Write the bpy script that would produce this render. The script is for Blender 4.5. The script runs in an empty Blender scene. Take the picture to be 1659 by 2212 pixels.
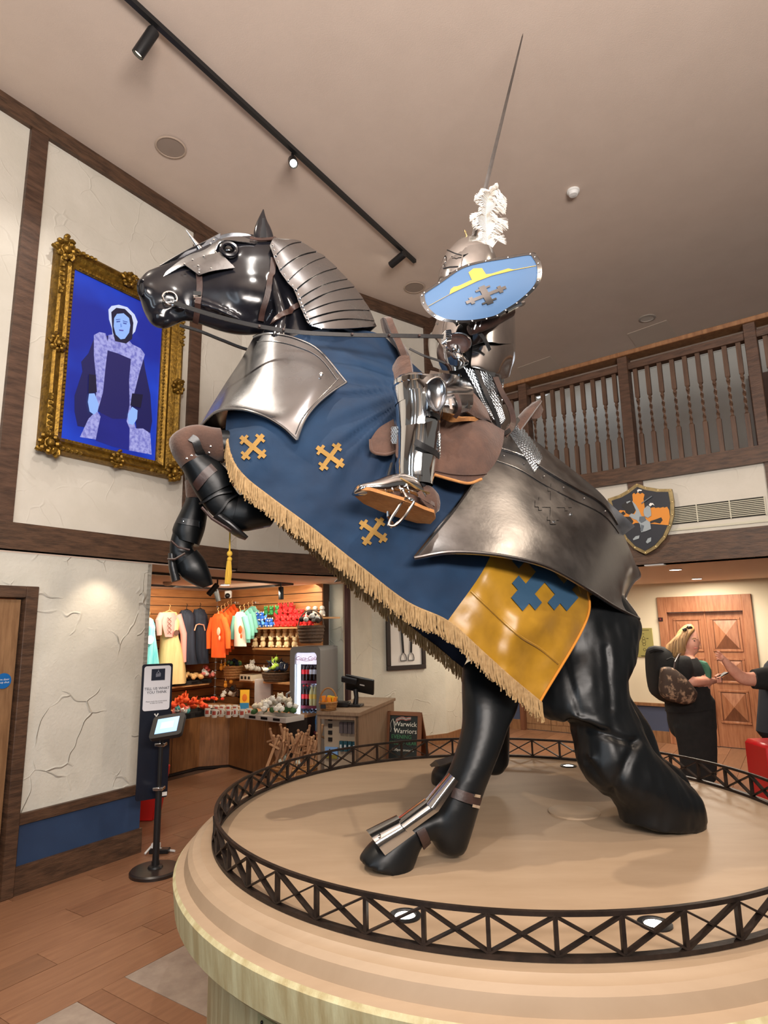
import bpy, bmesh, math, random
import numpy as np
from mathutils import Vector, Matrix
from mathutils.bvhtree import BVHTree
random.seed(7); np.random.seed(7)
C = bpy.context.scene.collection
sc = bpy.context.scene
# ------------------------------------------------------------ camera
W, H, F, PITCH, ROLL, CH = 1659, 2212, 1333.0, math.radians(10.5), math.radians(-1.0), 1.6
FW = Vector((0, math.cos(PITCH), math.sin(PITCH))); U0 = Vector((0, -math.sin(PITCH), math.cos(PITCH))); R0 = Vector((1, 0, 0))
RT = R0*math.cos(ROLL)+U0*math.sin(ROLL); UP = -R0*math.sin(ROLL)+U0*math.cos(ROLL)
CAM = Vector((0, 0, CH))
cd = bpy.data.cameras.new('camera'); cam = bpy.data.objects.new('camera', cd); C.objects.link(cam)
cam.matrix_world = Matrix(((RT.x, UP.x, -FW.x, 0), (RT.y, UP.y, -FW.y, 0), (RT.z, UP.z, -FW.z, CH), (0, 0, 0, 1)))
cd.sensor_fit = 'HORIZONTAL'; cd.sensor_width = 36; cd.lens = 36*F/W; cd.clip_end = 100; cd.clip_start = .05
sc.camera = cam
# ------------------------------------------------------------ world, lights, exposure
wd = bpy.data.worlds.new('world'); sc.world = wd; wd.use_nodes = True
bg = wd.node_tree.nodes['Background']; bg.inputs[0].default_value = (1.0, .90, .80, 1); bg.inputs[1].default_value = .15
sc.view_settings.view_transform = 'Standard'; sc.view_settings.look = 'None'
sc.view_settings.gamma = 1; sc.view_settings.use_curve_mapping = False
sc.view_settings.exposure = 0.0
def light(name, kind, loc, target, energy, color, size=.1, size_y=None, angle=None, blend=.3):
    l = bpy.data.lights.new(name, kind); l.energy = energy; l.color = color
    if kind == 'AREA':
        l.size = size
        if size_y: l.shape = 'RECTANGLE'; l.size_y = size_y
    else: l.shadow_soft_size = size
    if kind == 'SPOT': l.spot_size = math.radians(angle or 60); l.spot_blend = blend
    o = bpy.data.objects.new(name, l); C.objects.link(o); o.location = loc
    d = Vector(target)-Vector(loc); o.rotation_euler = d.to_track_quat('-Z', 'Y').to_euler()
    return o
WARM = (1, .80, .60); NEUT = (1, .94, .87); COOL = (.75, .88, 1.0)
light('spot_front', 'SPOT', (.35, .55, 5.22), (-.2, 2.9, 2.0), 190, NEUT, .035, angle=95, blend=.5)
light('spot_left', 'SPOT', (-2.2, 1.9, 5.22), (.6, 3.0, 1.4), 420, (1,.87,.72), .03, angle=75, blend=.4)
light('spot_right', 'SPOT', (3.2, 2.6, 5.2), (.8, 3.2, 1.0), 160, WARM, .035, angle=75, blend=.4)
light('spot_wall', 'SPOT', (-1.40, 3.2, 5.0), (-2.5, 4.1, 2.9), 50, NEUT, .03, angle=80, blend=.6)
#light('area_ceiling', 'AREA', (.8, 1.5, 5.28), (.8, 1.5, 0), 30, NEUT, 3.0, 3.0)
light('cool_strip_a', 'AREA', (-2.3, -1.2, 2.4), (.4, 2.6, 2.2), 34, COOL, .30, 2.6)  # tall cool strip added behind the viewer for streaks in the steel
light('cool_strip_b', 'AREA', (-1.2, -1.7, 2.4), (.4, 2.6, 2.2), 22, COOL, .22, 2.6)  # second added strip, unseen, for the same cool reflections
light('ceiling_fill', 'AREA', (1.0, -1.4, 3.0), (.3, 1.9, 5.33), 400, (1,.91,.84), 2.4, 1.0)  # unseen fill, added to brighten the high ceiling
light('shop_light', 'AREA', (-1.9, 7.4, 2.10), (-2.0, 8.2, .6), 48, (1, .86, .66), 2.2, 1.0)
light('shop_spot', 'SPOT', (-1.2, 7.0, 2.0), (-2.4, 8.4, 1.2), 60, (1, .85, .65), .04, angle=100, blend=.6)
light('dress_spot', 'SPOT', (-2.1, 6.6, 2.0), (-3.1, 7.8, 1.2), 50, (1, .9, .75), .04, angle=80, blend=.6)
light('lobby_light_a', 'AREA', (3.0, 6.4, 2.10), (3.0, 6.4, 0), 34, (1, .88, .72), .5)
light('lobby_light_b', 'AREA', (3.9, 7.75, 2.10), (3.9, 7.75, 0), 34, (1, .88, .72), .5)
light('lobby_light_c', 'AREA', (1.6, 8.6, 2.10), (1.6, 8.6, 0), 26, (1, .88, .72), .5)
light('till_light', 'AREA', (-.1, 6.6, 2.10), (-.1, 7.6, .6), 14, (.95, 1, .95), .6)
light('wall_washer', 'SPOT', (-1.93, 4.42, 2.10), (-2.05, 4.5, 1.4), 9, WARM, .03, angle=100, blend=.8)
light('gallery_light', 'AREA', (2.6, 8.6, 5.2), (2.9, 8.4, 3.4), 4, (.8, .9, 1), 1.0)
# ------------------------------------------------------------ unprojection of measured points onto real planes
def ray(px, py): return FW + RT*((px-W/2)/F) - UP*((py-H/2)/F)
def V(px, py, Y): d = ray(px, py); return CAM + d*(Y/d.y)
def Zp(px, py, z): d = ray(px, py); return CAM + d*((z-CH)/d.z)
def pl(px, py, a, b, off=0):
    n = Vector((-(b[1]-a[1]), b[0]-a[0], 0)).normalized(); d = ray(px, py)
    return CAM + d*((n.x*a[0]+n.y*a[1]-off*(1 if n.dot(Vector((a[0],a[1],0)))>0 else -1))/(d.dot(n)))
MU = Vector((-.945, -.327, 0)).normalized(); MN = Vector((MU.y*-1, MU.x, 0)); MN = Vector((.327, -.945, 0)).normalized(); M0 = Vector((.62, 3.1, 0))
def M(px, py, off=0.0):      # point of the statue: plane parallel to the horse's mid-plane, off metres towards the camera
    d = ray(px, py); t = (MN.dot(M0)+off-MN.dot(CAM))/d.dot(MN); return CAM + d*t
def proj(p):
    q = Vector(p)-CAM; w = q.dot(FW); return (W/2+F*q.dot(RT)/w, H/2-F*q.dot(UP)/w)
# ------------------------------------------------------------ object helpers
def WM(o):
    m = Matrix.Identity(4)
    while o is not None: m = Matrix.LocRotScale(o.location, o.rotation_euler, o.scale) @ m; o = o.parent
    return m
def thing(name, label, cat, loc, group=None, rotz=0):
    o = bpy.data.objects.new(name, None); C.objects.link(o); o.location = loc; o.rotation_euler = (0, 0, rotz)
    o.empty_display_size = .05
    o['label'] = label; o['category'] = cat
    if group: o['group'] = group
    return o
class G:
    def __init__(s): s.v = []; s.f = []; s.m = []
    def add(s, v, f, mi=0):
        n = len(s.v); s.v += [Vector(p) for p in v]; s.f += [tuple(i+n for i in q) for q in f]; s.m += [mi]*len(f); return s
    def hexa(s, p, mi=0):   # 8 points: bottom 4, top 4
        return s.add(p, [(0,3,2,1),(4,5,6,7),(0,1,5,4),(1,2,6,5),(2,3,7,6),(3,0,4,7)], mi)
    def box(s, c, sx, sy, sz, rz=0, ax=None, mi=0):
        if ax is None: ax = (Vector((math.cos(rz), math.sin(rz), 0)), Vector((-math.sin(rz), math.cos(rz), 0)), Vector((0,0,1)))
        c = Vector(c); x, y, z = ax[0]*sx/2, ax[1]*sy/2, ax[2]*sz/2
        return s.hexa([c-x-y-z, c+x-y-z, c+x+y-z, c-x+y-z, c-x-y+z, c+x-y+z, c+x+y+z, c-x+y+z], mi)
    def bar(s, a, b, w, h, up=(0,0,1), mi=0):
        a = Vector(a); b = Vector(b); d = (b-a); L = d.length; d.normalize(); u = Vector(up); r = d.cross(u)
        if r.length < 1e-4: r = d.cross(Vector((1,0,0)))
        r.normalize(); u = r.cross(d); return s.box((a+b)/2, L, w, h, ax=(d, r, u), mi=mi)
    def rings(s, R, cap=True, mi=0, closed=True):
        n = len(R[0]); v = [p for r in R for p in r]; f = []
        for i in range(len(R)-1):
            for j in range(n if closed else n-1):
                k = (j+1) % n; f.append((i*n+j, i*n+k, (i+1)*n+k, (i+1)*n+j))
        if cap and closed: f.append(tuple(range(n))[::-1]); f.append(tuple((len(R)-1)*n+j for j in range(n)))
        return s.add(v, f, mi)
    def tube(s, pts, rad, n=8, cap=True, flat=None, mi=0):
        pts = [Vector(p) for p in pts]; rad = rad if isinstance(rad, (list, tuple)) else [rad]*len(pts); R = []; pr = None
        for i, p in enumerate(pts):
            d = (pts[min(i+1, len(pts)-1)]-pts[max(i-1, 0)]).normalized()
            r = d.cross(pr) if pr is not None else d.cross(Vector((0,0,1)) if abs(d.z) < .9 else Vector((1,0,0)))
            if r.length < 1e-5: r = d.cross(Vector((0,1,0)))
            r.normalize(); u = r.cross(d).normalized(); pr = u
            fl = flat or 1
            R.append([p+(r*math.cos(2*math.pi*k/n)+u*math.sin(2*math.pi*k/n)*fl)*rad[i] for k in range(n)])
        return s.rings(R, cap, mi)
    def lathe(s, prof, c=(0,0,0), n=24, ax=None, cap=True, mi=0):
        c = Vector(c); X, Y, Z = ax or (Vector((1,0,0)), Vector((0,1,0)), Vector((0,0,1)))
        return s.rings([[c+X*r*math.cos(2*math.pi*k/n)+Y*r*math.sin(2*math.pi*k/n)+Z*z for k in range(n)] for r, z in prof], cap, mi)
    def sph(s, c, r, n=10, m=7, ax=None, mi=0):
        if not isinstance(r, (tuple, list)): r = (r, r, r)
        X, Y, Z = ax or (Vector((1,0,0)), Vector((0,1,0)), Vector((0,0,1))); c = Vector(c); R = []
        for i in range(m):
            a = -math.pi/2+math.pi*(i+.0)/(m-1); cr = max(math.cos(a), .02)
            R.append([c+X*r[0]*cr*math.cos(2*math.pi*k/n)+Y*r[1]*cr*math.sin(2*math.pi*k/n)+Z*r[2]*math.sin(a) for k in range(n)])
        return s.rings(R, True, mi)
    def prism(s, poly, depth, mi=0):    # 3-D polygon, extruded by vector
        poly = [Vector(p) for p in poly]; d = Vector(depth); n = len(poly)
        return s.add(poly+[p+d for p in poly], [tuple(range(n))[::-1], tuple(range(n, 2*n))]+[(i, (i+1)%n, n+(i+1)%n, n+i) for i in range(n)], mi)
    def grid(s, R, thick=0.0, mi=0, out=None):   # rows of points; gives a solid sheet
        m, n = len(R), len(R[0]); v = [Vector(p) for r in R for p in r]
        q = [(i*n+j, i*n+j+1, (i+1)*n+j+1, (i+1)*n+j) for i in range(m-1) for j in range(n-1)]
        if not thick: return s.add(v, q, mi)
        nr = [Vector((0,0,0)) for _ in v]
        for f in q:
            k = (v[f[2]]-v[f[0]]).cross(v[f[3]]-v[f[1]])
            for i in f: nr[i] = nr[i]+k
        if out is not None:
            sg = sum(k.dot(Vector(out)) for k in nr); 
            if sg < 0: q = [f[::-1] for f in q]; nr = [-k for k in nr]
        nr = [k.normalized() if k.length > 0 else Vector((0,0,1)) for k in nr]
        N = len(v); w = [p-k*thick for p, k in zip(v, nr)]
        F2 = q+[tuple(i+N for i in f[::-1]) for f in q]
        bd = [j for j in range(n)]+[i*n+n-1 for i in range(1, m)]+[(m-1)*n+j for j in range(n-2, -1, -1)]+[i*n for i in range(m-2, 0, -1)]
        for a, b in zip(bd, bd[1:]+bd[:1]): F2.append((a, b, b+N, a+N))
        return s.add(v+w, F2, mi)
    def obj(s, name, mat, parent=None, smooth=True, label=None, auto=None, bevel=0):
        me = bpy.data.meshes.new(name); inv = WM(parent).inverted() if parent else Matrix.Identity(4)
        vs = s.v; org = Vector((0,0,0))
        if parent is None and vs:
            xs = [p.x for p in vs]; ys = [p.y for p in vs]; zs = [p.z for p in vs]
            org = Vector(((min(xs)+max(xs))/2, (min(ys)+max(ys))/2, min(zs)))
        me.from_pydata([tuple(inv@p-org) for p in vs], [], s.f)
        mats = mat if isinstance(mat, (list, tuple)) else [mat]
        for m in mats: me.materials.append(m)
        me.polygons.foreach_set('material_index', s.m)
        bm = bmesh.new(); bm.from_mesh(me); bmesh.ops.recalc_face_normals(bm, faces=bm.faces)
        if bevel: bmesh.ops.bevel(bm, geom=bm.edges[:], offset=bevel, segments=1, affect='EDGES', clamp_overlap=True)
        bm.to_mesh(me); bm.free()
        if smooth:
            me.polygons.foreach_set('use_smooth', [True]*len(me.polygons))
            if hasattr(me, 'set_sharp_from_angle'): me.set_sharp_from_angle(angle=math.radians(auto if auto else 38))
        o = bpy.data.objects.new(name, me); C.objects.link(o); o.location = org
        if parent: o.parent = parent
        if label: o['label'] = label
        return o
def tag(o, label, cat, group=None, kind=None):
    if label: o['label'] = label
    if cat: o['category'] = cat
    if group: o['group'] = group
    if kind: o['kind'] = kind
    return o
def struct(o): o['kind'] = 'structure'; return o
def dup(root, loc, rz=0, label=None, scale=None, first=False):
    r = root if first else root.copy()
    if not first:
        C.objects.link(r)
        for ch in list(root.children):
            c = ch.copy(); C.objects.link(c); c.parent = r
            for g in ch.children: d = g.copy(); C.objects.link(d); d.parent = c
    r.location = loc; r.rotation_euler = (0, 0, rz)
    if scale: r.scale = (scale,)*3
    if label: r['label'] = label
    return r
ORD = ['first','second','third','fourth','fifth','sixth','seventh','eighth','ninth','tenth','eleventh','twelfth']
def lerp(a, b, t): return a+(b-a)*t
def cr(P, t):        # Catmull-Rom through list of vectors / tuples, t in 0..len-1
    n = len(P); i = min(int(t), n-2); u = t-i; g = lambda k: np.array(P[max(0, min(n-1, k))], dtype=float)
    a, b, c, d = g(i-1), g(i), g(i+1), g(i+2)
    if i == 0: a = 2*b-c
    if i == n-2: d = 2*c-b
    return .5*((2*b)+(-a+c)*u+(2*a-5*b+4*c-d)*u*u+(-a+3*b-3*c+d)*u**3)
def resample(P, n): return [cr(P, (len(P)-1)*i/(n-1)) for i in range(n)]
# ------------------------------------------------------------ materials
MATS = {}
def mat(name, col, rough=.5, metal=0, col2=None, scale=8, stretch=(1,1,1), bump=0, bscale=60, emit=None, estr=0, spec=None, coat=0, trans=0, sheen=0, detail=4, contrast=(.35,.65), aniso=0, rvar=0):
    if name in MATS: return MATS[name]
    m = bpy.data.materials.new(name); m.use_nodes = True; nt = m.node_tree; b = nt.nodes['Principled BSDF']; L = nt.links.new
    b.inputs['Base Color'].default_value = (*col, 1); b.inputs['Roughness'].default_value = rough; b.inputs['Metallic'].default_value = metal
    if spec is not None: b.inputs['Specular IOR Level'].default_value = spec
    if coat: b.inputs['Coat Weight'].default_value = coat; b.inputs['Coat Roughness'].default_value = .08
    if trans: b.inputs['Transmission Weight'].default_value = trans; b.inputs['IOR'].default_value = 1.1
    if sheen: b.inputs['Sheen Weight'].default_value = sheen; b.inputs['Sheen Roughness'].default_value = .4
    if emit: b.inputs['Emission Color'].default_value = (*emit, 1); b.inputs['Emission Strength'].default_value = estr
    tc = nt.nodes.new('ShaderNodeTexCoord'); mp = nt.nodes.new('ShaderNodeMapping'); mp.inputs['Scale'].default_value = stretch; L(tc.outputs['Object'], mp.inputs[0])
    if col2 or rvar:
        n = nt.nodes.new('ShaderNodeTexNoise'); n.inputs['Scale'].default_value = scale; n.inputs['Detail'].default_value = detail; n.inputs['Roughness'].default_value = .6; L(mp.outputs[0], n.inputs[0])
        if col2:
            r = nt.nodes.new('ShaderNodeValToRGB'); r.color_ramp.elements[0].color = (*col, 1); r.color_ramp.elements[1].color = (*col2, 1)
            r.color_ramp.elements[0].position = contrast[0]; r.color_ramp.elements[1].position = contrast[1]
            L(n.outputs[0], r.inputs[0]); L(r.outputs[0], b.inputs['Base Color'])
        if rvar:
            q = nt.nodes.new('ShaderNodeMapRange'); q.inputs[1].default_value = .3; q.inputs[2].default_value = .7; q.inputs[3].default_value = max(0.02, rough-rvar); q.inputs[4].default_value = rough+rvar; L(n.outputs[0], q.inputs[0]); L(q.outputs[0], b.inputs['Roughness'])
    if bump:
        n2 = nt.nodes.new('ShaderNodeTexNoise'); n2.inputs['Scale'].default_value = bscale; n2.inputs['Detail'].default_value = 3; L(mp.outputs[0], n2.inputs[0])
        bp = nt.nodes.new('ShaderNodeBump'); bp.inputs['Strength'].default_value = bump; bp.inputs['Distance'].default_value = .01; L(n2.outputs[0], bp.inputs['Height']); L(bp.outputs[0], b.inputs['Normal'])
    MATS[name] = m; return m
def srgb(r, g, b):
    f = lambda c: (c/255/12.92 if c/255 <= .04045 else ((c/255+.055)/1.055)**2.4); return (f(r), f(g), f(b))
def plaster(name, col, col2, ridge=.5):
    m = mat(name, col, .85, col2=col2, scale=2.5, bump=.0); nt = m.node_tree; L = nt.links.new; b = nt.nodes['Principled BSDF']
    tc = nt.nodes.new('ShaderNodeTexCoord'); w = nt.nodes.new('ShaderNodeTexNoise'); w.inputs['Scale'].default_value = 1.6; w.inputs['Detail'].default_value = 3; L(tc.outputs['Object'], w.inputs[0])
    mx = nt.nodes.new('ShaderNodeMixRGB'); mx.inputs[0].default_value = .32; L(tc.outputs['Object'], mx.inputs[1]); L(w.outputs['Color'], mx.inputs[2])
    v = nt.nodes.new('ShaderNodeTexVoronoi'); v.feature = 'SMOOTH_F1'; v.inputs['Smoothness'].default_value = .08; v.inputs['Scale'].default_value = 4.5; L(mx.outputs[0], v.inputs[0])
    v2 = nt.nodes.new('ShaderNodeTexVoronoi'); v2.feature = 'DISTANCE_TO_EDGE'; v2.inputs['Scale'].default_value = 4.5; L(mx.outputs[0], v2.inputs[0])
    r = nt.nodes.new('ShaderNodeMapRange'); r.inputs[1].default_value = 0; r.inputs[2].default_value = .022; r.inputs[3].default_value = 1; r.inputs[4].default_value = 0; L(v2.outputs[0], r.inputs[0])
    mk = nt.nodes.new('ShaderNodeTexNoise'); mk.inputs['Scale'].default_value = 3.1; L(tc.outputs['Object'], mk.inputs[0])
    mr = nt.nodes.new('ShaderNodeMapRange'); mr.inputs[1].default_value = .48; mr.inputs[2].default_value = .62; L(mk.outputs[0], mr.inputs[0])
    mu = nt.nodes.new('ShaderNodeMath'); mu.operation = 'MULTIPLY'; L(r.outputs[0], mu.inputs[0]); L(mr.outputs[0], mu.inputs[1])
    fn = nt.nodes.new('ShaderNodeTexNoise'); fn.inputs['Scale'].default_value = 45; fn.inputs['Detail'].default_value = 5; L(tc.outputs['Object'], fn.inputs[0])
    ad = nt.nodes.new('ShaderNodeMath'); ad.operation = 'MULTIPLY_ADD'; ad.inputs[1].default_value = .22; L(fn.outputs[0], ad.inputs[0]); L(mu.outputs[0], ad.inputs[2])
    bp = nt.nodes.new('ShaderNodeBump'); bp.inputs['Strength'].default_value = ridge; bp.inputs['Distance'].default_value = .02; L(ad.outputs[0], bp.inputs['Height']); L(bp.outputs[0], b.inputs['Normal'])
    return m
PLAS = plaster('plaster_rough', srgb(212,209,198), srgb(200,197,185), .7)
PLAS2 = plaster('plaster_upper', srgb(206,200,188), srgb(197,191,178), .25)
PLASG = plaster('plaster_pillar', srgb(212,208,192), srgb(200,196,180), .5)
CEIL = mat('ceiling_paint', srgb(212,194,180), .9, col2=srgb(208,190,176), scale=3, bump=.08, bscale=120)
CEIL2 = mat('soffit_paint', srgb(222,200,182), .9)
OAKD = mat('dark_oak', srgb(64,44,32), .5, col2=srgb(92,66,50), scale=6, stretch=(1,1,6), bump=.25, bscale=30)
OAKH = mat('dark_oak_beam', srgb(60,42,30), .5, col2=srgb(92,66,48), scale=5, stretch=(1.5,1.5,9), bump=.3, bscale=20)
OAKL = mat('oak_panel', srgb(124,90,60), .45, col2=srgb(148,112,78), scale=14, stretch=(3,3,.35), bump=.1)
OAKM = mat('oak_mid', srgb(120,82,52), .5, col2=srgb(150,108,72), scale=10, stretch=(3,3,.5), bump=.1)
CHER = mat('cherry_wood', srgb(146,92,62), .38, col2=srgb(172,118,84), scale=10, stretch=(4,4,.4), coat=.2)
CHERD = mat('cherry_dark', srgb(104,64,44), .4, col2=srgb(122,78,54), scale=10, stretch=(4,4,.4))
BLUEW = mat('dado_blue', srgb(38,62,96), .6, col2=srgb(34,56,88), scale=5)
BLACK = mat('black_plastic', (.008,.008,.009), .35)
BLKM = mat('black_metal', (.012,.012,.013), .4, spec=.4)
STEEL = mat('polished_steel', (.70,.71,.73), .13, metal=1, col2=(.48,.49,.50), scale=3, bump=.04, bscale=9)
STEELB = mat('brushed_steel', (.38,.39,.41), .25, metal=1, col2=(.26,.265,.28), scale=4, bump=.05, bscale=12, rvar=.08, contrast=(.3,.75))
STEELD = mat('dull_steel', (.185,.185,.19), .34, metal=1, col2=(.26,.255,.255), scale=7, rvar=.06, bump=.04)
CHROME = mat('bright_steel', (.80,.82,.84), .07, metal=1)
HORSE = mat('black_gloss', (.006,.006,.008), .2, col2=(.010,.010,.014), scale=4, bump=.10, bscale=7, coat=.0, spec=.45, rvar=.07)
HOOF = mat('black_satin', (.004,.005,.006), .38, bump=.12, bscale=14, spec=.32)
NAVY = mat('navy_velvet', srgb(8,44,74), .85, col2=srgb(6,32,58), scale=3, sheen=.0, bump=.12, bscale=25)
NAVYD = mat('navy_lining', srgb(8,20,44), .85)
GOLD = mat('gold_satin', srgb(166,122,30), .36, col2=srgb(136,98,22), scale=5, sheen=.3, bump=.10, bscale=14)
BADGE = mat('gold_felt', srgb(150,114,56), .9, bump=.3, bscale=160)
BADGEB = mat('blue_felt', srgb(32,66,92), .85, bump=.15, bscale=60)
FRING = mat('fringe_thread', srgb(172,142,100), .85, col2=srgb(150,120,80), scale=60)
SUEDE = mat('brown_suede', srgb(88,62,50), .9, col2=srgb(68,48,40), scale=9, bump=.25, bscale=90, sheen=.3)
SUEDEL = mat('tan_suede', srgb(186,130,76), .9, col2=srgb(160,108,60), scale=12, bump=.25, bscale=90)
LEATH = mat('brown_leather', srgb(62,40,34), .45, col2=srgb(46,30,26), scale=12, bump=.1)
LEATB = mat('black_leather', (.012,.012,.013), .38, bump=.08)
STONE = mat('plinth_stone', srgb(176,152,126), .5, col2=srgb(162,138,112), scale=3, stretch=(1,4,1), detail=6, contrast=(.25,.8))
STONES = mat('plinth_side', srgb(206,200,160), .6, col2=srgb(176,160,118), scale=7, stretch=(3,3,.4), detail=6, bump=.1)
IRON = mat('rusty_iron', srgb(34,26,22), .5, metal=.4, col2=srgb(54,42,35), scale=25, bump=.1)
FLW = [mat('floor_oak_%s' % n, c1, .42, col2=c2, scale=3, stretch=(1,1,1), bump=.05, contrast=(.3,.75)) for n, c1, c2 in (('a', srgb(146,104,76), srgb(122,84,60)), ('b', srgb(136,96,70), srgb(156,114,84)), ('c', srgb(124,88,64), srgb(144,104,76)))]
for _m in FLW:
    for _n in _m.node_tree.nodes:
        if _n.type == 'MAPPING': _n.vector_type = 'TEXTURE'; _n.inputs['Rotation'].default_value = (0, 0, math.radians(56.4)); _n.inputs['Scale'].default_value = (.8, .09, 1)
GREYT = mat('grey_tile', srgb(170,154,140), .45, col2=srgb(146,130,118), scale=7, bump=.05)
WHITE = mat('white_paint', (.8,.8,.78), .5); PAPER = mat('paper_white', (.75,.75,.73), .7)
LAMP = mat('lamp_lens', (1,1,1), .3, emit=(1,.93,.8), estr=14); LAMPD = mat('lamp_lens_dim', (1,1,1), .3, emit=(1,.85,.6), estr=3)
GLASS = mat('clear_glass', (1,1,1), .02, trans=1.0)
BRASS = mat('brass', (.78,.58,.28), .28, metal=1)
FRAMEG = mat('gilt_frame', srgb(150,116,44), .42, metal=.75, col2=srgb(104,78,28), scale=30, bump=.4, bscale=50)
MAIL = mat('mail_steel', (.55,.60,.64), .3, metal=1)
DARK = mat('dark_padding', (.006,.006,.008), .8)
def cm(n, r, g, b, rough=.8, **k): return mat(n, srgb(r, g, b), rough, **k)
ZC, ZCL = 5.33, 2.14
Ld = Vector((math.sin(.5866), math.cos(.5866), 0)); Rd = Vector((.793, -.609, 0))
UPZ = Vector((0, 0, 1))
def font_mesh(txt, size=1.0, shear=0, align='CENTER', extrude=.0):
    cu = bpy.data.curves.new('t', 'FONT'); cu.body = txt; cu.size = size; cu.shear = shear; cu.align_x = align; cu.align_y = 'CENTER'; cu.extrude = extrude; cu.resolution_u = 2
    o = bpy.data.objects.new('t', cu); C.objects.link(o); dg = bpy.context.evaluated_depsgraph_get(); me = bpy.data.meshes.new_from_object(o.evaluated_get(dg))
    v = [p.co.copy() for p in me.vertices]; f = [tuple(p.vertices) for p in me.polygons]; bpy.data.objects.remove(o); bpy.data.curves.remove(cu); bpy.data.meshes.remove(me)
    return v, f
def write(parent, txt, org, right, up, size, m, name='lettering', shear=0, out=.002, align='CENTER'):
    v, f = font_mesh(txt, size, shear, align, .0); right = Vector(right).normalized(); up = Vector(up).normalized(); n = right.cross(up); org = Vector(org)
    g = G(); g.add([org+right*p.x+up*p.y+n*out for p in v], f); return g.obj(name, m, parent, smooth=False)
# ============================================================ STRUCTURE
LB = Vector((-1.858, 4.915, 0)); LN = Vector((.8328, -.5535, 0))       # left wall, normal into the room
K1 = LB+Ld*.887; K2 = Vector((.60, 7.10, 0)); FD = (K2-K1).normalized(); FN = Vector((FD.y, -FD.x, 0))
RN = Vector((-.609, -.793, 0)); FL = (K2-K1).length
SC = Vector((-2.35, 8.71, 0)); ZS = 2.12
def slab(g, a, b, z0, z1, n, th, proud=0):     # wall slab from a to b, front face displaced by proud along n
    a = Vector((a.x, a.y, 0))+n*proud; b = Vector((b.x, b.y, 0))+n*proud; k = n*th
    g.hexa([a+UPZ*z0, b+UPZ*z0, b-k+UPZ*z0, a-k+UPZ*z0, a+UPZ*z1, b+UPZ*z1, b-k+UPZ*z1, a-k+UPZ*z1]); return g
def swall(name, parts, m, bevel=0):
    g = G()
    for p in parts: slab(g, *p)
    return struct(g.obj(name, m, smooth=False, bevel=bevel))
def Lp(t): return LB+Ld*t
def Rp(s): return K2+Rd*s
def onp(px, py, o, n): d = ray(px, py); return CAM+d*((o-CAM).dot(n)/d.dot(n))
def Lq(px, py, off=0): return onp(px, py, LB+LN*off, LN)
def Lt(px, py, off=0): p = Lq(px, py, off); return (p-LB).dot(Ld), p.z
def Rq(px, py, off=0): return onp(px, py, K2+RN*off, RN)
def Rt(px, py, off=0): p = Rq(px, py, off); return (p-K2).dot(Rd), p.z
floor = G(); floor.box((0, 5, -.06), 16, 18, .1); floor = struct(floor.obj('floor', cm('floor_joint', 70, 46, 30), smooth=False))
# planks, individually laid, and grey tiles near the plinth
g1 = Vector((-1.26, 3.25, 0)); e1 = Ld; e2 = Vector((.8328, -.5535, 0))
pc = Vector((.52, 3.03, 0)); count = 0
cache = {}
def plank(u0, u1, v0, v1, m, nm):
    global count
    c = g1+e1*(u0+u1)/2+e2*(v0+v1)/2
    if (c-pc).length < 1.1: return
    pts = [g1+e1*u+e2*v for u in (u0, u1) for v in (v0, v1)]
    vis = False
    for p in pts+[c]:
        if p.y < 1.2: continue
        x, y = proj(p)
        if -60 < x < W+60 and y < H+90: vis = True
    if not vis: return
    key = (round(u1-u0, 2), round(v1-v0, 2), m.name)
    if key not in cache:
        a, b = (u1-u0)/2-.0015, (v1-v0)/2-.0015; me = bpy.data.meshes.new('plank')
        P = [e1*s*a+e2*t*b+UPZ*z for z in (-.011, .0) for s, t in ((-1,-1),(1,-1),(1,1),(-1,1))]
        me.from_pydata([tuple(p) for p in P], [], [(0,3,2,1),(4,5,6,7),(0,1,5,4),(1,2,6,5),(2,3,7,6),(3,0,4,7)]); me.materials.append(m); cache[key] = me
    o = bpy.data.objects.new(nm, cache[key]); C.objects.link(o); o.parent = floor
    o.location = c+UPZ*(random.uniform(-.0006, .0006)) - Vector(floor.location); count += 1
T = .62; S = .23
tiles = {}
for i in range(-1, 5):
    for j in range(-1, 6): tiles[(i, j)] = 1
def intile(u, v):
    # tile field: near the plinth, squares of side T between plank strips of width S
    for i in range(-3, 4):
        for j in range(-1, 2):
            u1_, v0_ = i*(T+S), j*(T+S)
            pass
    return False
# grey squares with board strips between them, near the plinth
P_ = T+S; UT = P_-.001
for i in (-3, -2, -1, 0):
    for j in (0, 1, 2): plank(i*P_, i*P_+T, j*P_, j*P_+T, GREYT, 'floor_tile')
    for h in (0, 1): plank(i*P_-S+h*S/2, i*P_-S+(h+1)*S/2, -.0, P_*1.5, FLW[(i+h) % 3], 'floor_plank'); plank(i*P_-S+h*S/2, i*P_-S+(h+1)*S/2, P_*1.5, P_*3, FLW[(i+h+1) % 3], 'floor_plank')
    for j in (0, 1, 2):
        for h in (0, 1): plank(i*P_, i*P_+T, j*P_+T+h*S/2, j*P_+T+(h+1)*S/2, FLW[(i+j+h) % 3], 'floor_plank')
for row in range(-16, 30):          # boards laid in the e1 direction elsewhere
    v0 = row*.19; off = (row*.47) % 1.3
    for k in range(-4, 9):
        u0 = k*1.3+off
        if v0 < -.001 or u0 > T-.001: plank(u0, u0+1.3, v0, v0+.19, FLW[(row*3+k*5) % 3], 'floor_plank')
        elif u0+1.3 > T+.05: plank(T, u0+1.3, v0, v0+.19, FLW[(row+k) % 3], 'floor_plank')
g = G(); g.box((.5, 4.5, ZC+.05), 16, 17, .1); struct(g.obj('ceiling', CEIL, smooth=False))
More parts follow.
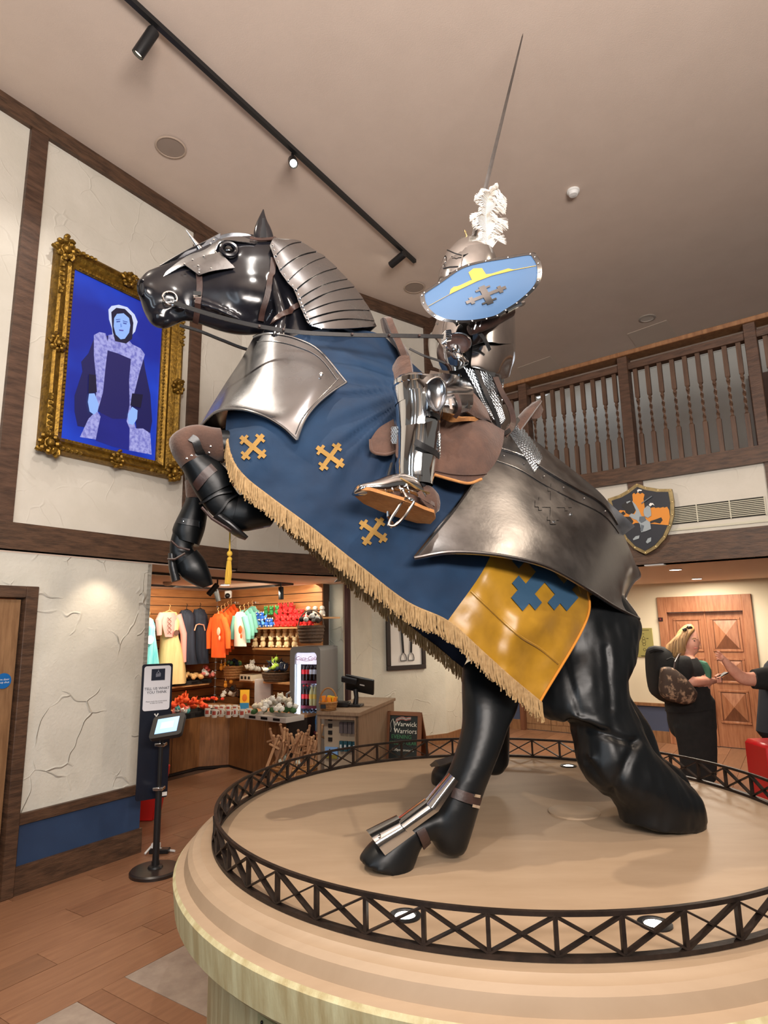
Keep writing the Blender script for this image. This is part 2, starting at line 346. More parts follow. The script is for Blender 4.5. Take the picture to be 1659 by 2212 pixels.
# left wall
tl, ztop = Lt(79, 1268); dz1 = Lt(79, 1268)[1]; tli = Lt(50, 1292)[0]; zdi = Lt(50, 1292)[1]
swall('wall_left_lower', [(Lp(tl-.02), Lp(0), .12, ZS, LN, .12), (Lp(tl-.02), Lp(0), 0, .12, LN, .12), (Lp(-5), Lp(tl-.02), dz1-.02, ZS, LN, .12)], PLAS)
swall('wall_left_upper', [(Lp(-5), K1, 2.14, ZC, LN, .12)], PLAS2)
swall('wall_left_return', [(Lp(0), Lp(0)-LN*.45, 0, ZS, Vector((Ld.x, Ld.y, 0)), .10, -.001)], PLAS)
swall('wall_left_dado', [(Lp(tl), Lp(0), .16, .41, LN, .008, .008)], BLUEW)
swall('trim_1', [(Lp(tl), Lp(.0), .41, .475, LN, .03, .03)], OAKH)
swall('baseboard_left', [(Lp(tl), Lp(.01), 0, .165, LN, .03, .03)], OAKH)
swall('trim_2', [(Lp(-5), K1, 2.14, 2.315, LN, .2, .035)], OAKH)
swall('trim_3', [(Lp(-5), K1, 5.205, ZC, LN, .1, .04)], OAKH)
for nme, (pa, pb, zz) in {'trim_4': (62, 100, 305), 'trim_5': (407, 429, 760)}.items():
    t0 = Lt(pa, zz)[0]; t1 = Lt(pb, zz)[0]
    swall(nme, [(Lp(t0), Lp(t1), 2.315, 5.205, LN, .1, .035)], OAKD)
# far wall over the shop, corner post, right wall
swall('wall_far_upper', [(K1, K2, 2.14, ZC, FN, .12)], PLAS2)
swall('trim_6', [(K1, K2, 2.12, 2.315, FN, .2, .035)], OAKH)
swall('trim_7', [(K1, K2, 5.19, ZC, FN, .1, .04)], OAKH)
swall('trim_8', [(K2-FD*.10, K2, 2.315, 5.19, FN, .1, .04), (Rp(0), Rp(.08), 2.315, 5.33, RN, .1, .04)], OAKD)
SR = 5.6
swall('wall_right_upper', [(Rp(0), Rp(SR), 2.14, 3.0, RN, .15)], PLAS2)
swall('trim_9', [(Rp(0), Rp(SR), 2.12, 2.37, RN, .22, .04)], OAKH)
swall('trim_10', [(Rp(0), Rp(SR), 2.905, 3.055, RN, .22, .05)], OAKH)
def rpost(name, pa, pb, py, z0, z1, pr=.03): swall(name, [(Rp(Rt(pa, py)[0]), Rp(Rt(pb, py)[0]), z0, z1, RN, .08, pr)], OAKD)
rpost('trim_11', 1358, 1390, 1048, 2.37, 2.905); rpost('trim_12', 1652, 1690, 1000, 2.37, 2.905)
g = G(); g.box((.0, 0, 0), .01, .01, .01)
# lower soffits, shop and lobby walls
g = G(); A = Lp(-4); 
poly = [Lp(-4), Lp(0), K1, K2, Rp(SR), Rp(SR)+Vector((3, 3.9, 0)), Vector((.3, 13, 0)), Vector((-4, 12, 0)), Lp(-4)-LN*3.2]
g.prism([Vector((p.x, p.y, ZS)) for p in poly], (0, 0, .01)); struct(g.obj('ceiling_soffit', CEIL2, smooth=False))
EP = Vector((3.6, 8.8, 0)); E0 = EP-Rd*4.2; E1 = EP+Rd*2.6
def Eq(px, py, off=0): return onp(px, py, EP+RN*off, RN)
def Et(px, py, off=0): p = Eq(px, py, off); return (p-EP).dot(Rd), p.z
def Ep(t): return EP+Rd*t
et0 = Et(1419, 1290)[0]; et1 = Et(1621, 1279)[0]; zE = 1.93
dt0 = Et(1125, 1550)[0]; dt1 = Et(1252, 1560)[0]
CRM = cm('cream_wall', 220, 208, 182, .85)
swall('wall_back', [(E0, Ep(dt0), 0, ZS, RN, .12), (Ep(dt0), Ep(dt1), 1.75, ZS, RN, .12), (Ep(dt1), Ep(et0), 0, ZS, RN, .12), (Ep(et0), Ep(et1), zE-.01, ZS, RN, .12), (Ep(et1), E1, 0, ZS, RN, .12)], CRM)
swall('wall_back_dado', [(E0, Ep(dt0), .14, .47, RN, .01, .01), (Ep(dt1), Ep(et0), .14, .47, RN, .01, .01), (Ep(et1), E1, .14, .47, RN, .01, .01)], cm('dado_grey_blue', 66, 74, 98))
swall('trim_13', [(E0, Ep(dt0), .47, .51, RN, .03, .03), (Ep(dt1), Ep(et0), .47, .51, RN, .03, .03), (Ep(et1), E1, .47, .51, RN, .03, .03)], OAKM)
swall('baseboard_back', [(E0, Ep(dt0), 0, .15, RN, .03, .025), (Ep(dt1), Ep(et0), 0, .15, RN, .03, .025), (Ep(et1), E1, 0, .15, RN, .03, .025)], OAKM)
# mezzanine behind the balustrade
Q = -RN
swall('wall_gallery_back', [(Rp(-.5)+Q*3.2, Rp(SR+3)+Q*3.2, 2.9, ZC, RN, .1)], cm('gallery_wall', 186, 188, 184))
swall('wall_gallery_panelling', [(Rp(3.0)+Q*3.0, Rp(SR+3)+Q*3.0, 2.9, 4.75, RN, .12)], cm('gallery_brown', 96, 74, 66))
g = G(); g.hexa([Rp(0)+Q*.1+UPZ*2.9, Rp(SR+3)+Q*.1+UPZ*2.9, Rp(SR+3)+Q*3.2+UPZ*2.9, Rp(0)+Q*3.2+UPZ*2.9, Rp(0)+Q*.1+UPZ*3.0, Rp(SR+3)+Q*.1+UPZ*3.0, Rp(SR+3)+Q*3.2+UPZ*3.0, Rp(0)+Q*3.2+UPZ*3.0]); struct(g.obj('floor_gallery', OAKM, smooth=False))
# pillar block between shop and lobby
PB0 = onp(742, 1500, Vector((0, 7.6, 0)), Vector((0, -1, 0))); PB0.z = 0
PB1 = V(805, 1500, 8.35); PB1.z = 0; PB2 = Zp(966, 1605, 0); PB2.z = 0
PA = V(712, 1500, 7.72); PA.z = 0
poly = [PA, PB0, PB1, PB2, PB2+Ld*1.2, PB2+Ld*1.2-Rd*2.0, PA+Ld*.8]
g = G(); g.prism(poly, (0, 0, ZS)); struct(g.obj('wall_pillar', PLASG, smooth=False))
d = (PB2-PB1).normalized(); nn = Vector((d.y, -d.x, 0))
swall('baseboard_pillar', [(PB1, PB2+d*.03, 0, .13, nn, .02, .02), (PB2, PB2+Ld*1.0, 0, .13, Vector((Ld.y, -Ld.x, 0)), .02, .02)], OAKM)
def Pq(px, py, off=0): return onp(px, py, PB1+nn*off, nn)
# shop walls of wood slats
SL = SC-Ld*4.2; SRt = SC+Rd*2.0; SNl = LN; SNr = RN
wsl = struct(slab(G(), SL, SC, 0, ZS, SNl, .1, -.02).obj('wall_shop_left', cm('slat_gap', 60, 38, 22), smooth=False))
wsr = struct(slab(G(), SC, SRt, 0, ZS, SNr, .1, -.02).obj('wall_shop_right', cm('slat_gap', 60, 38, 22), smooth=False))
SLAT = mat('slat_wood', srgb(150, 96, 54), .35, col2=srgb(176, 120, 72), scale=5, stretch=(.6,.6,8))
for k in range(14):
    z0 = .62+k*.108
    slab(G(), SL, SC, z0, z0+.098, SNl, .018, -.002).obj('slat', SLAT, wsl, smooth=False)
    slab(G(), SC, SRt, z0, z0+.098, SNr, .018, -.002).obj('slat', SLAT, wsr, smooth=False)
# unseen timber screen and beams added behind the viewer, reflected as dark stripes
nb = 16
for k in range(9):
    g = G(); g.box((-4.6+1.15*k, -3.2, 2.67), .16, .16, 5.32); struct(g.obj('trim_%d' % (nb+k), OAKD, bevel=.006))
for z in (2.25, 5.2, .06): g = G(); g.box((0, -3.2, z), 10.4, .2, .2 if z > 1 else .12); struct(g.obj('trim_%d' % (nb+10+int(z)), OAKH, bevel=.006))
for k in range(0, 9, 2):
    if k < 8: g = G(); g.box((-4.6+1.15*k+.575, -3.25, 3.75), .99, .08, 2.7); struct(g.obj('wall_added_%d' % (k//2+1), PLAS2, smooth=False)); g = G(); g.box((-4.6+1.15*k+.575, -3.25, 1.12), .99, .08, 2.0); struct(g.obj('wall_added_lower_%d' % (k//2+1), PLAS2, smooth=False))
# ============================================================ door in the left wall
def hbox(g, org, ax, n, t0, t1, z0, z1, p0, p1, mi=0):    # box in a wall frame: along ax t0..t1, height z0..z1, proud p0..p1 along n
    o = Vector((org.x, org.y, 0)); P = lambda t, p, z: o+ax*t+n*p+UPZ*z
    return g.hexa([P(t0,p1,z0), P(t1,p1,z0), P(t1,p0,z0), P(t0,p0,z0), P(t0,p1,z1), P(t1,p1,z1), P(t1,p0,z1), P(t0,p0,z1)], mi)
d1 = thing('door_1', None, None, Lp(tli-.4)); d1['kind'] = 'structure'; del d1['label']; del d1['category']
g = G(); hbox(g, LB, Ld, LN, tli, tl, 0, dz1, -.1, .04); g.obj('jamb', OAKH, d1, bevel=.004)
g = G(); hbox(g, LB, Ld, LN, tli-.9, tli, zdi, dz1, -.1, .04); g.obj('lintel', OAKH, d1, bevel=.004)
g = G(); hbox(g, LB, Ld, LN, tli-.88, tli-.01, .01, zdi-.01, -.05, -.005); g.obj('door_leaf', OAKL, d1)
ht, hz0 = Lt(8, 1628); _, hz1 = Lt(13, 1526); ht = tli-.13
g = G(); P = lambda p, z: Lp(ht)+LN*p+UPZ*z
g.tube([P(-.005, hz0), P(.05, hz0+.01), P(.055, hz0+.03), P(.055, hz1-.03), P(.05, hz1-.01), P(-.005, hz1)], .009, 8); g.obj('handle', BRASS, d1)
c = Lq(7, 1471, .0)
g = G(); g.lathe([(.048, -.002), (.048, .002)], c, 24, ax=(Ld, UPZ, LN)); sg = g.obj('fire_door_sign', cm('sign_blue', 20, 100, 170, .4), d1)
write(sg, 'Fire door\nkeep shut', c, Ld, UPZ, .018, PAPER, out=.004)
# ============================================================ plinth
PC = Vector((.51, 3.02, 0)); ZP = .75
prof = [(1.30, 0), (1.30, .50), (1.33, .52), (1.34, .56), (1.40, .57), (1.44, .60), (1.45, .66), (1.43, .695), (1.41, .70), (1.405, .72), (1.395, .738), (1.37, .745), (1.345, .745), (1.335, ZP), (.01, ZP)]
pt = thing('plinth', 'large round stone-coloured plinth with a stepped moulded rim under the rearing horse', 'plinth', PC)
prof = [(1.27, 0), (1.27, .50), (1.29, .52), (1.30, .535), (1.385, .54), (1.405, .56), (1.415, .66), (1.405, .672), (1.375, .682), (1.37, .70), (1.362, .722), (1.345, .737), (1.325, .742), (1.315, ZP)]
g = G(); g.lathe(prof[:8], PC, 128); g.obj('drum', STONES, pt, auto=25)
g = G(); g.lathe(prof[7:]+[(.0004, ZP)], PC, 128, cap=False); g.obj('top_slab', STONE, pt, auto=25)
hub = Zp(1240, 1755, ZP)
g = G(); g.lathe([(.115, 0), (.115, .006), (.11, .008), (.0004, .008)], hub, 40); g.obj('access_cover', STONE, pt)
for (px, py) in ((875, 1979), (1415, 1997), (1228, 1655)):
    c = Zp(px, py, ZP)
    g = G(); g.lathe([(.048, 0), (.048, .004), (.034, .006), (.03, .002)], c, 24, cap=False); r = g.obj('recessed_light', BLKM, pt)
    g = G(); g.lathe([(.03, .001), (.02, .004), (.002, .005)], c, 20); g.obj('lens', LAMP, r)
    g = G(); g.lathe([(.024, .0), (.022, .012), (.014, .016), (.002, .017)], c, 20); 
pq = onp(590, 2200, PC-Vector((.42, 1.27, 0)).normalized()*0+Vector((-.72, -1.06, 0)), Vector((-.4, -.9, 0)).normalized())
ang = math.atan2(-1.06, -.72); rad = Vector((math.cos(-2.12), math.sin(-2.12), 0))
best = min(((proj(PC+Vector((math.cos(a), math.sin(a), 0))*1.275+UPZ*.40)[0]-562)**2, a) for a in [(-3.1+i*.01) for i in range(200)])[1]
zb = min((abs(proj(PC+Vector((math.cos(best), math.sin(best), 0))*1.275+UPZ*z)[1]-2186), z) for z in [.1+i*.005 for i in range(90)])[1]
g = G(); P = lambda a, z, r: PC+Vector((math.cos(a), math.sin(a), 0))*r+UPZ*z
g.grid([[P(best+.32*i/8, z, 1.285) for i in range(9)] for z in (zb-.22, zb)], .006, out=(0, -1, 0)); pla = g.obj('plaque', cm('plaque_green_brass', 168, 168, 128, .45, metal=.2), pt)
for a in (best+.02,): 
    c = P(a, zb-.015, 1.287); g = G(); g.sph(c, .005); g.obj('screw', BLACK, pla)
# ring railing of crossed iron
rr = thing('ring_railing', 'low dark iron lattice railing circling the top of the round plinth', 'railing', PC+UPZ*ZP)
R_, z0, z1 = 1.262, ZP+.002, ZP+.118
def hoop(z, h, w, name, r=R_):
    g = G(); n = 160; g.rings([[PC+Vector((math.cos(2*math.pi*k/n), math.sin(2*math.pi*k/n), 0))*(r+a)+UPZ*(z+b) for k in range(n)] for a, b in ((-w/2, 0), (w/2, 0), (w/2, h), (-w/2, h), (-w/2, 0))], cap=False); return g.obj(name, IRON, rr)
hoop(z0, .012, .022, 'bottom_rail'); hoop(z1-.012, .012, .012, 'top_rail')
NB = 46
for k in range(NB):
    a0 = 2*math.pi*k/NB; a1 = 2*math.pi*(k+1)/NB; u = lambda a: Vector((math.cos(a), math.sin(a), 0))
    A, B = PC+u(a0)*R_, PC+u(a1)*R_; up = u((a0+a1)/2)
    g = G(); g.bar(A+UPZ*(z0+.01), A+UPZ*(z1-.01), .011, .014, up=u(a0)); g.obj('upright', IRON, rr, smooth=False)
    g = G(); g.bar(A+UPZ*(z0+.012), B+UPZ*(z1-.012), .019, .005, up=UPZ)
    g.bar(B+UPZ*(z0+.012), A+UPZ*(z1-.012), .019, .005, up=UPZ); g.obj('cross_brace', IRON, rr, smooth=False)
# ============================================================ balustrade
bal = thing('balustrade', 'dark timber gallery balustrade with twisted spindles above the right wall', 'balustrade', Rp(2)+UPZ*3.055)
posts = [Rt(1122, 860)[0], Rt(1345, 900)[0], Rt(1617, 800)[0]]; posts = [posts[0], posts[1], posts[2]]
w = .095
for s in posts+[posts[2]+(posts[2]-posts[1])]:
    g = G(); hbox(g, K2, Rd, RN, s, s+w, 3.055, 4.17, -.10, .03); g.obj('post', OAKD, bal, bevel=.004)
g = G(); hbox(g, K2, Rd, RN, 0, SR, 4.17, 4.215, -.13, .05); g.obj('handrail', OAKM, bal, bevel=.006)
g = G(); hbox(g, K2, Rd, RN, 0, SR, 4.03, 4.10, -.08, .01); g.obj('top_rail', OAKD, bal, bevel=.004)
SPN = mat('spindle_oak', srgb(74, 52, 38), .5, col2=srgb(96, 70, 52), scale=8, stretch=(4,4,.5))
def spindle(s):
    c = Rp(s)+RN*(-.03); g = G(); q = .021
    def sec(z, r, tw=0): return [c+(Rd*math.cos(a+tw)+RN*math.sin(a+tw))*r+UPZ*z for a in (math.pi/4, 3*math.pi/4, 5*math.pi/4, 7*math.pi/4)]
    R = [sec(3.055, q*1.3), sec(3.37, q*1.3), sec(3.385, q*.7)]
    n = 14
    for i in range(n+1): R.append(sec(3.40+.30*i/n, q*(.62+.12*math.sin(i*1.9)), i*.5))
    R += [sec(3.715, q*1.0), sec(3.73, q*.7), sec(3.745, q*1.3), sec(4.03, q*1.3)]
    g.rings(R); return g.obj('spindle', SPN, bal, smooth=False)
bays = [(0.05, posts[0], 5), (posts[0]+w, posts[1], 9), (posts[1]+w, posts[2], 9), (posts[2]+w, posts[2]+w+(posts[1]-posts[0]), 9)]
for a, b, n in bays:
    for i in range(n): spindle(a+(b-a)*(i+.5)/n)
    g = G(); hbox(g, K2, Rd, RN, a, b, 3.055, 4.03, -.105, -.098); g.obj('glass_pane', GLASS, bal, smooth=False)
# vent grille
t0, zA = Rt(1440, 1132, .01); t1, zB = Rt(1652, 1082, .01)
vz0, vz1 = 2.475, 2.61
v = thing('vent_grille', 'long white slotted ventilation grille on the cream panel right of the knight crest', 'vent', Rp((t0+t1)/2)+UPZ*2.45, None)
g = G(); hbox(g, K2, Rd, RN, t0, t1, vz0-.012, vz1+.012, 0, .004); g.obj('backing', cm('vent_dark', 50, 48, 40), v, smooth=False)
for i in range(9):
    z = vz0+(vz1-vz0)*i/8.6; g = G(); hbox(g, K2, Rd, RN, t0, t1, z, z+.007, .003, .014); g.obj('slat', cm('vent_cream', 200, 196, 176), v, smooth=False)
for i in range(4):
    t = lerp(t0, t1, i/3); g = G(); hbox(g, K2, Rd, RN, t-.004, t+.004, vz0-.012, vz1+.012, .003, .016); g.obj('frame_bar', cm('vent_cream', 200, 196, 176), v, smooth=False)
g = G(); hbox(g, K2, Rd, RN, t0-.3, t1+.05, 2.405, 2.425, 0, .012); struct(g.obj('trim_14', cm('vent_cream', 200, 196, 176), smooth=False))
# ============================================================ ceiling fittings
tA, tB = Zp(280, -8, ZC), Zp(896, 561, ZC); td = (tB-tA).normalized(); tA = tA-td*1.2
g = G(); g.bar(tA-UPZ*.02, tB-UPZ*.02, .035, .035, up=UPZ); tag(g.obj('lighting_track', BLKM, smooth=False), 'long black lighting track running diagonally across the high ceiling', 'track')
def spot(px, py, tip, lab, L=.15, r=.036, dim=False):
    a = Zp(px, py, ZC-.05); e = V(tip[0], tip[1], tip[2]) if isinstance(tip, tuple) else tip
    d = (e-a).normalized(); t = thing('spotlight', lab, 'spotlight', a+UPZ*.01, 'ceiling track spotlights'); 
    g = G(); g.tube([a+UPZ*.035, a-UPZ*.02], .012, 8); g.obj('stem', BLKM, t)
    x = d.cross(UPZ).normalized(); y = x.cross(d)
    g = G(); g.lathe([(r*.9, -.02), (r, -.01), (r, L), (r*.86, L), (r*.86, L-.015)], a-UPZ*.03, 20, ax=(x, y, d)); g.obj('can', BLKM, t)
    g = G(); g.lathe([(r*.84, L-.016), (r*.5, L-.012), (.002, L-.01)], a-UPZ*.03, 16, ax=(x, y, d), cap=False); g.obj('lens', LAMPD if dim else LAMP, t)
spot(330, 62, (296, 112, 3.24), 'black track spotlight nearest the top edge, angled down to the portrait', .17, .037, True)
spot(632, 340, (645, 380, 3.9), 'middle track spotlight with a bright lens facing the viewer', .11, .036)
spot(870, 545, (838, 572, 5.75), 'black track spotlight at the far end of the high ceiling track', .17, .037)
for px, py, lab in ((369, 317, 'round grey ceiling speaker near the left wall timbers'), (895, 620, 'round grey ceiling speaker left of the blue shield')):
    c = Zp(px, py, ZC); t = thing('ceiling_speaker', lab, 'speaker', c, 'round ceiling speakers')
    g = G(); g.lathe([(.118, -.008), (.112, -.012), (.105, -.012), (.105, 0)], c, 40, cap=False); g.obj('bezel', cm('speaker_rim', 188, 168, 150), t)
    g = G(); g.lathe([(.107, -.007), (.002, -.009)], c, 40, cap=False); g.obj('mesh_cover', cm('speaker_mesh', 150, 134, 122), t)
c = Zp(1238, 412, ZC); t = thing('smoke_detector', 'small white smoke detector on the ceiling right of the sword', 'detector', c)
g = G(); g.lathe([(.055, 0), (.055, -.015), (.045, -.02)], c, 24, cap=False); g.obj('base', WHITE, t)
g = G(); g.lathe([(.045, -.02), (.045, -.03), (.036, -.045), (.002, -.05)], c, 24, cap=False); g.obj('sensor_head', WHITE, t)
c = Zp(1398, 687, ZC); t = thing('downlight', 'unlit round downlight in the ceiling above the gallery balustrade', 'light', c)
g = G(); g.lathe([(.10, 0), (.10, -.008), (.08, -.012), (.075, -.002)], c, 28, cap=False); g.obj('bezel', cm('dl_rim', 170, 160, 150), t)
g = G(); g.lathe([(.075, -.004), (.002, -.004)], c, 28, cap=False); g.obj('lens', cm('dl_lens', 200, 190, 180, .3), t)
for pts, lab in ((((1355, 722), (1440, 692), (1466, 730), (1377, 752)), 'pale square of light painted on the ceiling above the gallery, right one of two'), (((1118, 795), (1188, 770), (1215, 798), (1130, 822)), 'pale square of light painted on the ceiling above the balustrade, left one')):
    g = G(); g.prism([Zp(x, y, ZC-.006) for x, y in pts], (0, 0, .005)); tag(g.obj('ceiling_light_patch', cm('light_patch', 205, 190, 176), smooth=False), lab, 'light_patch', 'painted ceiling light patches')  # light falling on the ceiling, painted as thin pale sheets
def downlight(px, py, r, lab, grp, z=ZS):
    c = Zp(px, py, z); t = thing('downlight', lab, 'light', c, grp)
    g = G(); g.lathe([(r*1.15, 0), (r*1.12, -.01), (r, -.012)], c, 28, cap=False); g.obj('bezel', WHITE, t)
    g = G(); g.lathe([(r, -.011), (.002, -.014)], c, 28, cap=False); g.obj('lens', LAMP, t)
downlight(1459, 1229, .055, 'lit round downlight nearer the dark beam in the lobby soffit', 'lobby downlights')
downlight(1505, 1249, .055, 'lit round downlight above the carved lift doors', 'lobby downlights')
downlight(486, 1262, .05, 'lit round downlight below the hanging gold tassel', 'shop downlights')
g = G(); c = Zp(1415, 1219, ZS); g.box(c-UPZ*.008, .17, .1, .016, rz=-.65); tag(g.obj('ceiling_vent', WHITE, smooth=False, bevel=.004), 'small white ceiling box beside the dark beam in the lobby', 'vent')
# shop tracks
for (a, b, lab) in (((300, 1236), (632, 1262), 'near black lighting track on the shop ceiling'), ((300, 1263), (492, 1273), 'left black lighting track on the shop ceiling, further back'), ((492, 1273), (632, 1262), 'short black track joining the two shop tracks')):
    g = G(); g.bar(Zp(*a, ZS-.012), Zp(*b, ZS-.012), .03, .022, up=UPZ); tag(g.obj('shop_track', BLKM, smooth=False), lab, 'track', 'shop ceiling tracks')
def sspot(px, py, dz, dx, lab):
    a = Zp(px, py, ZS-.03); d = Vector((dx, .15, -1)).normalized(); t = thing('shop_spotlight', lab, 'spotlight', a, 'shop track spotlights')
    g = G(); g.tube([a+UPZ*.02, a-UPZ*.03], .008, 6); g.obj('stem', BLKM, t)
    x = d.cross(Vector((0,1,0))).normalized(); y = x.cross(d)
    g = G(); g.lathe([(.025, 0), (.03, .01), (.03, .14), (.024, .14), (.024, .12)], a-UPZ*.03, 14, ax=(x, y, d)); g.obj('can', BLKM, t)
    g = G(); g.lathe([(.023, .122), (.002, .122)], a-UPZ*.03, 12, ax=(x, y, d), cap=False); g.obj('lens', LAMP, t)
sspot(470, 1256, 1, -.9, 'black shop spotlight tilted left beside the bright downlight')
sspot(466, 1268, 1, .25, 'black shop spotlight pointing down behind the tilted one')
sspot(607, 1262, 1, 0, 'black shop spotlight hanging straight down at the right end of the track')
c = Zp(493, 1285, ZS-.02) if False else V(493, 1284, 8.3)
t = thing('security_camera', 'white dome security camera with a black lens on the shop back wall', 'camera', c)
g = G(); g.box(c, .09, .06, .10, bevel) if False else g.box(c, .09, .06, .10); g.obj('housing', WHITE, t, bevel=.012)
g = G(); g.sph(c+Vector((0, -.035, -.02)), .036, 12, 8); g.obj('lens', BLACK, t)
c = Zp(362, 1259, ZS-.01); g = G(); g.lathe([(.05, .01), (.05, -.01), (.03, -.03), (.002, -.035)], c, 16, cap=False); tag(g.obj('smoke_detector', cm('detector_beige', 214, 190, 170)), 'small beige detector on the shop ceiling between the tracks', 'detector')
# ============================================================ HORSE STATUE
def oloft(sts, n=20, ex=2.3, dome=True, sub=3):
    """outline loft: stations (edge A px), (edge B px), off, half width; section is a superellipse across the mid-plane normal"""
    S = []
    for (a, b, off, hw) in sts:
        A = M(a[0], a[1], off); B = M(b[0], b[1], off); S.append([*((A+B)/2), *((A-B)/2), hw])
    k = (len(S)-1)*sub+1; S = resample(S, k) if len(S) > 2 else S
    R = []
    def ring(s, sc_=1, sh=Vector((0,0,0))):
        c = Vector(s[0:3])+sh; h = Vector(s[3:6])*sc_; w = s[6]*sc_; r = []
        for j in range(n):
            t = 2*math.pi*j/n; ct, st = math.cos(t), math.sin(t)
            r.append(c+h*(abs(ct)**(2/ex))*(1 if ct > 0 else -1)+MN*w*(abs(st)**(2/ex))*(1 if st > 0 else -1))
        return r
    if dome:
        d = (Vector(S[0][0:3])-Vector(S[1][0:3])).normalized(); q = min(Vector(S[0][3:6]).length, S[0][6])
        R += [ring(S[0], .45, d*q*.5), ring(S[0], .82, d*q*.3)]
    R += [ring(s) for s in S]
    if dome:
        d = (Vector(S[-1][0:3])-Vector(S[-2][0:3])).normalized(); q = min(Vector(S[-1][3:6]).length, S[-1][6])
        R += [ring(S[-1], .82, d*q*.3), ring(S[-1], .45, d*q*.5)]
    return R
def remesh(g, name, m, parent, vox=.012, sm=6, cut=None, decimate=None):
    o = g.obj(name, m, None, smooth=True); loc = o.location.copy()
    md = o.modifiers.new('r', 'REMESH'); md.mode = 'VOXEL'; md.voxel_size = vox; md.use_smooth_shade = True
    s = o.modifiers.new('s', 'SMOOTH'); s.iterations = sm; s.factor = .5
    if decimate: d = o.modifiers.new('d', 'DECIMATE'); d.ratio = decimate
    dg = bpy.context.evaluated_depsgraph_get(); me = bpy.data.meshes.new_from_object(o.evaluated_get(dg)); old = o.data
    o.modifiers.clear(); o.data = me; bpy.data.meshes.remove(old)
    inv = WM(parent).inverted() if parent else Matrix.Identity(4)
    if parent: me.transform(inv @ Matrix.Translation(loc)); o.location = (0,0,0); o.parent = parent
    if not me.materials: me.materials.append(m)
    me.polygons.foreach_set('use_smooth', [True]*len(me.polygons)); me.update()
    return o
def bvh_of(o):
    me = o.data; mw = WM(o); return BVHTree.FromPolygons([mw@v.co for v in me.vertices], [tuple(p.vertices) for p in me.polygons])
def hit(bvh, px, py, lift=0.0):
    d = ray(px, py).normalized(); h = bvh.ray_cast(CAM, d)
    if h[0] is None: return None
    nn = h[1]; 
    if nn.dot(d) > 0: nn = -nn
    return h[0]+nn*lift
hb = M(820, 1880, .45); hb.z = ZP
horse = thing('horse_statue', 'glossy black life-size rearing horse statue facing left on the round plinth', 'horse', (.6, 3.0, ZP))
g = G()
E_ = lambda *s, **k: g.rings(oloft(list(s), **k))
# head
E_(((306,600),(302,645),0,.030), ((318,588),(310,672),0,.052), ((338,580),(328,700),0,.066), ((372,566),(362,708),0,.066), ((410,549),(400,692),0,.064), ((450,530),(440,702),0,.078), ((490,518),(485,716),0,.100), ((530,514),(528,722),0,.112), ((565,514),(572,718),0,.108), ((598,520),(615,700),0,.10), ex=2.2)
# cheek disc, brow, muzzle, chin
g.sph(M(545,628,.075), (.13,.115,.045), 20, 12, ax=(MU, UPZ, MN)); g.sph(M(478,600,.055), (.10,.035,.03), 14, 9, ax=((MU-UPZ*.35).normalized(), (UPZ+MU*.35).normalized(), MN))
g.sph(M(494,545,.072), (.055,.045,.045), 14, 9, ax=(MU, UPZ, MN)); g.sph(M(494,545,-.072), (.055,.045,.045), 14, 9, ax=(MU, UPZ, MN))
g.sph(M(318,625,.035), (.045,.06,.035), 14, 9, ax=(MU, UPZ, MN)); g.sph(M(348,690,.015), (.055,.04,.05), 14, 9, ax=(MU, UPZ, MN))
g.sph(M(365,640,.05), (.055,.04,.025), 14, 9, ax=(MU, UPZ, MN))
g.tube([M(345,668,.062), M(380,664,.064), M(420,672,.066)], .009, 8); g.tube([M(420,652,.07), M(470,668,.085), M(520,690,.09)], .012, 8)
# neck and trunk
E_(((598,528),(574,714),0,.085), ((645,548),(566,734),0,.10), ((702,612),(548,776),0,.12), ((748,700),(520,830),0,.13), ((790,790),(500,880),.02,.16), ((840,870),(505,955),.04,.22), ((910,930),(560,1030),.06,.27), ((980,985),(650,1075),.08,.29), ((1060,1035),(790,1150),.08,.30), ((1130,1080),(900,1240),.08,.30), ((1190,1130),(1000,1320),.08,.31), ((1245,1185),(1080,1400),.08,.30), ((1290,1240),(1130,1440),.08,.28), ((1320,1300),(1180,1440),.08,.22), n=28, ex=2.0)
g.tube([M(590,600,.10), M(610,680,.13), M(600,740,.15)], [.02,.03,.04], 10)
# near hind haunch down to its hoof
E_(((1100,1200),(1240,1185),.05,.16), ((1110,1250),(1280,1235),.12,.20), ((1130,1310),(1322,1288),.18,.22), ((1150,1390),(1360,1348),.22,.22), ((1160,1455),(1352,1420),.27,.20), ((1163,1520),(1335,1462),.31,.18), ((1192,1555),(1340,1500),.34,.16), ((1238,1562),(1362,1548),.37,.14), ((1252,1600),(1378,1592),.40,.14), ((1256,1650),(1405,1625),.42,.145), ((1276,1690),(1448,1668),.43,.15), ((1316,1722),(1488,1703),.44,.15), ((1345,1748),(1504,1738),.45,.14), ((1352,1782),(1507,1785),.455,.13), dome=False)
g.tube([M(1240,1548,.46), M(1300,1566,.49), M(1362,1588,.46)], [.012,.022,.012], 8)
g.tube([M(1290,1400,.34), M(1302,1470,.40), M(1290,1530,.42)], [.03,.04,.02], 10)
g.tube([M(1275,1630,.47), M(1310,1685,.49), M(1360,1722,.49)], [.02,.03,.03], 8)
g.tube([M(1372,1610,.47), M(1415,1668,.51), M(1470,1712,.52)], [.015,.03,.03], 8)
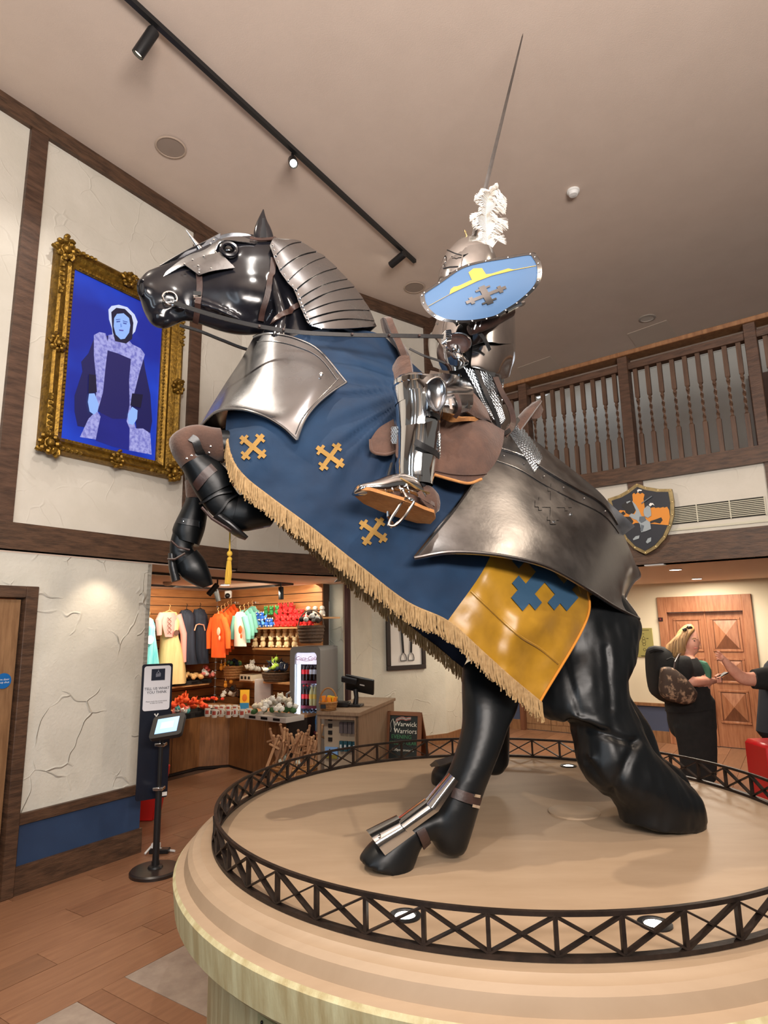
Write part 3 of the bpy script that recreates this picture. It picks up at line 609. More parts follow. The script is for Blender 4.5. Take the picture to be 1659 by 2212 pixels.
# far hind haunch
E_(((1140,1230),(1262,1212),-.08,.16), ((1165,1310),(1310,1295),-.15,.19), ((1200,1400),(1342,1380),-.22,.19), ((1215,1470),(1340,1450),-.2,.17), ((1222,1530),(1352,1500),-.12,.13), ((1236,1565),(1386,1550),-.05,.12), ((1262,1605),(1405,1592),0,.11), ((1290,1645),(1420,1632),.02,.11), ((1330,1675),(1462,1660),.04,.11), ((1362,1700),(1482,1700),.06,.11), ((1370,1722),(1482,1722),.06,.11), dome=False)
# propped legs
E_(((1003,1440),(1125,1450),.30,.10), ((1003,1490),(1110,1530),.38,.10), ((1004,1560),(1092,1568),.42,.085), ((993,1612),(1078,1610),.44,.08), ((977,1660),(1058,1660),.45,.08), ((952,1706),(1040,1706),.45,.082), ((934,1750),(1026,1750),.45,.085), ((926,1795),(1013,1795),.45,.082), ((938,1824),(1003,1828),.45,.07))
E_(((950,1738),(965,1800),.45,.065), ((900,1758),(935,1808),.45,.062), ((862,1780),(912,1822),.45,.062), ((828,1802),(902,1838),.45,.068), ((796,1830),(894,1860),.45,.078), ((774,1862),(880,1890),.45,.085), dome=False)
E_(((1010,1440),(1110,1455),-.28,.10), ((1020,1520),(1098,1530),-.36,.09), ((1028,1600),(1096,1600),-.41,.085), ((1030,1640),(1094,1645),-.42,.085), ((1042,1662),(1086,1658),-.42,.07))
E_(((1040,1615),(1050,1665),-.42,.07), ((990,1634),(1008,1680),-.42,.07), ((955,1648),(985,1692),-.42,.075), ((938,1668),(985,1700),-.42,.09), ((935,1698),(988,1702),-.42,.09), dome=False)
# raised forelegs: near
g.tube([M(352,676,.05), M(372,668,.058), M(392,656,.06)], .007, 8)
E_(((560,900),(540,1000),.10,.14), ((505,930),(498,1005),.15,.10), ((462,930),(470,990),.17,.075), ((420,926),(440,985),.18,.07), ((386,945),(430,985),.18,.068), ((378,975),(440,985),.18,.062), ((394,1012),(458,985),.18,.06), ((412,1045),(480,1010),.18,.058), ((430,1078),(498,1042),.18,.055), ((452,1108),(512,1062),.18,.05), ((478,1128),(520,1078),.18,.045))
E_(((486,1136),(502,1078),.18,.05), ((512,1142),(530,1070),.18,.062), ((545,1142),(556,1074),.18,.064), ((575,1138),(580,1098),.18,.055), ((588,1133),(590,1120),.18,.04), dome=True)
# far
E_(((540,910),(500,1010),-.12,.12), ((480,930),(470,1000),-.18,.08), ((425,950),(450,1010),-.20,.07), ((398,1005),(452,1010),-.21,.065), ((402,1050),(453,1052),-.22,.058), ((399,1085),(450,1088),-.22,.055), ((386,1115),(446,1115),-.22,.055), ((373,1148),(440,1148),-.22,.052), ((366,1175),(420,1175),-.22,.042), ((366,1200),(410,1196),-.22,.042))
E_(((372,1206),(424,1192),-.22,.048), ((384,1238),(440,1212),-.22,.06), ((404,1252),(452,1238),-.22,.055), ((430,1264),(458,1256),-.22,.035))
CUT=1
body = remesh(g, 'body', HORSE, horse, vox=.0105, sm=9)
body.data.materials.append(HOOF)
_mw = WM(body)
for p_ in body.data.polygons:
    q_ = proj(_mw @ p_.center)
    if q_[1] > 860: p_.material_index = len(body.data.materials)-1
from mathutils import noise as NZ
body.data.update(); _off = []
for v_ in body.data.vertices:
    w_ = _mw @ v_.co; x_, y_ = proj(w_); d_ = 0
    if y_ > 1290 and x_ > 1140 and w_.z > ZP+.02:
        k_ = min(1, (y_-1290)/60); d_ = k_*(.010*NZ.noise(w_*7)+.005*NZ.noise(Vector((w_.x*26, w_.y*26, w_.z*9))))
        for (ax_, ay_), (bx_, by_), r_, a_ in (((1232,1560),(1368,1604),9,-.016), ((1210,1400),(1255,1545),9,-.010), ((1310,1400),(1322,1530),8,-.010), ((1375,1600),(1320,1720),10,-.012), ((1262,1640),(1345,1745),8,-.008)):
            ux, uy = bx_-ax_, by_-ay_; tt = max(0, min(1, ((x_-ax_)*ux+(y_-ay_)*uy)/(ux*ux+uy*uy))); dd = math.hypot(x_-ax_-ux*tt, y_-ay_-uy*tt)
            d_ += a_*math.exp(-(dd/r_)**2)
    _off.append(d_)
_nr = [v_.normal.copy() for v_ in body.data.vertices]
for v_, d_, n_ in zip(body.data.vertices, _off, _nr):
    if d_: v_.co += n_*d_
body.data.update()
BV = bvh_of(body)
# carve a deeper eye: eyeball with rim; nostril ring
for sgn in (1, -1):
    lab = None
    c = (hit(BV, 494, 541, .0) if sgn > 0 else None)
    if c is None or (sgn > 0 and (c-M(494,541,.09)).length > .15): c = M(494, 541, .10)
    if sgn < 0: c = c-MN*(2*(c-M0).dot(MN))
    ax = (MU, UPZ, MN*sgn)
    g = G(); g.sph(c+MN*sgn*.0, (.024,.022,.018), 16, 10, ax=ax); g.obj('eyeball', cm('eye_black', 4, 4, 5, .03, coat=1), horse)
    g = G(); g.tube([c+MN*sgn*.008+MU*.034*math.cos(a)+UPZ*.030*math.sin(a) for a in [i*math.pi/9 for i in range(19)]], [.008+.004*abs(math.sin(i*math.pi/18)) for i in range(19)], 8); g.obj('eye_rim', HORSE, horse)
c = hit(BV, 306, 622, .002) or M(306, 622, .04)
g = G(); g.tube([c+MU*.012*math.cos(a)+MN*.012*math.cos(a)+UPZ*.034*math.sin(a) for a in [i*math.pi/8 for i in range(17)]], .0065, 8); g.obj('nostril_rim', HORSE, horse)
g = G(); g.sph(c-MN*.006-MU*.004, (.012,.012,.028), 12, 8, ax=(MU, MN, UPZ)); g.obj('nostril', DARK, horse)
# ears
def ear(off, dx=0):
    g = G(); R = []
    st = [((552,525),(592,525),.022), ((548,508),(590,508),.022), ((550,492),(585,494),.020), ((556,476),(578,480),.014), ((563,462),(573,466),.008), ((568,452),(570,453),.002)]
    g.rings(oloft([((a[0]+dx, a[1]), (b[0]+dx, b[1]), off, w) for a, b, w in st], n=14, dome=False)); g.obj('ear', HORSE, horse)
    g = G(); g.rings(oloft([((560+dx,515),(578+dx,515),off+.016,.008), ((562+dx,495),(576+dx,495),off+.016,.007), ((566+dx,472),(572+dx,472),off+.01,.004)], n=10, dome=False)); g.obj('ear_hollow', DARK, horse)
ear(.055); ear(-.055, 0)
# ---- bridle
def strap(pts, w=.022, th=.006, m=LEATH, name='strap', parent=None, lift=.004, bv=None, n=None, label=None):
    bv = bv or BV; P = []
    Q = resample([(x, y) for x, y in pts], n or max(8, len(pts)*5)) if len(pts) > 2 else [np.array(pts[0])+(np.array(pts[1])-np.array(pts[0]))*i/9 for i in range(10)]
    N = []
    for x, y in Q:
        d = ray(x, y).normalized(); h = bv.ray_cast(CAM, d)
        if h[0] is None:
            P.append(None); N.append(None); continue
        nn = h[1] if h[1].dot(d) < 0 else -h[1]; P.append(h[0]+nn*(lift+th/2)); N.append(nn)
    P_ = [p for p in P if p is not None]; N = [k for k in N if k is not None]
    g = G(); rows = []
    for i, p in enumerate(P_):
        d = (P_[min(i+1, len(P_)-1)]-P_[max(0, i-1)]).normalized(); s = d.cross(N[i]).normalized(); k = s.cross(d)
        rows.append([p+s*w/2+k*th/2, p-s*w/2+k*th/2, p-s*w/2-k*th/2, p+s*w/2-k*th/2])
    if len(rows) > 1: g.rings(rows)
    return g.obj(name, m, parent, auto=50, label=label), P_, N
bridle = thing('bridle', 'brown leather bridle with a steel bit ring and dark reins on the black horse', 'bridle', M(430, 650, .1))
strap([(430,590),(432,620),(429,650),(424,690),(420,708)], .026, name='noseband', parent=bridle, lift=.006)
strap([(590,560),(586,600),(576,640),(566,670),(562,692)], .026, name='throat_strap', parent=bridle, lift=.006)
strap([(590,700),(610,682),(640,664),(656,656)], .024, name='neck_strap', parent=bridle, lift=.008)
o, P_, N = strap([(427,632),(427,650)], .034, name='buckle', parent=bridle, lift=.012, m=CHROME, th=.004)
rc = hit(BV, 367, 645, .014) or M(367, 645, .07)
g = G(); g.tube([rc+MU*.030*math.cos(a)+UPZ*.030*math.sin(a) for a in [i*math.pi/12 for i in range(25)]], .0055, 8); g.obj('bit_ring', CHROME, bridle)
def ribbon(pts3, w, th, m, name, parent, up=UPZ, n=40, label=None):
    Q = [Vector(p) for p in resample([tuple(p) for p in pts3], n)]; rows = []
    for i, p in enumerate(Q):
        d = (Q[min(i+1, n-1)]-Q[max(0, i-1)]).normalized(); k = d.cross(up).normalized(); u = k.cross(d)
        rows.append([p+u*w/2+k*th/2, p-u*w/2+k*th/2, p-u*w/2-k*th/2, p+u*w/2-k*th/2])
    g = G(); g.rings(rows); return g.obj(name, m, parent, auto=50, label=label)
ribbon([M(376,654,.10), M(430,672,.16), M(500,692,.22), M(570,707,.27), M(650,718,.31), M(740,723,.33), M(850,725,.34), M(965,727,.33)], .018, .005, LEATB, 'rein', bridle)
ribbon([M(388,703,-.02), M(430,715,-.03), M(480,735,-.06), M(534,755,-.10), M(600,768,-.14)], .012, .010, LEATB, 'rein', bridle)
g = G()
for (x, y, o_) in ((560,706,.27), (612,713,.30), (760,723,.335), (840,725,.345), (905,726,.34)): g.bar(M(x-2,y,o_+.002), M(x+2,y,o_+.002), .021, .009, up=UPZ)
g.obj('rein_keeper', LEATH, bridle, smooth=False)
def rivet(parent, p, n, r=.0055, m=CHROME): 
    x = n.cross(UPZ); x = x.normalized() if x.length > .01 else Vector((1,0,0)); g = G(); g.lathe([(r, -.001), (r*.8, r*.45), (.001, r*.6)], p, 10, ax=(x, n.cross(x), n)); return g.obj('rivet', m, parent)
def interp_tab(tab, nu, nv):
    rows = [resample(r, nv) for r in tab]; cols = [resample([rows[i][j] for i in range(len(rows))], nu) for j in range(nv)]
    return [[cols[j][i] for j in range(nv)] for i in range(nu)]
def pgrid(tab, nu, nv): return [[M(q[0], q[1], q[2]) for q in r] for r in interp_tab(tab, nu, nv)]
def mir(p): return p-MN*(2*(p-M0).dot(MN))
# ---- chamfron
ch = thing('chamfron', 'dull steel face plate with a spike and riveted cheek flap on the horse head', 'armour', M(430, 560, 0))
tab = [[(345,583,-.02),(342,586,.02),(346,592,.05),(352,598,.062)], [(398,552,-.02),(396,556,.03),(395,566,.062),(400,572,.078)], [(440,532,-.02),(440,536,.035),(440,552,.075),(440,572,.088)], [(474,514,-.02),(472,518,.04),(468,532,.08),(462,552,.098)]]
rows = pgrid(tab, 20, 12); g = G(); g.grid(rows, .004, out=MN+UPZ); g.obj('nose_plate', STEELB, ch)
tab = [[(472,514,-.01),(470,518,.04),(468,524,.07),(462,545,.09)], [(498,508,-.01),(497,511,.045),(494,514,.075),(478,520,.10)], [(528,509,-.01),(528,511,.05),(526,516,.08),(524,522,.10)], [(566,516,-.01),(562,518,.05),(558,522,.085),(550,526,.10)]]
rows2 = pgrid(tab, 16, 8); g = G(); g.grid(rows2, .004, out=MN+UPZ); g.obj('brow_plate', STEELB, ch)
for R in (rows, rows2):
    g = G(); g.grid([[mir(p) for p in r] for r in R], .004, out=-MN+UPZ); g.obj('side_plate', STEELB, ch)
tab = [[(398,571,.086),(415,583,.098),(430,594,.104)], [(430,556,.092),(445,572,.108),(460,585,.116)], [(474,544,.105),(490,560,.12),(508,578,.124)]]
R = pgrid(tab, 10, 8); g = G(); g.grid(R, .004, out=MN); g.obj('cheek_flap', STEELD, ch)
for x, y in ((398,570),(416,561),(440,553),(466,545),(430,589),(456,580),(480,576),(502,574),(428,574),(455,526),(462,518)): 
    o_ = .108 if y > 553 and x > 410 else .094
    rivet(ch, M(x, y, o_+.006), MN, .005)
a, b = M(434,541,.0), M(413,512,.02); d = (b-a).normalized(); x = d.cross(MN).normalized()
g = G(); g.lathe([(.018,0),(.014,.02),(.008,.055),(.0015,.105)], a, 14, ax=(x, d.cross(x), d)); g.obj('spike', STEEL, ch)
strap([(540,519),(560,522),(580,521),(596,519)], .018, name='poll_strap', parent=ch, lift=.008)
# ---- crinet: overlapping lames
cn = thing('crinet', 'steel neck armour of overlapping curved lames behind the horse head', 'armour', M(700, 620, 0))
low = [(583,530),(590,552),(601,580),(617,606),(634,626),(642,645),(648,662),(654,676),(660,690),(668,702),(690,711)]
top = [(600,516),(645,521),(680,542),(699,553),(724,576),(748,601),(763,617),(782,643),(798,668),(808,692),(813,706)]
lowo = [.118,.125,.135,.145,.155,.165,.175,.185,.19,.195,.20]
nL = 10
for i in range(nL):
    rows = []
    for u in (-.0, .25, .5, .75, 1.0, 1.18):
        t = min(i+u, 10.0) if i < nL-1 else i+min(u, 1.0); L_ = cr(low, t); T_ = cr(top, t); lo = cr([(q,) for q in lowo], t)[0]
        lift = .010*(u)+.001*(i % 2); r = []
        for j in range(13):
            v = j/12; x = L_[0]+(T_[0]-L_[0])*v; y = L_[1]+(T_[1]-L_[1])*v-9*math.sin(v*math.pi)*(1 if t < 9.6 else -.3)
            off = lo*math.cos(v*math.pi/2)**.75+.018*math.sin(v*math.pi)
            r.append(M(x, y, off+lift*.6)+UPZ*lift*.5)
        rows.append(r+[mir(p) for p in r[-2::-1]])
    g = G(); g.grid(rows, .003, out=UPZ+MU*.0); g.obj('lame', STEELB, cn)
for i in range(21):
    t = i*.5; q = cr(low, min(t, 9.9)); lo = cr([(k,) for k in lowo], min(t, 9.9))[0]; rivet(cn, M(q[0]+6, q[1]-1, lo+.012), MN, .004)
# ---- peytral
pe = thing('peytral', 'large polished curved steel breastplate across the chest of the black horse', 'armour', M(580, 840, .2))
tab = [[(548,728,.03),(520,778,.03),(487,828,.03),(455,880,.03),(431,922,.03)],
       [(566,722,.10),(545,778,.14),(517,832,.17),(488,868,.19),(468,889,.20)],
       [(596,722,.17),(585,778,.24),(560,840,.29),(535,880,.31),(518,884,.32)],
       [(640,732,.22),(636,790,.30),(612,855,.37),(588,895,.39),(566,897,.40)],
       [(690,758,.25),(690,810,.34),(668,850,.40),(628,895,.43),(610,922,.44)],
       [(748,826,.32),(712,850,.38),(682,876,.42),(658,908,.45),(641,951,.46)]]
R = pgrid(tab, 26, 22); g = G(); g.grid(R, .005, out=MN+MU); g.obj('breastplate', STEELB, pe)
g = G(); g.grid([[mir(p) for p in r] for r in R], .005, out=-MN+MU); g.obj('breastplate', STEELB, pe)
g = G(); g.grid([[p, mir(p)] for p in R[0]], .005, out=MU); g.obj('front_seam', STEELB, pe)
def edge_roll(E, r, name, parent, m, sh=Vector((0,0,0))): g = G(); g.tube([p+sh for p in E], r, 8); return g.obj(name, m, parent)
edge_roll([r[0] for r in R], .006, 'rolled_edge', pe, STEELB); edge_roll([r[-1] for r in R], .006, 'rolled_edge', pe, STEELB); edge_roll(R[-1], .006, 'rolled_edge', pe, STEELB)
inn = [[R[i][j]+MN*.004 for j in (1, 1)] for i in range(len(R))]
edge_roll([lerp(R[i][1], R[i][2], .5)+MN*.002 for i in range(4, len(R)-1)], .0022, 'raised_line', pe, STEELB)
edge_roll([R[-2][j]+MN*.002 for j in range(1, 21)], .0022, 'raised_line', pe, STEELB)
rivet(pe, M(694, 808, .352), MN, .009)
# ---- crupper
cp = thing('crupper', 'huge flared steel rump plate with an embossed cross on the black horse hindquarters', 'armour', M(1150, 1130, .2))
tab = [[(1100,918,.0),(1078,958,.14),(1040,1016,.36),(985,1095,.51),(940,1150,.57),(895,1206,.60)],
       [(1150,948,.0),(1135,978,.15),(1105,1040,.37),(1060,1110,.52),(1010,1160,.60),(975,1193,.64)],
       [(1205,990,.0),(1192,1015,.15),(1170,1075,.37),(1140,1130,.52),(1110,1170,.60),(1080,1200,.65)],
       [(1262,1035,.0),(1248,1050,.14),(1235,1105,.35),(1215,1160,.50),(1195,1195,.58),(1180,1224,.63)],
       [(1312,1082,.0),(1305,1088,.09),(1308,1140,.26),(1290,1195,.41),(1275,1230,.50),(1268,1272,.57)],
       [(1345,1150,-.06),(1350,1165,.0),(1355,1200,.14),(1345,1240,.28),(1335,1275,.38),(1325,1308,.46)],
       [(1376,1225,-.12),(1382,1245,-.04),(1368,1258,.06),(1356,1278,.18),(1352,1300,.29),(1380,1337,.37)]]
R = pgrid(tab, 34, 26); g = G(); g.grid(R, .005, out=MN+UPZ); rp = g.obj('rump_plate', STEELD, cp)
cmR = R
g = G(); g.grid([[mir(p) for p in r] for r in R[:28]], .005, out=-MN+UPZ); g.obj('rump_plate', STEELD, cp)
edge_roll([r[-1] for r in R], .008, 'rolled_edge', cp, STEELB); edge_roll(R[0], .008, 'rolled_edge', cp, STEELB); edge_roll(R[-1], .007, 'rolled_edge', cp, STEELB)
edge_roll([R[i][6]+MN*.004+UPZ*.003 for i in range(1, 26)], .007, 'ridge_band', cp, STEELB); edge_roll([R[i][8]+MN*.003 for i in range(1, 26)], .003, 'ridge_band', cp, STEELB)
for i in range(2, 26, 4): rivet(cp, R[i][7]+MN*.006+UPZ*.002, (MN+UPZ*.6).normalized(), .0055, STEELB)
BC = bvh_of(rp)
def cross_poly(cx, cy, s, rot, sx=1, sy=1, fat=.13, arm=.30, tip=.12):
    """cross crosslet outline in px"""
    a = fat; P = []
    one = [(a, a), (.62, a), (.62, arm), (.80, arm), (.80, a*.95), (1.0, a*.95)]
    seq = one+[(x, -y) for x, y in one[::-1]]
    for k in range(4):
        t = -k*math.pi/2; ct, st = math.cos(t), math.sin(t)
        for x, y in seq[1:-1]: P.append((x*ct-y*st, x*st+y*ct))
        P.append((seq[-1][0]*ct-seq[-1][1]*st, seq[-1][0]*st+seq[-1][1]*ct))
    ct, st = math.cos(rot), math.sin(rot)
    return [(cx+s*(x*ct-y*st)*sx, cy+s*(x*st+y*ct)*sy) for x, y in P]
def drape(poly, bv, lift, name, m, parent, thick=.003, cuts=1):
    bm = bmesh.new(); vs = [bm.verts.new((x, y, 0)) for x, y in poly]; f = bm.faces.new(vs); bmesh.ops.triangulate(bm, faces=[f])
    for _ in range(cuts): bmesh.ops.subdivide_edges(bm, edges=[e for e in bm.edges if e.calc_length() > 9], cuts=1); bmesh.ops.triangulate(bm, faces=bm.faces[:])
    bm.verts.index_update(); V_ = []; last = None
    for v in bm.verts:
        h = hit(bv, v.co.x, v.co.y, lift); V_.append(h)
    ok = [p for p in V_ if p]; 
    if not ok: return None
    V_ = [p if p else min(ok, key=lambda q: (proj(q)[0]-bm.verts[0].co.x)**2) if False else p for p in V_]
    F_ = [tuple(v.index for v in f.verts) for f in bm.faces if all(V_[v.index] is not None for v in f.verts)]
    bd = [e for e in bm.edges if len(e.link_faces) == 1]; E2 = [(e.verts[0].index, e.verts[1].index) for e in bd]; bm.free()
    V2 = [p if p else Vector((0,0,0)) for p in V_]; n = len(V2)
    vd = [(CAM-p).normalized() if p.length else p for p in V2]
    allv = [p+d*thick for p, d in zip(V2, vd)]+V2
    F3 = F_+[tuple(i+n for i in f[::-1]) for f in F_]+[(a, b, b+n, a+n) for a, b in E2 if V_[a] is not None and V_[b] is not None]
    used = sorted({i for f in F3 for i in f}); mp = {k: j for j, k in enumerate(used)}
    g = G(); g.add([allv[i] for i in used], [tuple(mp[i] for i in f) for f in F3]); return g.obj(name, m, parent, auto=30)
bm_ = bmesh.new()
P = cross_poly(1196, 1088, 42, .02, .95, 1.05, fat=.17, arm=.32); o = drape(P, BC, -.0005, 'embossed_cross', STEELD, cp, .008)
rivet(cp, hit(BC, 1232, 1112, .004), MN, .007); rivet(cp, hit(BC, 1195, 1128, .004), MN, .007)
# ---- caparison
cap = thing('caparison', 'deep blue and gold cloth horse blanket with a tan fringe on the rearing horse', 'cloth', M(800, 1000, .4))
tb = [[(545,748,.0),(518,805,.03),(500,855,.08),(490,900,.16),(487,934,.22)],
 [(580,735,.05),(550,810,.13),(525,890,.24),(508,950,.30),(499,990,.32)],
 [(630,725,.12),(600,810,.27),(570,900,.36),(548,980,.40),(527,1031,.40)],
 [(690,712,.13),(680,820,.30),(655,920,.42),(620,1010,.455),(586,1078,.46)],
 [(750,711,.09),(752,820,.32),(745,930,.455),(715,1045,.485),(671,1141,.49)],
 [(820,722,.02),(835,850,.32),(840,970,.47),(812,1105,.505),(772,1221,.51)],
 [(872,768,-.02),(905,890,.34),(915,1030,.49),(905,1175,.53),(877,1301,.53)],
 [(1020,900,-.02),(1070,1000,.22),(1085,1110,.42),(1050,1220,.53),(966,1343,.55)],
 [(1110,960,-.04),(1150,1060,.18),(1160,1170,.40),(1120,1300,.56),(1040,1408,.56)],
 [(1200,1020,-.06),(1225,1100,.16),(1230,1190,.38),(1195,1320,.55),(1100,1462,.56)],
 [(1270,1080,-.08),(1270,1160,.14),(1256,1240,.38),(1268,1333,.50),(1165,1516,.55)]]
NU, NV = 141, 72
T_ = interp_tab(tb, NU, NV); split = int((NU-1)*7/10)
from mathutils import noise as NZ
Rg = []
for i, r in enumerate(T_):
    row = []
    for j, q in enumerate(r):
        u, v = i/(NU-1)*10, j/(NV-1)
        w = .010*NZ.noise(Vector((q[0]*.012, q[1]*.012, 3)))+.006*NZ.noise(Vector((q[0]*.03, q[1]*.03, 9)))
        # folds fanning forward from the saddle
        dx, dy = q[0]-905, q[1]-835; ang = math.atan2(dy, -dx); rr_ = math.hypot(dx, dy)
        if dx < 30: w += .014*math.sin(ang*26+2.5*NZ.noise(Vector((ang*3, rr_*.006, 0))))*math.exp(-((rr_-130)/125)**2)*min(1, v*6)
        if i > split: w += .010*math.sin((q[0]+q[1]*.45)*.055+2*NZ.noise(Vector((q[0]*.01, q[1]*.01, 5))))*v
        else: w += .011*math.sin((q[0]*.9+q[1]*.5)*.04+2*NZ.noise(Vector((q[0]*.006, q[1]*.006, 5))))*v
        row.append(M(q[0], q[1], q[2]+w))
    Rg.append(row)
g = G(); g.grid(Rg[:split+1], .006, out=MN); bp_ = g.obj('blue_panel', NAVY, cap, auto=80); 
g = G(); g.grid(Rg[split:], .006, out=MN); gp_ = g.obj('gold_panel', GOLD, cap, auto=80)
BB = bvh_of(bp_); BG = bvh_of(gp_)
# piping along the rear edge of the gold panel, and the diagonal folded seam
edge_roll([p+MN*.004 for p in Rg[-1][36:]], .005, 'piping', cap, cm('piping_gold', 190, 120, 30)); 
seam = [(1018,1278),(1060,1318),(1120,1372),(1165,1400),(1205,1433)]
Q = [hit(BG, *q, .003) for q in resample(seam, 24)]; edge_roll([p for p in Q if p], .005, 'seam', cap, GOLD)
tb2 = [[(1240,1238,.50),(1256,1256,.50)],[(1258,1290,.49),(1262,1292,.49)],[(1292,1262,.44),(1296,1268,.44)]]
g = G(); g.prism([M(1238,1235,.49), M(1262,1297,.48), M(1310,1262,.40), M(1290,1230,.42)], -MN*.006); g.obj('gold_flap', GOLD, cap)
for cx, cy, s, rot in ((547,966,34,.70), (713,987,35,.62), (806,1148,35,.62)):
    drape(cross_poly(cx, cy, s, rot, fat=.14, arm=.34), BB, .003, 'cross_badge', BADGE, cap, .004)
def bigcross(): 
    a = .17; one = [(a, a), (.55, a), (.55, .44), (.80, .44), (.80, .22), (1.05, .22)]; seq = one+[(x, -y) for x, y in one[::-1]]; P = []
    for k in range(4):
        t = -k*math.pi/2; ct, st = math.cos(t), math.sin(t)
        for x, y in seq[1:]: P.append((x*ct-y*st, x*st+y*ct))
    r = math.radians(45); return [(1176+94*(x*math.cos(r)-y*math.sin(r))*.86, 1236+94*(x*math.sin(r)+y*math.cos(r))) for x, y in P]
drape(bigcross(), BG, .003, 'large_blue_cross', BADGEB, cap, .004)
# fringe: separate cords hanging from the hem
def fringe(hem, n, L, name, lean=0.0, cord=.0032, parent=cap):
    edge_roll([p+MN*.005 for p in hem], .0055, 'fringe_braid', parent, FRING)
    g = G(); H = resample([tuple(p) for p in hem], n)
    for k, p in enumerate(H):
        for s in (0, 1):
            a = Vector(p)+MN*(.006+.007*s)+MU*random.uniform(-.004, .004); l = L*random.uniform(.86, 1.08)
            b = a-UPZ*l*.5+Vector((random.uniform(-.004, .004), random.uniform(-.004, .004), 0)); c = a-UPZ*l+Vector((random.uniform(-.009, .009), random.uniform(-.007, .007), 0))+MU*lean*l
            g.tube([a, b, c], [cord, cord*1.1, cord*.8], 5)
    o = g.obj(name, FRING, parent); o['kind'] = 'stuff'; return o
fringe([r[-1] for r in Rg], 330, .074, 'fringe')
fh = [(600,1105,-.38),(650,1150,-.38),(720,1214,-.40),(800,1284,-.42),(880,1350,-.43),(940,1396,-.43),(1000,1446,-.43)]
FH = resample(fh, 60); top_ = [M(q[0]+70, q[1]-150, q[2]+.04) for q in FH]; bot_ = [M(*q) for q in FH]
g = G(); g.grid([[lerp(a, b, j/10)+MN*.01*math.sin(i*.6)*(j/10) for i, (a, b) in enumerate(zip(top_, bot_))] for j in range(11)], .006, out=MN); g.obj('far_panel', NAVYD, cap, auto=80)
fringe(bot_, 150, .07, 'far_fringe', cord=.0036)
# ---- fetlock guards on the propped legs
def guard(parent, quads, off, m=STEEL):
    for q in quads:       # quad px: a,b (upper edge), d,c (lower edge), bulge
        a, b, c, d = q; rows = []
        for i in range(7):
            u = i/6; A = (lerp(a[0], d[0], u), lerp(a[1], d[1], u)); B = (lerp(b[0], c[0], u), lerp(b[1], c[1], u)); r = []
            for j in range(11):
                v = j/10; r.append(M(lerp(A[0], B[0], v), lerp(A[1], B[1], v), off+.095*math.sqrt(math.sin(math.pi/2*min(1,v*1.4+.02)))))
            rows.append(r)
        g = G(); g.grid(rows, .003, out=MN+MU); g.obj('plate', m, parent)
fg = thing('fetlock_guard', 'shiny three-plate steel hoof guard with brown straps on the nearest propped leg', 'armour', M(880, 1780, .5))
guard(fg, [((791,1793),(858,1757),(897,1798),(832,1850))[:4] and ((791,1793),(832,1848),(897,1800),(856,1760))], .45)
guard(fg, [((856,1768),(882,1800),(948,1752),(916,1724))], .458)
guard(fg, [((914,1732),(946,1754),(990,1688),(968,1668))], .468)
for q in ((908,1776), (965,1708), (820,1805)): rivet(fg, M(q[0], q[1], .54), MN, .006)
strap([(978,1712),(1000,1720),(1020,1726),(1034,1732)], .036, name='fetlock_strap', parent=fg, lift=.004)
strap([(907,1792),(916,1812),(922,1838)], .034, name='pastern_strap', parent=fg, lift=.006)
strap([(1020,1716),(1032,1718)], .01, .003, CHROME, 'buckle', fg, lift=.012); strap([(1016,1738),(1030,1741)], .01, .003, CHROME, 'buckle', fg, lift=.012)
fg2 = thing('fetlock_guard', 'steel hoof guard on the far propped leg, mostly hidden behind the near leg', 'armour', M(960, 1650, -.4))
g = G(); g.grid([[M(928,1652,-.40), M(940,1642,-.36), M(980,1632,-.34)], [M(932,1657,-.40), M(950,1655,-.33), M(982,1642,-.30)]], .008, out=UPZ); g.obj('plate', STEELD, fg2)
# ---- leather boots on the raised forelegs
fb = thing('foreleg_boot', 'brown suede knee cover and black leather boot on the near raised foreleg', 'armour', M(430, 980, .18))
g = G(); g.rings(oloft([((474,928),(482,998),.17,.082), ((455,926),(462,1000),.175,.088), ((425,921),(440,990),.18,.086), ((392,928),(425,995),.18,.085), ((366,950),(430,1000),.18,.082), ((372,980),(436,1000),.18,.078), ((392,1012),(444,990),.18,.074)], n=28, dome=False))
kb = g.obj('knee_cover', SUEDE, fb)
KB = bvh_of(kb)
for x, y in ((455,964),(452,977),(404,990),(414,984)): rivet(fb, hit(KB, x, y, .001) or M(x, y, .27), MN, .005)
strap([(412,946),(422,952),(428,968),(436,980),(446,990)], .03, .004, LEATB, 'elbow_tab', fb, .006, KB)
def seg(sts, name, m, parent, n=22): g = G(); g.rings(oloft(sts, n=n, dome=False)); return g.obj(name, m, parent)
s1 = seg([((392,1010),(448,988),.18,.074), ((408,1040),(476,1003),.18,.074), ((420,1062),(492,1020),.18,.072), ((434,1084),(508,1046),.18,.066)], 'shin_boot', HOOF, fb)
B1 = bvh_of(s1)
strap([(424,1052),(440,1030),(452,1018),(462,1010)], .036, .004, LEATH, 'calf_strap', fb, .003, B1)
bv2 = BV
strap([(432,1087),(448,1080),(470,1068),(498,1064)], .008, .006, LEATB, 'lace', fb, .008, BV); strap([(462,1118),(480,1100),(492,1082),(510,1072)], .008, .006, LEATB, 'lace', fb, .010, BV)
g = G(); g.tube([M(436,1096,.22), M(458,1120,.23), M(480,1134,.23), M(500,1145,.23)], .006, 8); g.obj('lace', LEATH, fb)
seg([((462,1122),(478,1112),.20,.05), ((486,1140),(500,1128),.20,.055), ((510,1158),(522,1148),.20,.05), ((530,1166),(536,1160),.20,.03)], 'heel_flap', LEATB, fb)
fb2 = thing('foreleg_boot', 'black leather boot with a buckled strap on the far hanging foreleg', 'armour', M(410, 1140, -.2))
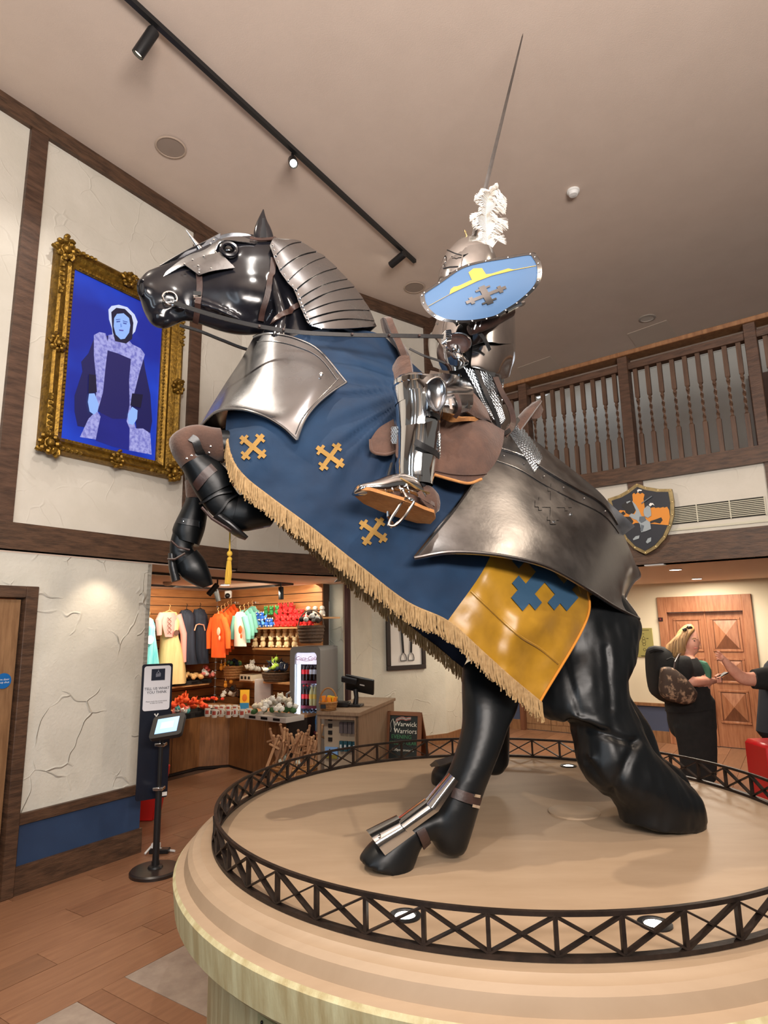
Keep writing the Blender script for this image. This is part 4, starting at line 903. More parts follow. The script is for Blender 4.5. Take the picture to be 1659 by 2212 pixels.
seg([((399,1040),(456,1045),-.215,.068), ((402,1078),(452,1083),-.22,.066)], 'suede_cover', SUEDE, fb2)
s2 = seg([((402,1078),(450,1082),-.22,.062), ((388,1108),(448,1110),-.22,.064), ((372,1144),(442,1146),-.22,.062), ((380,1166),(430,1180),-.22,.056)], 'shin_boot', HOOF, fb2); B2 = bvh_of(s2)
strap([(386,1124),(400,1127),(420,1130),(438,1133)], .028, .004, LEATB, 'calf_strap', fb2, .003, B2)
rivet(fb2, hit(B2, 398, 1127, .008) or M(398,1127,-.14), MN, .005); strap([(430,1126),(430,1140)], .01, .003, CHROME, 'buckle', fb2, .008, B2)
g = G(); g.tube([M(370,1168,-.15), M(385,1182,-.13), M(410,1188,-.13)], .005, 6); g.tube([M(362,1208,-.14), M(378,1208,-.13), M(400,1195,-.13)], .005, 6); g.obj('lace', LEATH, fb2)
seg([((363,1196),(378,1200),-.20,.045), ((364,1225),(382,1225),-.20,.045), ((371,1258),(390,1252),-.20,.042)], 'heel_flap', LEATB, fb2)

g = G(); g.rings(oloft([((498,1138),(514,1072),.19,.064), ((526,1147),(546,1066),.19,.076), ((558,1142),(574,1092),.185,.068), ((584,1137),(592,1120),.18,.045)], n=20, ex=2.6, dome=False)); g.obj('hoof_cap', HOOF, fb)
g = G(); g.rings(oloft([((383,1222),(426,1188),-.21,.058), ((391,1246),(444,1212),-.21,.068), ((416,1262),(456,1244),-.21,.056), ((438,1271),(460,1262),-.21,.036)], n=20, ex=2.6, dome=False)); g.obj('hoof_cap', HOOF, fb2)
# ============================================================ SADDLE
sd = thing('saddle', 'brown suede war saddle with tall pommel and broad flaps on the blue horse cloth', 'saddle', M(900, 900, .3))
def sheet(tab, nu, nv, th, name, m, parent, out=MN, lab=None): R = pgrid(tab, nu, nv); g = G(); g.grid(R, th, out=out); return g.obj(name, m, parent, label=lab), R
# pommel: flared front horn
sheet([[(833,688,-.12),(838,684,-.02),(846,686,.06),(852,700,.10)], [(838,712,-.16),(846,714,-.03),(858,720,.08),(868,738,.14)], [(852,748,-.2),(866,750,-.03),(884,765,.12),(882,775,.20)], [(850,790,-.2),(872,790,0),(892,800,.18),(886,812,.26)], [(846,820,-.2),(872,820,0),(886,825,.22),(884,840,.30)]], 22, 16, .03, 'pommel', SUEDE, sd)
_, R = sheet([[(848,790,.16),(862,770,.20),(884,768,.24)], [(846,812,.20),(866,805,.26),(890,800,.30)], [(852,840,.26),(870,838,.32),(896,838,.36)]], 12, 12, .02, 'pommel_wing', SUEDE, sd)
R2 = pgrid([[(850,905,.47),(818,925,.50),(800,950,.51)], [(856,935,.50),(826,955,.52),(802,972,.52)], [(858,975,.52),(835,982,.53),(812,980,.52)]], 12, 12)
g = G(); g.grid(R2, .014, out=MN); g.obj('front_flap', SUEDE, sd); edge_roll([r[-1] for r in R2]+R2[-1][::-1], .006, 'flap_piping', sd, SUEDE)
R2 = pgrid([[(930,900,.47),(945,960,.53),(938,1000,.55),(934,1024,.56)], [(985,900,.45),(990,950,.53),(985,1000,.56),(975,1036,.57)], [(1040,905,.40),(1045,945,.50),(1035,990,.54),(1012,1044,.56)], [(1090,930,.34),(1085,965,.44),(1070,1000,.50),(1040,1035,.54)]], 20, 20)
g = G(); g.grid(R2, .016, out=MN); g.obj('rear_flap', SUEDE, sd); edge_roll([r[-1] for r in R2], .006, 'flap_piping', sd, SUEDEL); edge_roll([r[-3]+MN*.003 for r in R2], .003, 'stitch_line', sd, LEATH)
sheet([[(900,850,.30),(900,890,.40),(905,915,.46)], [(985,860,.26),(1000,890,.38),(1000,915,.45)], [(1060,870,.10),(1080,910,.25),(1085,945,.38)]], 14, 12, .04, 'seat', SUEDE, sd)
sheet([[(1122,905,.0),(1140,890,-.04),(1150,905,-.06)], [(1140,885,-.05),(1156,888,-.08),(1166,902,-.1)], [(1160,866,-.1),(1168,872,-.12),(1174,885,-.14)]], 10, 8, .03, 'cantle', SUEDE, sd, out=MN)
g = G(); g.tube([M(1108,935,.06), M(1125,910,.03), M(1145,885,-.03), M(1164,868,-.08)], [.04,.045,.04,.02], 10, flat=.5); g.obj('cantle_roll', SUEDE, sd)
g = G(); g.tube([M(800,1060,.2), M(850,1060,.3)], .001, 3)
# girth straps and stirrup
st = thing('stirrup', 'polished steel stirrup iron under the armoured foot', 'stirrup', M(870, 1100, .7))
g = G(); pts = [(866,1042,.64),(872,1062,.70),(880,1076,.72),(894,1082,.72),(884,1100,.73),(868,1122,.73),(852,1136,.73),(840,1134,.72),(846,1118,.71),(858,1100,.70),(868,1084,.70),(876,1078,.71)]
g.tube([M(*p) for p in resample(pts, 34)], .0062, 8); g.obj('iron', CHROME, st)
g = G(); g.tube([M(838,1104,.60), M(838,1118,.60), M(848,1132,.66)], .006, 8); g.obj('tread', CHROME, st)
g = G(); g.tube([M(846,1000,.54), M(838,1030,.58), M(852,1040,.62), M(866,1044,.64)], .006, 6, flat=.5); g.obj('stirrup_leather', LEATB, st)
# ============================================================ KNIGHT
kn = thing('knight', 'person in full polished plate armour riding the black horse, knees bent, head behind the shield', 'person', M(1000, 850, .1))
g = G(); KE = lambda *s, **k: g.rings(oloft(list(s), **k))
# arming clothes figure (continuous dark body under the plates)
KE(((1005,560),(985,640),.02,.07), ((975,690),(1070,680),.0,.12), ((968,730),(1072,725),.0,.13), ((975,780),(1070,785),.02,.13), ((985,825),(1072,835),.04,.16), ((995,860),(1065,875),.10,.17), n=20)
KE(((1040,840),(1045,885),.20,.10), ((985,836),(995,876),.32,.07), ((930,836),(938,868),.44,.07), ((885,845),(900,870),.54,.06))
KE(((868,850),(925,845),.58,.06), ((872,920),(926,925),.60,.05), ((876,1000),(920,1005),.62,.045), ((872,1045),(920,1060),.63,.04))
KE(((1055,680),(1085,665),.12,.06), ((1020,690),(1045,668),.22,.045), ((990,660),(1015,640),.27,.04))
KE(((1050,650),(1075,680),-.16,.06), ((1046,590),(1064,600),-.28,.045), ((1022,560),(1040,566),-.24,.04), ((1014,535),(1030,540),-.18,.03))
KE(((975,775),(985,795),.20,.04), ((972,738),(990,756),.28,.035))
body_k = remesh(g, 'body', DARK, kn, vox=.014, sm=4)
# far leg
g = G(); g.rings(oloft([((930,825),(940,880),-.3,.09), ((890,850),(930,850),-.42,.08), ((880,940),(930,940),-.46,.07), ((880,1040),(920,1040),-.48,.06)], n=16)); g.obj('far_leg', STEEL, kn)
# torso plates
sheet([[(945,690,.0),(962,680,.10),(985,690,.17),(1000,705,.20)], [(930,730,.0),(948,735,.14),(975,740,.22),(996,748,.235)], [(930,770,.0),(950,778,.16),(985,775,.24),(1012,782,.235)], [(938,793,.0),(958,800,.16),(985,800,.23),(1004,792,.23)]], 18, 16, .004, 'breastplate', CHROME, kn)
sheet([[(944,694,-.2),(945,690,.0)], [(926,730,-.2),(930,730,.0)], [(928,770,-.2),(930,770,.0)], [(936,793,-.2),(938,793,.0)]], 12, 6, .004, 'breastplate', CHROME, kn, out=MU)
sheet([[(958,700,.1),(966,694,.14),(976,706,.18)], [(952,716,.12),(966,716,.19),(984,722,.22)]], 8, 8, .006, 'breast_ridge', CHROME, kn)
sheet([[(1022,712,.20),(1050,680,.20),(1085,668,.14),(1106,672,.02),(1112,680,-.1)], [(1020,760,.23),(1050,755,.235),(1085,755,.18),(1108,758,.05),(1113,765,-.1)], [(1018,790,.24),(1050,796,.245),(1080,802,.20),(1100,803,.06),(1104,798,-.1)], [(1030,796,.235),(1060,812,.235),(1084,818,.18),(1098,815,.06),(1102,808,-.1)]], 20, 22, .004, 'backplate', STEEL, kn)
sheet([[(1022,712,.215),(1050,680,.215),(1085,668,.155),(1108,670,.03)], [(1020,746,.24),(1050,738,.25),(1086,742,.20),(1110,742,.07)]], 8, 18, .004, 'shoulder_lame', STEEL, kn)
# couter and gauntlet
sheet([[(963,752,.24),(975,744,.29),(992,746,.31),(1005,764,.28)], [(966,772,.25),(980,768,.33),(998,772,.35),(1013,782,.29)], [(972,788,.25),(985,790,.31),(1000,790,.32),(1010,785,.28)]], 12, 16, .004, 'couter', CHROME, kn)
a = M(990,741,.335); X_ = (MU*-1+UPZ*.1).normalized(); n_ = (MN+MU*.35-UPZ*.25).normalized(); X_ = UPZ.cross(n_).normalized(); Y_ = n_.cross(X_)
cz_ = lambda r1, r2, z, m=24: [a+X_*r1*math.cos(2*math.pi*q/m)+Y_*r2*math.sin(2*math.pi*q/m)+n_*z for q in range(m)]
g = G(); g.rings([cz_(.050,.040,-.10), cz_(.056,.046,-.02), cz_(.062,.050,.0), cz_(.058,.046,.004), cz_(.050,.040,-.01), cz_(.045,.036,-.09)], cap=False); g.obj('gauntlet_cuff', CHROME, kn)
g = G(); g.rings([cz_(.052,.041,-.03), cz_(.030,.024,-.045), cz_(.002,.002,-.05)], cap=False); g.obj('cuff_lining', LEATH, kn)
for k in range(5):
    g = G(); o_ = .30+.012*k; g.tube([M(972,716+4*k,o_), M(962,718+4*k,o_+.012), M(957,724+4*k,o_+.004), M(963,730+4*k,o_-.01)], [.010,.010,.009,.007], 8); g.obj('finger', STEEL, kn)
g = G(); g.tube([M(1014,714,.29), M(1035,704,.30), M(1065,690,.27), M(1100,672,.20)], [.024,.032,.036,.034], 14); g.obj('arm_sleeve', LEATH, kn)
g = G()
for q in range(6): g.tube([M(1030+12*q-6, 712-6*q, .335-.012*q), M(1028+12*q, 700-6*q, .345-.012*q), M(1026+12*q+4, 690-6*q, .33-.012*q)], .004, 5)
g.obj('sleeve_band', STEELB, kn)
strap3 = lambda pts, w, th, m, name, parent: ribbon([M(*p) for p in pts], th, w, m, name, parent, n=20, up=MN)
strap3([(1020,690,.27),(1030,712,.28),(1048,735,.28),(1058,757,.26)], .02, .004, LEATB, 'arm_strap', kn)
strap3([(1016,678,.26),(1018,700,.27),(1022,722,.27)], .018, .004, LEATB, 'arm_strap', kn)
strap3([(884,753,.32),(915,768,.33),(945,778,.33),(962,785,.33)], .010, .004, LEATB, 'tie_strap', kn)
# tassets / mail skirt / thigh
sheet([[(930,800,.0),(960,806,.18),(995,808,.25)], [(925,815,.05),(955,820,.24),(1000,822,.30)]], 8, 14, .004, 'fauld', CHROME, kn)
sheet([[(858,822,.52),(884,812,.53),(930,808,.44),(975,808,.36),(1010,818,.30)], [(853,835,.60),(885,828,.62),(935,830,.58),(980,832,.50),(1022,840,.42)], [(862,852,.62),(890,850,.66),(935,850,.64),(985,855,.56),(1022,858,.48)]], 14, 26, .004, 'thigh_plate', STEEL, kn)
sheet([[(956,852,.62),(990,852,.63),(1022,852,.50)], [(956,872,.64),(990,874,.65),(1022,872,.54)], [(956,890,.62),(985,894,.62),(1016,886,.52)]], 12, 12, .004, 'thigh_plate', STEELB, kn)
sheet([[(958,886,.55),(980,897,.58),(1000,903,.55),(1022,900,.46),(1058,905,.34)], [(955,904,.52),(975,912,.56),(1000,910,.53),(1025,910,.44),(1060,917,.32)]], 8, 16, .03, 'breeches_hem', SUEDEL, kn)
sheet([[(1010,838,.40),(1025,850,.42),(1050,880,.38)], [(1020,860,.46),(1035,885,.45),(1060,908,.38)], [(1010,890,.48),(1030,902,.44),(1062,915,.34)]], 10, 10, .01, 'breeches', SUEDE, kn)
strap3([(963,848,.64),(985,846,.64),(1008,846,.58),(1020,842,.52)], .008, .004, LEATB, 'thigh_strap', kn)
strap3([(985,852,.65),(992,870,.66),(992,888,.65),(982,902,.62)], .016, .004, LEATH, 'thigh_strap', kn)
strap3([(972,862,.65),(974,884,.66)], .012, .005, CHROME, 'thigh_buckle', kn); strap3([(1012,866,.58),(1012,884,.58)], .012, .005, CHROME, 'thigh_buckle', kn)
# knee wing, greave
wing = [(921,830),(932,820),(947,816),(958,826),(963,842),(962,862),(956,878),(946,889),(936,886),(927,872),(921,852)]
WR = resample(wing+[wing[0]], 41)[:-1]; wc = (942,852)
wr = lambda s, o_: [M(wc[0]+(x-wc[0])*s, wc[1]+(y-wc[1])*s, o_) for x, y in WR]
g = G(); g.rings([wr(1.0,.735), wr(.97,.745), wr(.88,.735), wr(.6,.725), wr(.25,.72), wr(.02,.72)], cap=False); g.rings([wr(1.0,.735), wr(.6,.71), wr(.02,.70)], cap=False); g.obj('knee_wing', STEELB, kn)
g = G(); g.tube(wr(1.0,.737)+[wr(1.0,.737)[0]], .0045, 6, cap=False); g.obj('wing_rim', CHROME, kn)
def gre(sts, name, m, n=32): g = G(); g.rings(oloft(sts, n=n, dome=False, ex=2.05), cap=False); return g.obj(name, m, kn)
gre([((853,830),(936,822),.60,.085), ((854,850),(944,848),.60,.088), ((856,872),(948,872),.60,.088)], 'knee_plate', CHROME)
gre([((856,856),(946,856),.60,.092), ((858,885),(950,890),.60,.092), ((858,925),(948,905),.60,.090), ((860,940),(946,915),.60,.088)], 'upper_greave', CHROME)
gre([((860,905),(948,900),.60,.086), ((858,950),(945,955),.605,.084), ((856,1000),(938,1005),.61,.078), ((857,1030),(934,1038),.61,.074), ((860,1046),(932,1052),.61,.070)], 'greave', CHROME)
g = G(); g.sph(M(893,832,.60), (.085,.09,.04), 20, 8, ax=(MU, MN, UPZ)); g.obj('knee_cap', CHROME, kn)
GB = None
strap3([(922,893,.70),(938,895,.70),(950,903,.67)], .018, .004, LEATB, 'greave_strap', kn)
strap3([(896,954,.71),(918,966,.705),(936,975,.68),(948,985,.64)], .024, .004, LEATB, 'greave_strap', kn)
for p in ((902,956,.70),(928,897,.69),(914,826,.68),(952,838,.70),(857,835,.60)): rivet(kn, M(*p), MN, .006)
# mail behind the knee: small rings
MG = G()
def ringlet(g, c, r, n1, n2, rad=.0016): g.tube([c+n1*r*math.cos(a)+n2*r*math.sin(a) for a in [i*math.pi/3 for i in range(7)]], rad, 3, cap=False)
def mail(tab, nu, nv, name, r=.0062, off=0):
    R = pgrid(tab, nu, nv); g = G()
    for i, row in enumerate(R):
        for j, p in enumerate(row):
            q = row[min(j+1, len(row)-1)]; d = (q-row[max(j-1, 0)]).normalized(); e = (R[min(i+1, nu-1)][j]-R[max(i-1, 0)][j]).normalized()
            nn = d.cross(e).normalized(); e2 = nn.cross(d)
            ringlet(g, p+(d*r if i % 2 else d*0)+nn*.001*(1 if (i+j) % 2 else -1), r, (d+nn*.5).normalized(), e2)
    o = g.obj(name, MAIL, kn); o['kind'] = 'stuff'; return o
mail([[(1004,796,.30),(1050,806,.24),(1088,812,.14)], [(1025,835,.34),(1055,840,.30),(1085,845,.18)], [(1048,880,.36),(1062,880,.32),(1084,880,.22)], [(1075,918,.32),(1082,915,.28),(1090,905,.22)]], 30, 17, 'mail_skirt', r=.0075)
mail([[(1096,930,.16),(1108,918,.10),(1128,925,.05)], [(1110,950,.22),(1130,945,.14),(1150,955,.08)], [(1130,980,.24),(1148,975,.16),(1168,985,.10)], [(1154,1018,.26),(1160,1010,.20),(1168,1000,.14)]], 24, 14, 'mail_skirt', r=.0075)
mail([[(944,925,.66),(950,940,.65)], [(948,960,.66),(950,985,.64)]], 14, 5, 'mail_edge'); mail([[(848,925,.55),(858,925,.60)], [(848,955,.55),(858,955,.60)]], 8, 5, 'mail_edge')
strap3([(1030,800,.30),(1050,850,.36),(1072,900,.34),(1080,940,.32)], .022, .005, LEATB, 'hanging_strap', kn)
strap3([(1070,815,.24),(1085,850,.26),(1102,880,.26),(1108,915,.26),(1090,940,.30)], .03, .005, LEATH, 'hanging_strap', kn)
strap3([(1120,905,.22),(1100,930,.28),(1072,945,.40),(1040,985,.50),(1062,975,.40)][:4], .02, .008, LEATB, 'hanging_strap', kn)
# sabaton and boot
sb = G(); sb.rings(oloft([((762,1062),(764,1068),.65,.02), ((770,1052),(785,1074),.645,.045), ((800,1044),(815,1084),.64,.055), ((835,1040),(850,1094),.63,.055), ((868,1038),(880,1102),.62,.05), ((900,1042),(905,1108),.62,.048), ((925,1050),(934,1112),.62,.045), ((938,1060),(942,1108),.62,.03)], n=24)); o = sb.obj('boot', SUEDE, kn)
g = G(); g.rings(oloft([((762,1062),(768,1070),.66,.025), ((772,1048),(790,1072),.655,.055), ((803,1040),(822,1076),.65,.068), ((838,1028),(852,1072),.64,.068), ((862,1024),(884,1078),.63,.066), ((886,1030),(908,1090),.63,.060)], n=24)); o = g.obj('sabaton', STEEL, kn)
for i in range(6):
    x = 790+i*17; g = G(); P = []
    for k in range(9): t = math.pi*(.15+.4*k/8); P.append(M(lerp(x, x+10, k/8), lerp(1047-i*2.2, 1060+i*1.2, k/8), .65+.062*math.sin(t)))
    g.tube(P, .003, 6); g.obj('sabaton_ridge', CHROME, kn)
g = G(); sole = [(762,1068,.64),(772,1058,.69),(800,1060,.72),(840,1072,.72),(880,1084,.71),(915,1100,.70),(938,1108,.68),(941,1120,.64),(930,1132,.60),(900,1130,.58),(860,1118,.58),(820,1104,.59),(785,1088,.60)]
g.prism([M(*p) for p in sole], UPZ*.012); g.obj('sole', SUEDEL, kn)
strap3([(905,1062,.695),(918,1082,.70),(932,1098,.68),(938,1112,.65)], .02, .005, SUEDE, 'heel_strap', kn); strap3([(905,1070,.70),(925,1082,.70),(938,1090,.66)], .014, .005, SUEDE, 'heel_strap', kn)
g = G(); g.tube([M(848,1036,.66), M(866,1034,.70), M(884,1044,.70), M(908,1060,.69), M(928,1066,.66)], .005, 6); g.obj('ankle_chain', BRASS, kn)
# ---- helmet
hm = (M(1008, 590, 0.02)); hx = MU; 
g = G(); g.rings(oloft([((978,530),(1046,532),.02,.075), ((962,548),(1060,552),.02,.105), ((955,572),(1066,578),.02,.118), ((952,600),(1066,606),.02,.12), ((958,635),(1060,640),.02,.11), ((970,668),(1050,670),.02,.095)], n=32, dome=True, ex=2.05)); hb_ = g.obj('helmet', CHROME, kn)
g = G(); g.rings(oloft([((964,556),(1060,550),.02,.112), ((953,578),(1068,573),.02,.124), ((949,605),(1070,603),.02,.127), ((955,640),(1063,640),.02,.118), ((966,662),(1050,664),.02,.105)], n=36, dome=False, ex=2.05), cap=False); g.obj('visor', STEEL, kn)
g = G(); g.tube([M(966,540,.085), M(982,547,.118), M(999,552,.132), M(1016,547,.132), M(1044,541,.11)], .0032, 6); g.obj('visor_edge', BLACK, kn)
g = G(); g.tube([M(999,552,.134), M(996,575,.146), M(992,602,.148)], .004, 6); g.obj('visor_ridge', CHROME, kn)
g = G(); g.tube([M(958,580,.09), M(972,577,.122), M(990,576,.142)], .004, 6); g.tube([M(1004,575,.146), M(1025,573,.14), M(1048,572,.118)], .004, 6); g.obj('eye_slit', DARK, kn)
for x, y, o_ in ((962,566,.10),(1058,560,.10),(1060,590,.11)): rivet(kn, M(x, y, o_+.01), MN, .006)
g = G(); g.lathe([(.012,0),(.006,.02),(.003,.05),(.006,.054),(.001,.07)], M(1012,522,.05), 10, ax=(MN, MU, (UPZ+MU*.3).normalized())); g.obj('crest_finial', BRASS, kn)
sheet([[(1050,540,.10),(1058,536,.06)], [(1062,556,.10),(1070,556,.05)], [(1068,560,.09),(1076,578,.04)]], 8, 6, .005, 'plume_holder', CHROME, kn)
g = G(); g.grid([[M(940,700,.02), M(985,690,.20), M(1040,688,.2)], [M(950,672,.02), M(985,664,.15), M(1040,664,.14)]], .004, out=MN); g.obj('gorget', STEEL, kn)
# ---- plume: quill with many barbs
plu = thing('plume', 'curling white ostrich feather plume on top of the helmet', 'feather', M(1060, 520, .05))
quill = [(1062,536),(1054,515),(1050,490),(1050,462),(1053,435),(1064,414),(1076,408)]
Qp = resample(quill, 60)
g = G(); g.tube([M(x, y, .06) for x, y in Qp], [.003]*50+[.002]*10, 6); g.obj('quill', cm('quill', 210, 196, 176), plu)
g = G(); rnd = random.Random(3)
for k in range(2200):
    t = rnd.random()**.9; i = min(int(t*59), 58); x, y = Qp[i]; side = rnd.choice((-1, 1)); d = np.array(Qp[i+1])-np.array(Qp[i]); d = d/np.linalg.norm(d); nrm = np.array((-d[1], d[0]))*side
    clump = .75+.35*math.sin(t*22+side)+.15*math.sin(t*61); L = (33*clump*math.sin(math.pi*min(1, t*.8+.18))**.6+3)*(1.15 if side > 0 else .85)
    a = M(x, y, .06); ext = nrm*L+d*L*rnd.uniform(.1, .5); mid = (x+nrm[0]*L*.55+d[0]*L*.35, y+nrm[1]*L*.55+d[1]*L*.35); end = (x+ext[0], y+ext[1]+L*rnd.uniform(.1, .35)*(1 if side > 0 else .6))
    z = rnd.uniform(-.045, .055); g.tube([a, M(mid[0], mid[1], .06+z*.8), M(end[0], end[1], .06+z)], [.0024, .0022, .0008], 3, cap=False)
o = g.obj('barbs', mat('feather_white', (.86,.82,.77), .8, sheen=.3), plu); o['kind'] = 'stuff'
# ---- sword
sw = thing('sword', 'very long thin steel sword held straight up above the knight', 'sword', M(1020, 520, -.12))
b0 = V(1021, 520, 3.13); b1 = V(1130, 72, 3.25); d = (b1-b0).normalized(); x = d.cross(Vector((0,1,0))).normalized(); y = x.cross(d); Lb = (b1-b0).length
g = G(); R = []
for u, wv in ((0,.013),(.25,.012),(.6,.009),(.9,.006),(.985,.004),(1,.0006)):
    c = lerp(b0, b1, u); R.append([c+x*wv, c+y*.003, c-x*wv, c-y*.003])
g.rings(R); g.obj('blade', STEELD, sw, smooth=False)
c = b0-d*.005; g = G(); g.bar(c-x*.07, c+x*.07, .014, .014, up=d); g.obj('crossguard', STEEL, sw, bevel=.003)
g = G(); g.tube([b0-d*.01, b0-d*.06, b0-d*.12], [.011,.013,.010], 10); g.obj('grip', LEATB, sw); g = G(); g.sph(b0-d*.135, .017, 12, 8); g.obj('pommel', STEEL, sw)
# ---- shield
shd = thing('shield', 'light blue shield with a steel rim, yellow castle and cross, held before the helmet', 'shield', M(1040, 620, .35))
rim = [(907,638),(912,632),(945,610),(985,582),(1012,570),(1050,561),(1100,553),(1150,545),(1160,552),(1168,566),(1171,585),(1168,605),(1158,622),(1142,638),(1120,656),(1095,672),(1076,684),(1052,691),(1020,696),(985,697),(955,693),(935,684),(920,671),(910,655)]
def SH(x, y, lift=0.0):      # the shield face: an oblique gently curved plane
    u = (x-1040)/130; v = ((y-625)+(x-1040)*.32)/70
    return M(x, y, .40-.05*u*u*1.0+.03*u-.05*(v)**2-.06*v*-1*.5+lift)
RIM = resample(rim+[rim[0]], 97)[:-1]; cx, cy = 1040, 625
def ringset(k): return [(cx+(x-cx)*k, cy+(y-cy)*k) for x, y in RIM]
g = G(); RR = [[SH(x, y) for x, y in ringset(k)] for k in (.94,.75,.55,.35,.15,.01)]; BK = [[SH(x, y, -.012) for x, y in ringset(k)] for k in (.01,.3,.6,.94)]
g.rings(RR+BK+[RR[0]], cap=False); g.obj('shield_board', cm('shield_blue', 74, 106, 144, .6), shd)
g = G(); A = [SH(x, y, .004) for x, y in ringset(.925)]; B = [SH(x, y, .002) for x, y in ringset(1.0)]; B2 = [SH(x, y, -.014) for x, y in ringset(1.0)]; A2 = [SH(x, y, -.014) for x, y in ringset(.925)]
g.rings([A, B, B2, A2, A], cap=False); g.obj('rim', STEELB, shd)
for k in range(0, 96, 4):
    x, y = ringset(.962)[k]; p = SH(x, y, .006); rivet(shd, p, (CAM-p).normalized()*.3+MN*.7, .0045)
def flat(poly, name, m, lift, parent=shd, fn=SH, th=.002):
    bm = bmesh.new(); vs = [bm.verts.new((x, y, 0)) for x, y in poly]; f = bm.faces.new(vs); bmesh.ops.triangulate(bm, faces=[f]); bmesh.ops.subdivide_edges(bm, edges=[e for e in bm.edges if e.calc_length() > 22], cuts=1); bmesh.ops.triangulate(bm, faces=bm.faces[:])
    bm.verts.index_update(); F_ = [tuple(v.index for v in f.verts) for f in bm.faces]; n = len(bm.verts); E2 = [(e.verts[0].index, e.verts[1].index) for e in bm.edges if len(e.link_faces) == 1]
    top = [fn(v.co.x, v.co.y, lift) for v in bm.verts]; bot = [fn(v.co.x, v.co.y, lift-th) for v in bm.verts]; bm.free()
    g = G(); g.add(top+bot, F_+[tuple(i+n for i in f[::-1]) for f in F_]+[(a, b, b+n, a+n) for a, b in E2]); return g.obj(name, m, parent, auto=30)
z4 = lambda pts: [(880+x/5.184, 380+y/5.184) for x, y in pts]
flat(z4([(228,1460),(470,1325),(485,1270),(520,1240),(560,1235),(595,1222),(610,1225),(700,1172),(722,1165),(684,1080),(740,1035),(836,1032),(880,1100),(940,1095),(1130,1035),(1165,1048),(1190,1048),(1440,1002),(1440,1008),(1190,1056),(950,1115),(780,1180),(500,1312),(240,1458)]), 'castle_emblem', cm('castle_yellow', 186, 152, 72, .6), .0035)
flat([(1050+x*43+y*10, 637-x*17+y*19) for x, y in cross_poly(0, 0, 1, 0, fat=.16, arm=.36)], 'cross_emblem', STEELB, .006, th=.004)
g = G(); g.tube([M(1094,672,.36), M(1110,664,.36), M(1128,656,.35), M(1132,654,.34)], [.012,.010,.012,.009], 8); g.obj('shield_bolt', CHROME, shd)
# ============================================================ SHOP
def hq(px, py, Y): return V(px, py, Y)
SRf = SC+Rd*0; 
def Sq(px, py, off=0): return onp(px, py, SC+RN*off, RN)          # right shop wall, off metres in front of it
def SLq(px, py, off=0): return onp(px, py, SC+LN*off, LN)         # left shop wall
WALN = mat('cabinet_oak', srgb(112, 74, 44), .42, col2=srgb(136, 92, 56), scale=9, stretch=(5,5,.5))
ZT = .66
def flo(px, py): p = Zp(px, py, 0); return p
c0, c1, c2_, c3 = flo(300, 1694), flo(428, 1662), flo(495, 1657), flo(618, 1694)
cz = [c0, c1, c2_, c3]
cab = thing('shop_cabinet', 'wooden base cabinets running round the shop corner under the goods', 'cabinet', c1)
W_ = []
def inner(i): return None
back = [c0-LN*.55, SC+(c1-SC)*.35, SC+(c2_-SC)*.35, c3-RN*.5]
g = G(); 
for a, b, A, B in ((c0, c1, back[0], back[1]), (c1, c2_, back[1], back[2]), (c2_, c3, back[2], back[3])):
    g.hexa([a+UPZ*0, b+UPZ*0, B, A, a+UPZ*(ZT-.03), b+UPZ*(ZT-.03), B+UPZ*(ZT-.03), A+UPZ*(ZT-.03)])
g.obj('carcass', cm('carcass_dark', 40, 26, 18), cab, smooth=False)
def door_panels(a, b, n):
    d = (b-a); L = d.length; d.normalize(); nn = Vector((d.y, -d.x, 0))
    for i in range(n):
        g = G(); hbox(g, a, d, nn, L*i/n+.004, L*(i+1)/n-.004, .03, ZT-.04, 0, .014); g.obj('door', WALN, cab, bevel=.002)
door_panels(c0, c1, 2); door_panels(c1, c2_, 1); door_panels(c2_, c3, 3)
wt = G()
for a, b, A, B in ((c0, c1, back[0], back[1]), (c1, c2_, back[1], back[2]), (c2_, c3, back[2], back[3])):
    d = (b-a).normalized(); nq = Vector((d.y, -d.x, 0))*.03
    wt.hexa([a+nq+UPZ*(ZT-.03), b+nq+UPZ*(ZT-.03), B+UPZ*(ZT-.03), A+UPZ*(ZT-.03), a+nq+UPZ*ZT, b+nq+UPZ*ZT, B+UPZ*ZT, A+UPZ*ZT])
tag(wt.obj('worktop', cm('worktop_oak', 186, 134, 88, .4), smooth=False), 'pale oak worktop that runs round the corner on the shop cabinets', 'worktop')
# shelves on the slat wall
def shelf(pa, pb, dep, lab, side='R', th=.02, py2=None):
    f = Sq if side == 'R' else SLq; n = SNr if side == 'R' else SNl; d = Rd if side == 'R' else Ld
    A = f(*pa, dep); B = f(*pb, dep); B.z = A.z; g = G(); dd = (B-A).normalized()
    g.hexa([A-UPZ*th, B-UPZ*th, B-n*(dep-.02)-UPZ*th, A-n*(dep-.02)-UPZ*th, A, B, B-n*(dep-.02), A-n*(dep-.02)])
    return tag(g.obj('shelf', cm('shelf_oak', 190, 140, 92, .5), smooth=False), lab, 'shelf'), A, B
_, sA1, sB1 = shelf((548,1356), (655,1352), .26, 'upper right shop shelf holding the red and blue plush dragons')
_, sA2, sB2 = shelf((545,1400), (650,1398), .26, 'second shop shelf holding the cream plush mice')
_, sA3, sB3 = shelf((517,1469), (628,1468), .28, 'shop shelf with the wicker basket and dark crate')
_, sA4, sB4 = shelf((660,1334), (712,1332), .2, 'short shelf with grey owl toys high beside the fridge')
_, sL1, sR1 = shelf((350,1486), (452,1486), .35, 'left shop shelf carrying the tray of round plush biscuits', 'L')
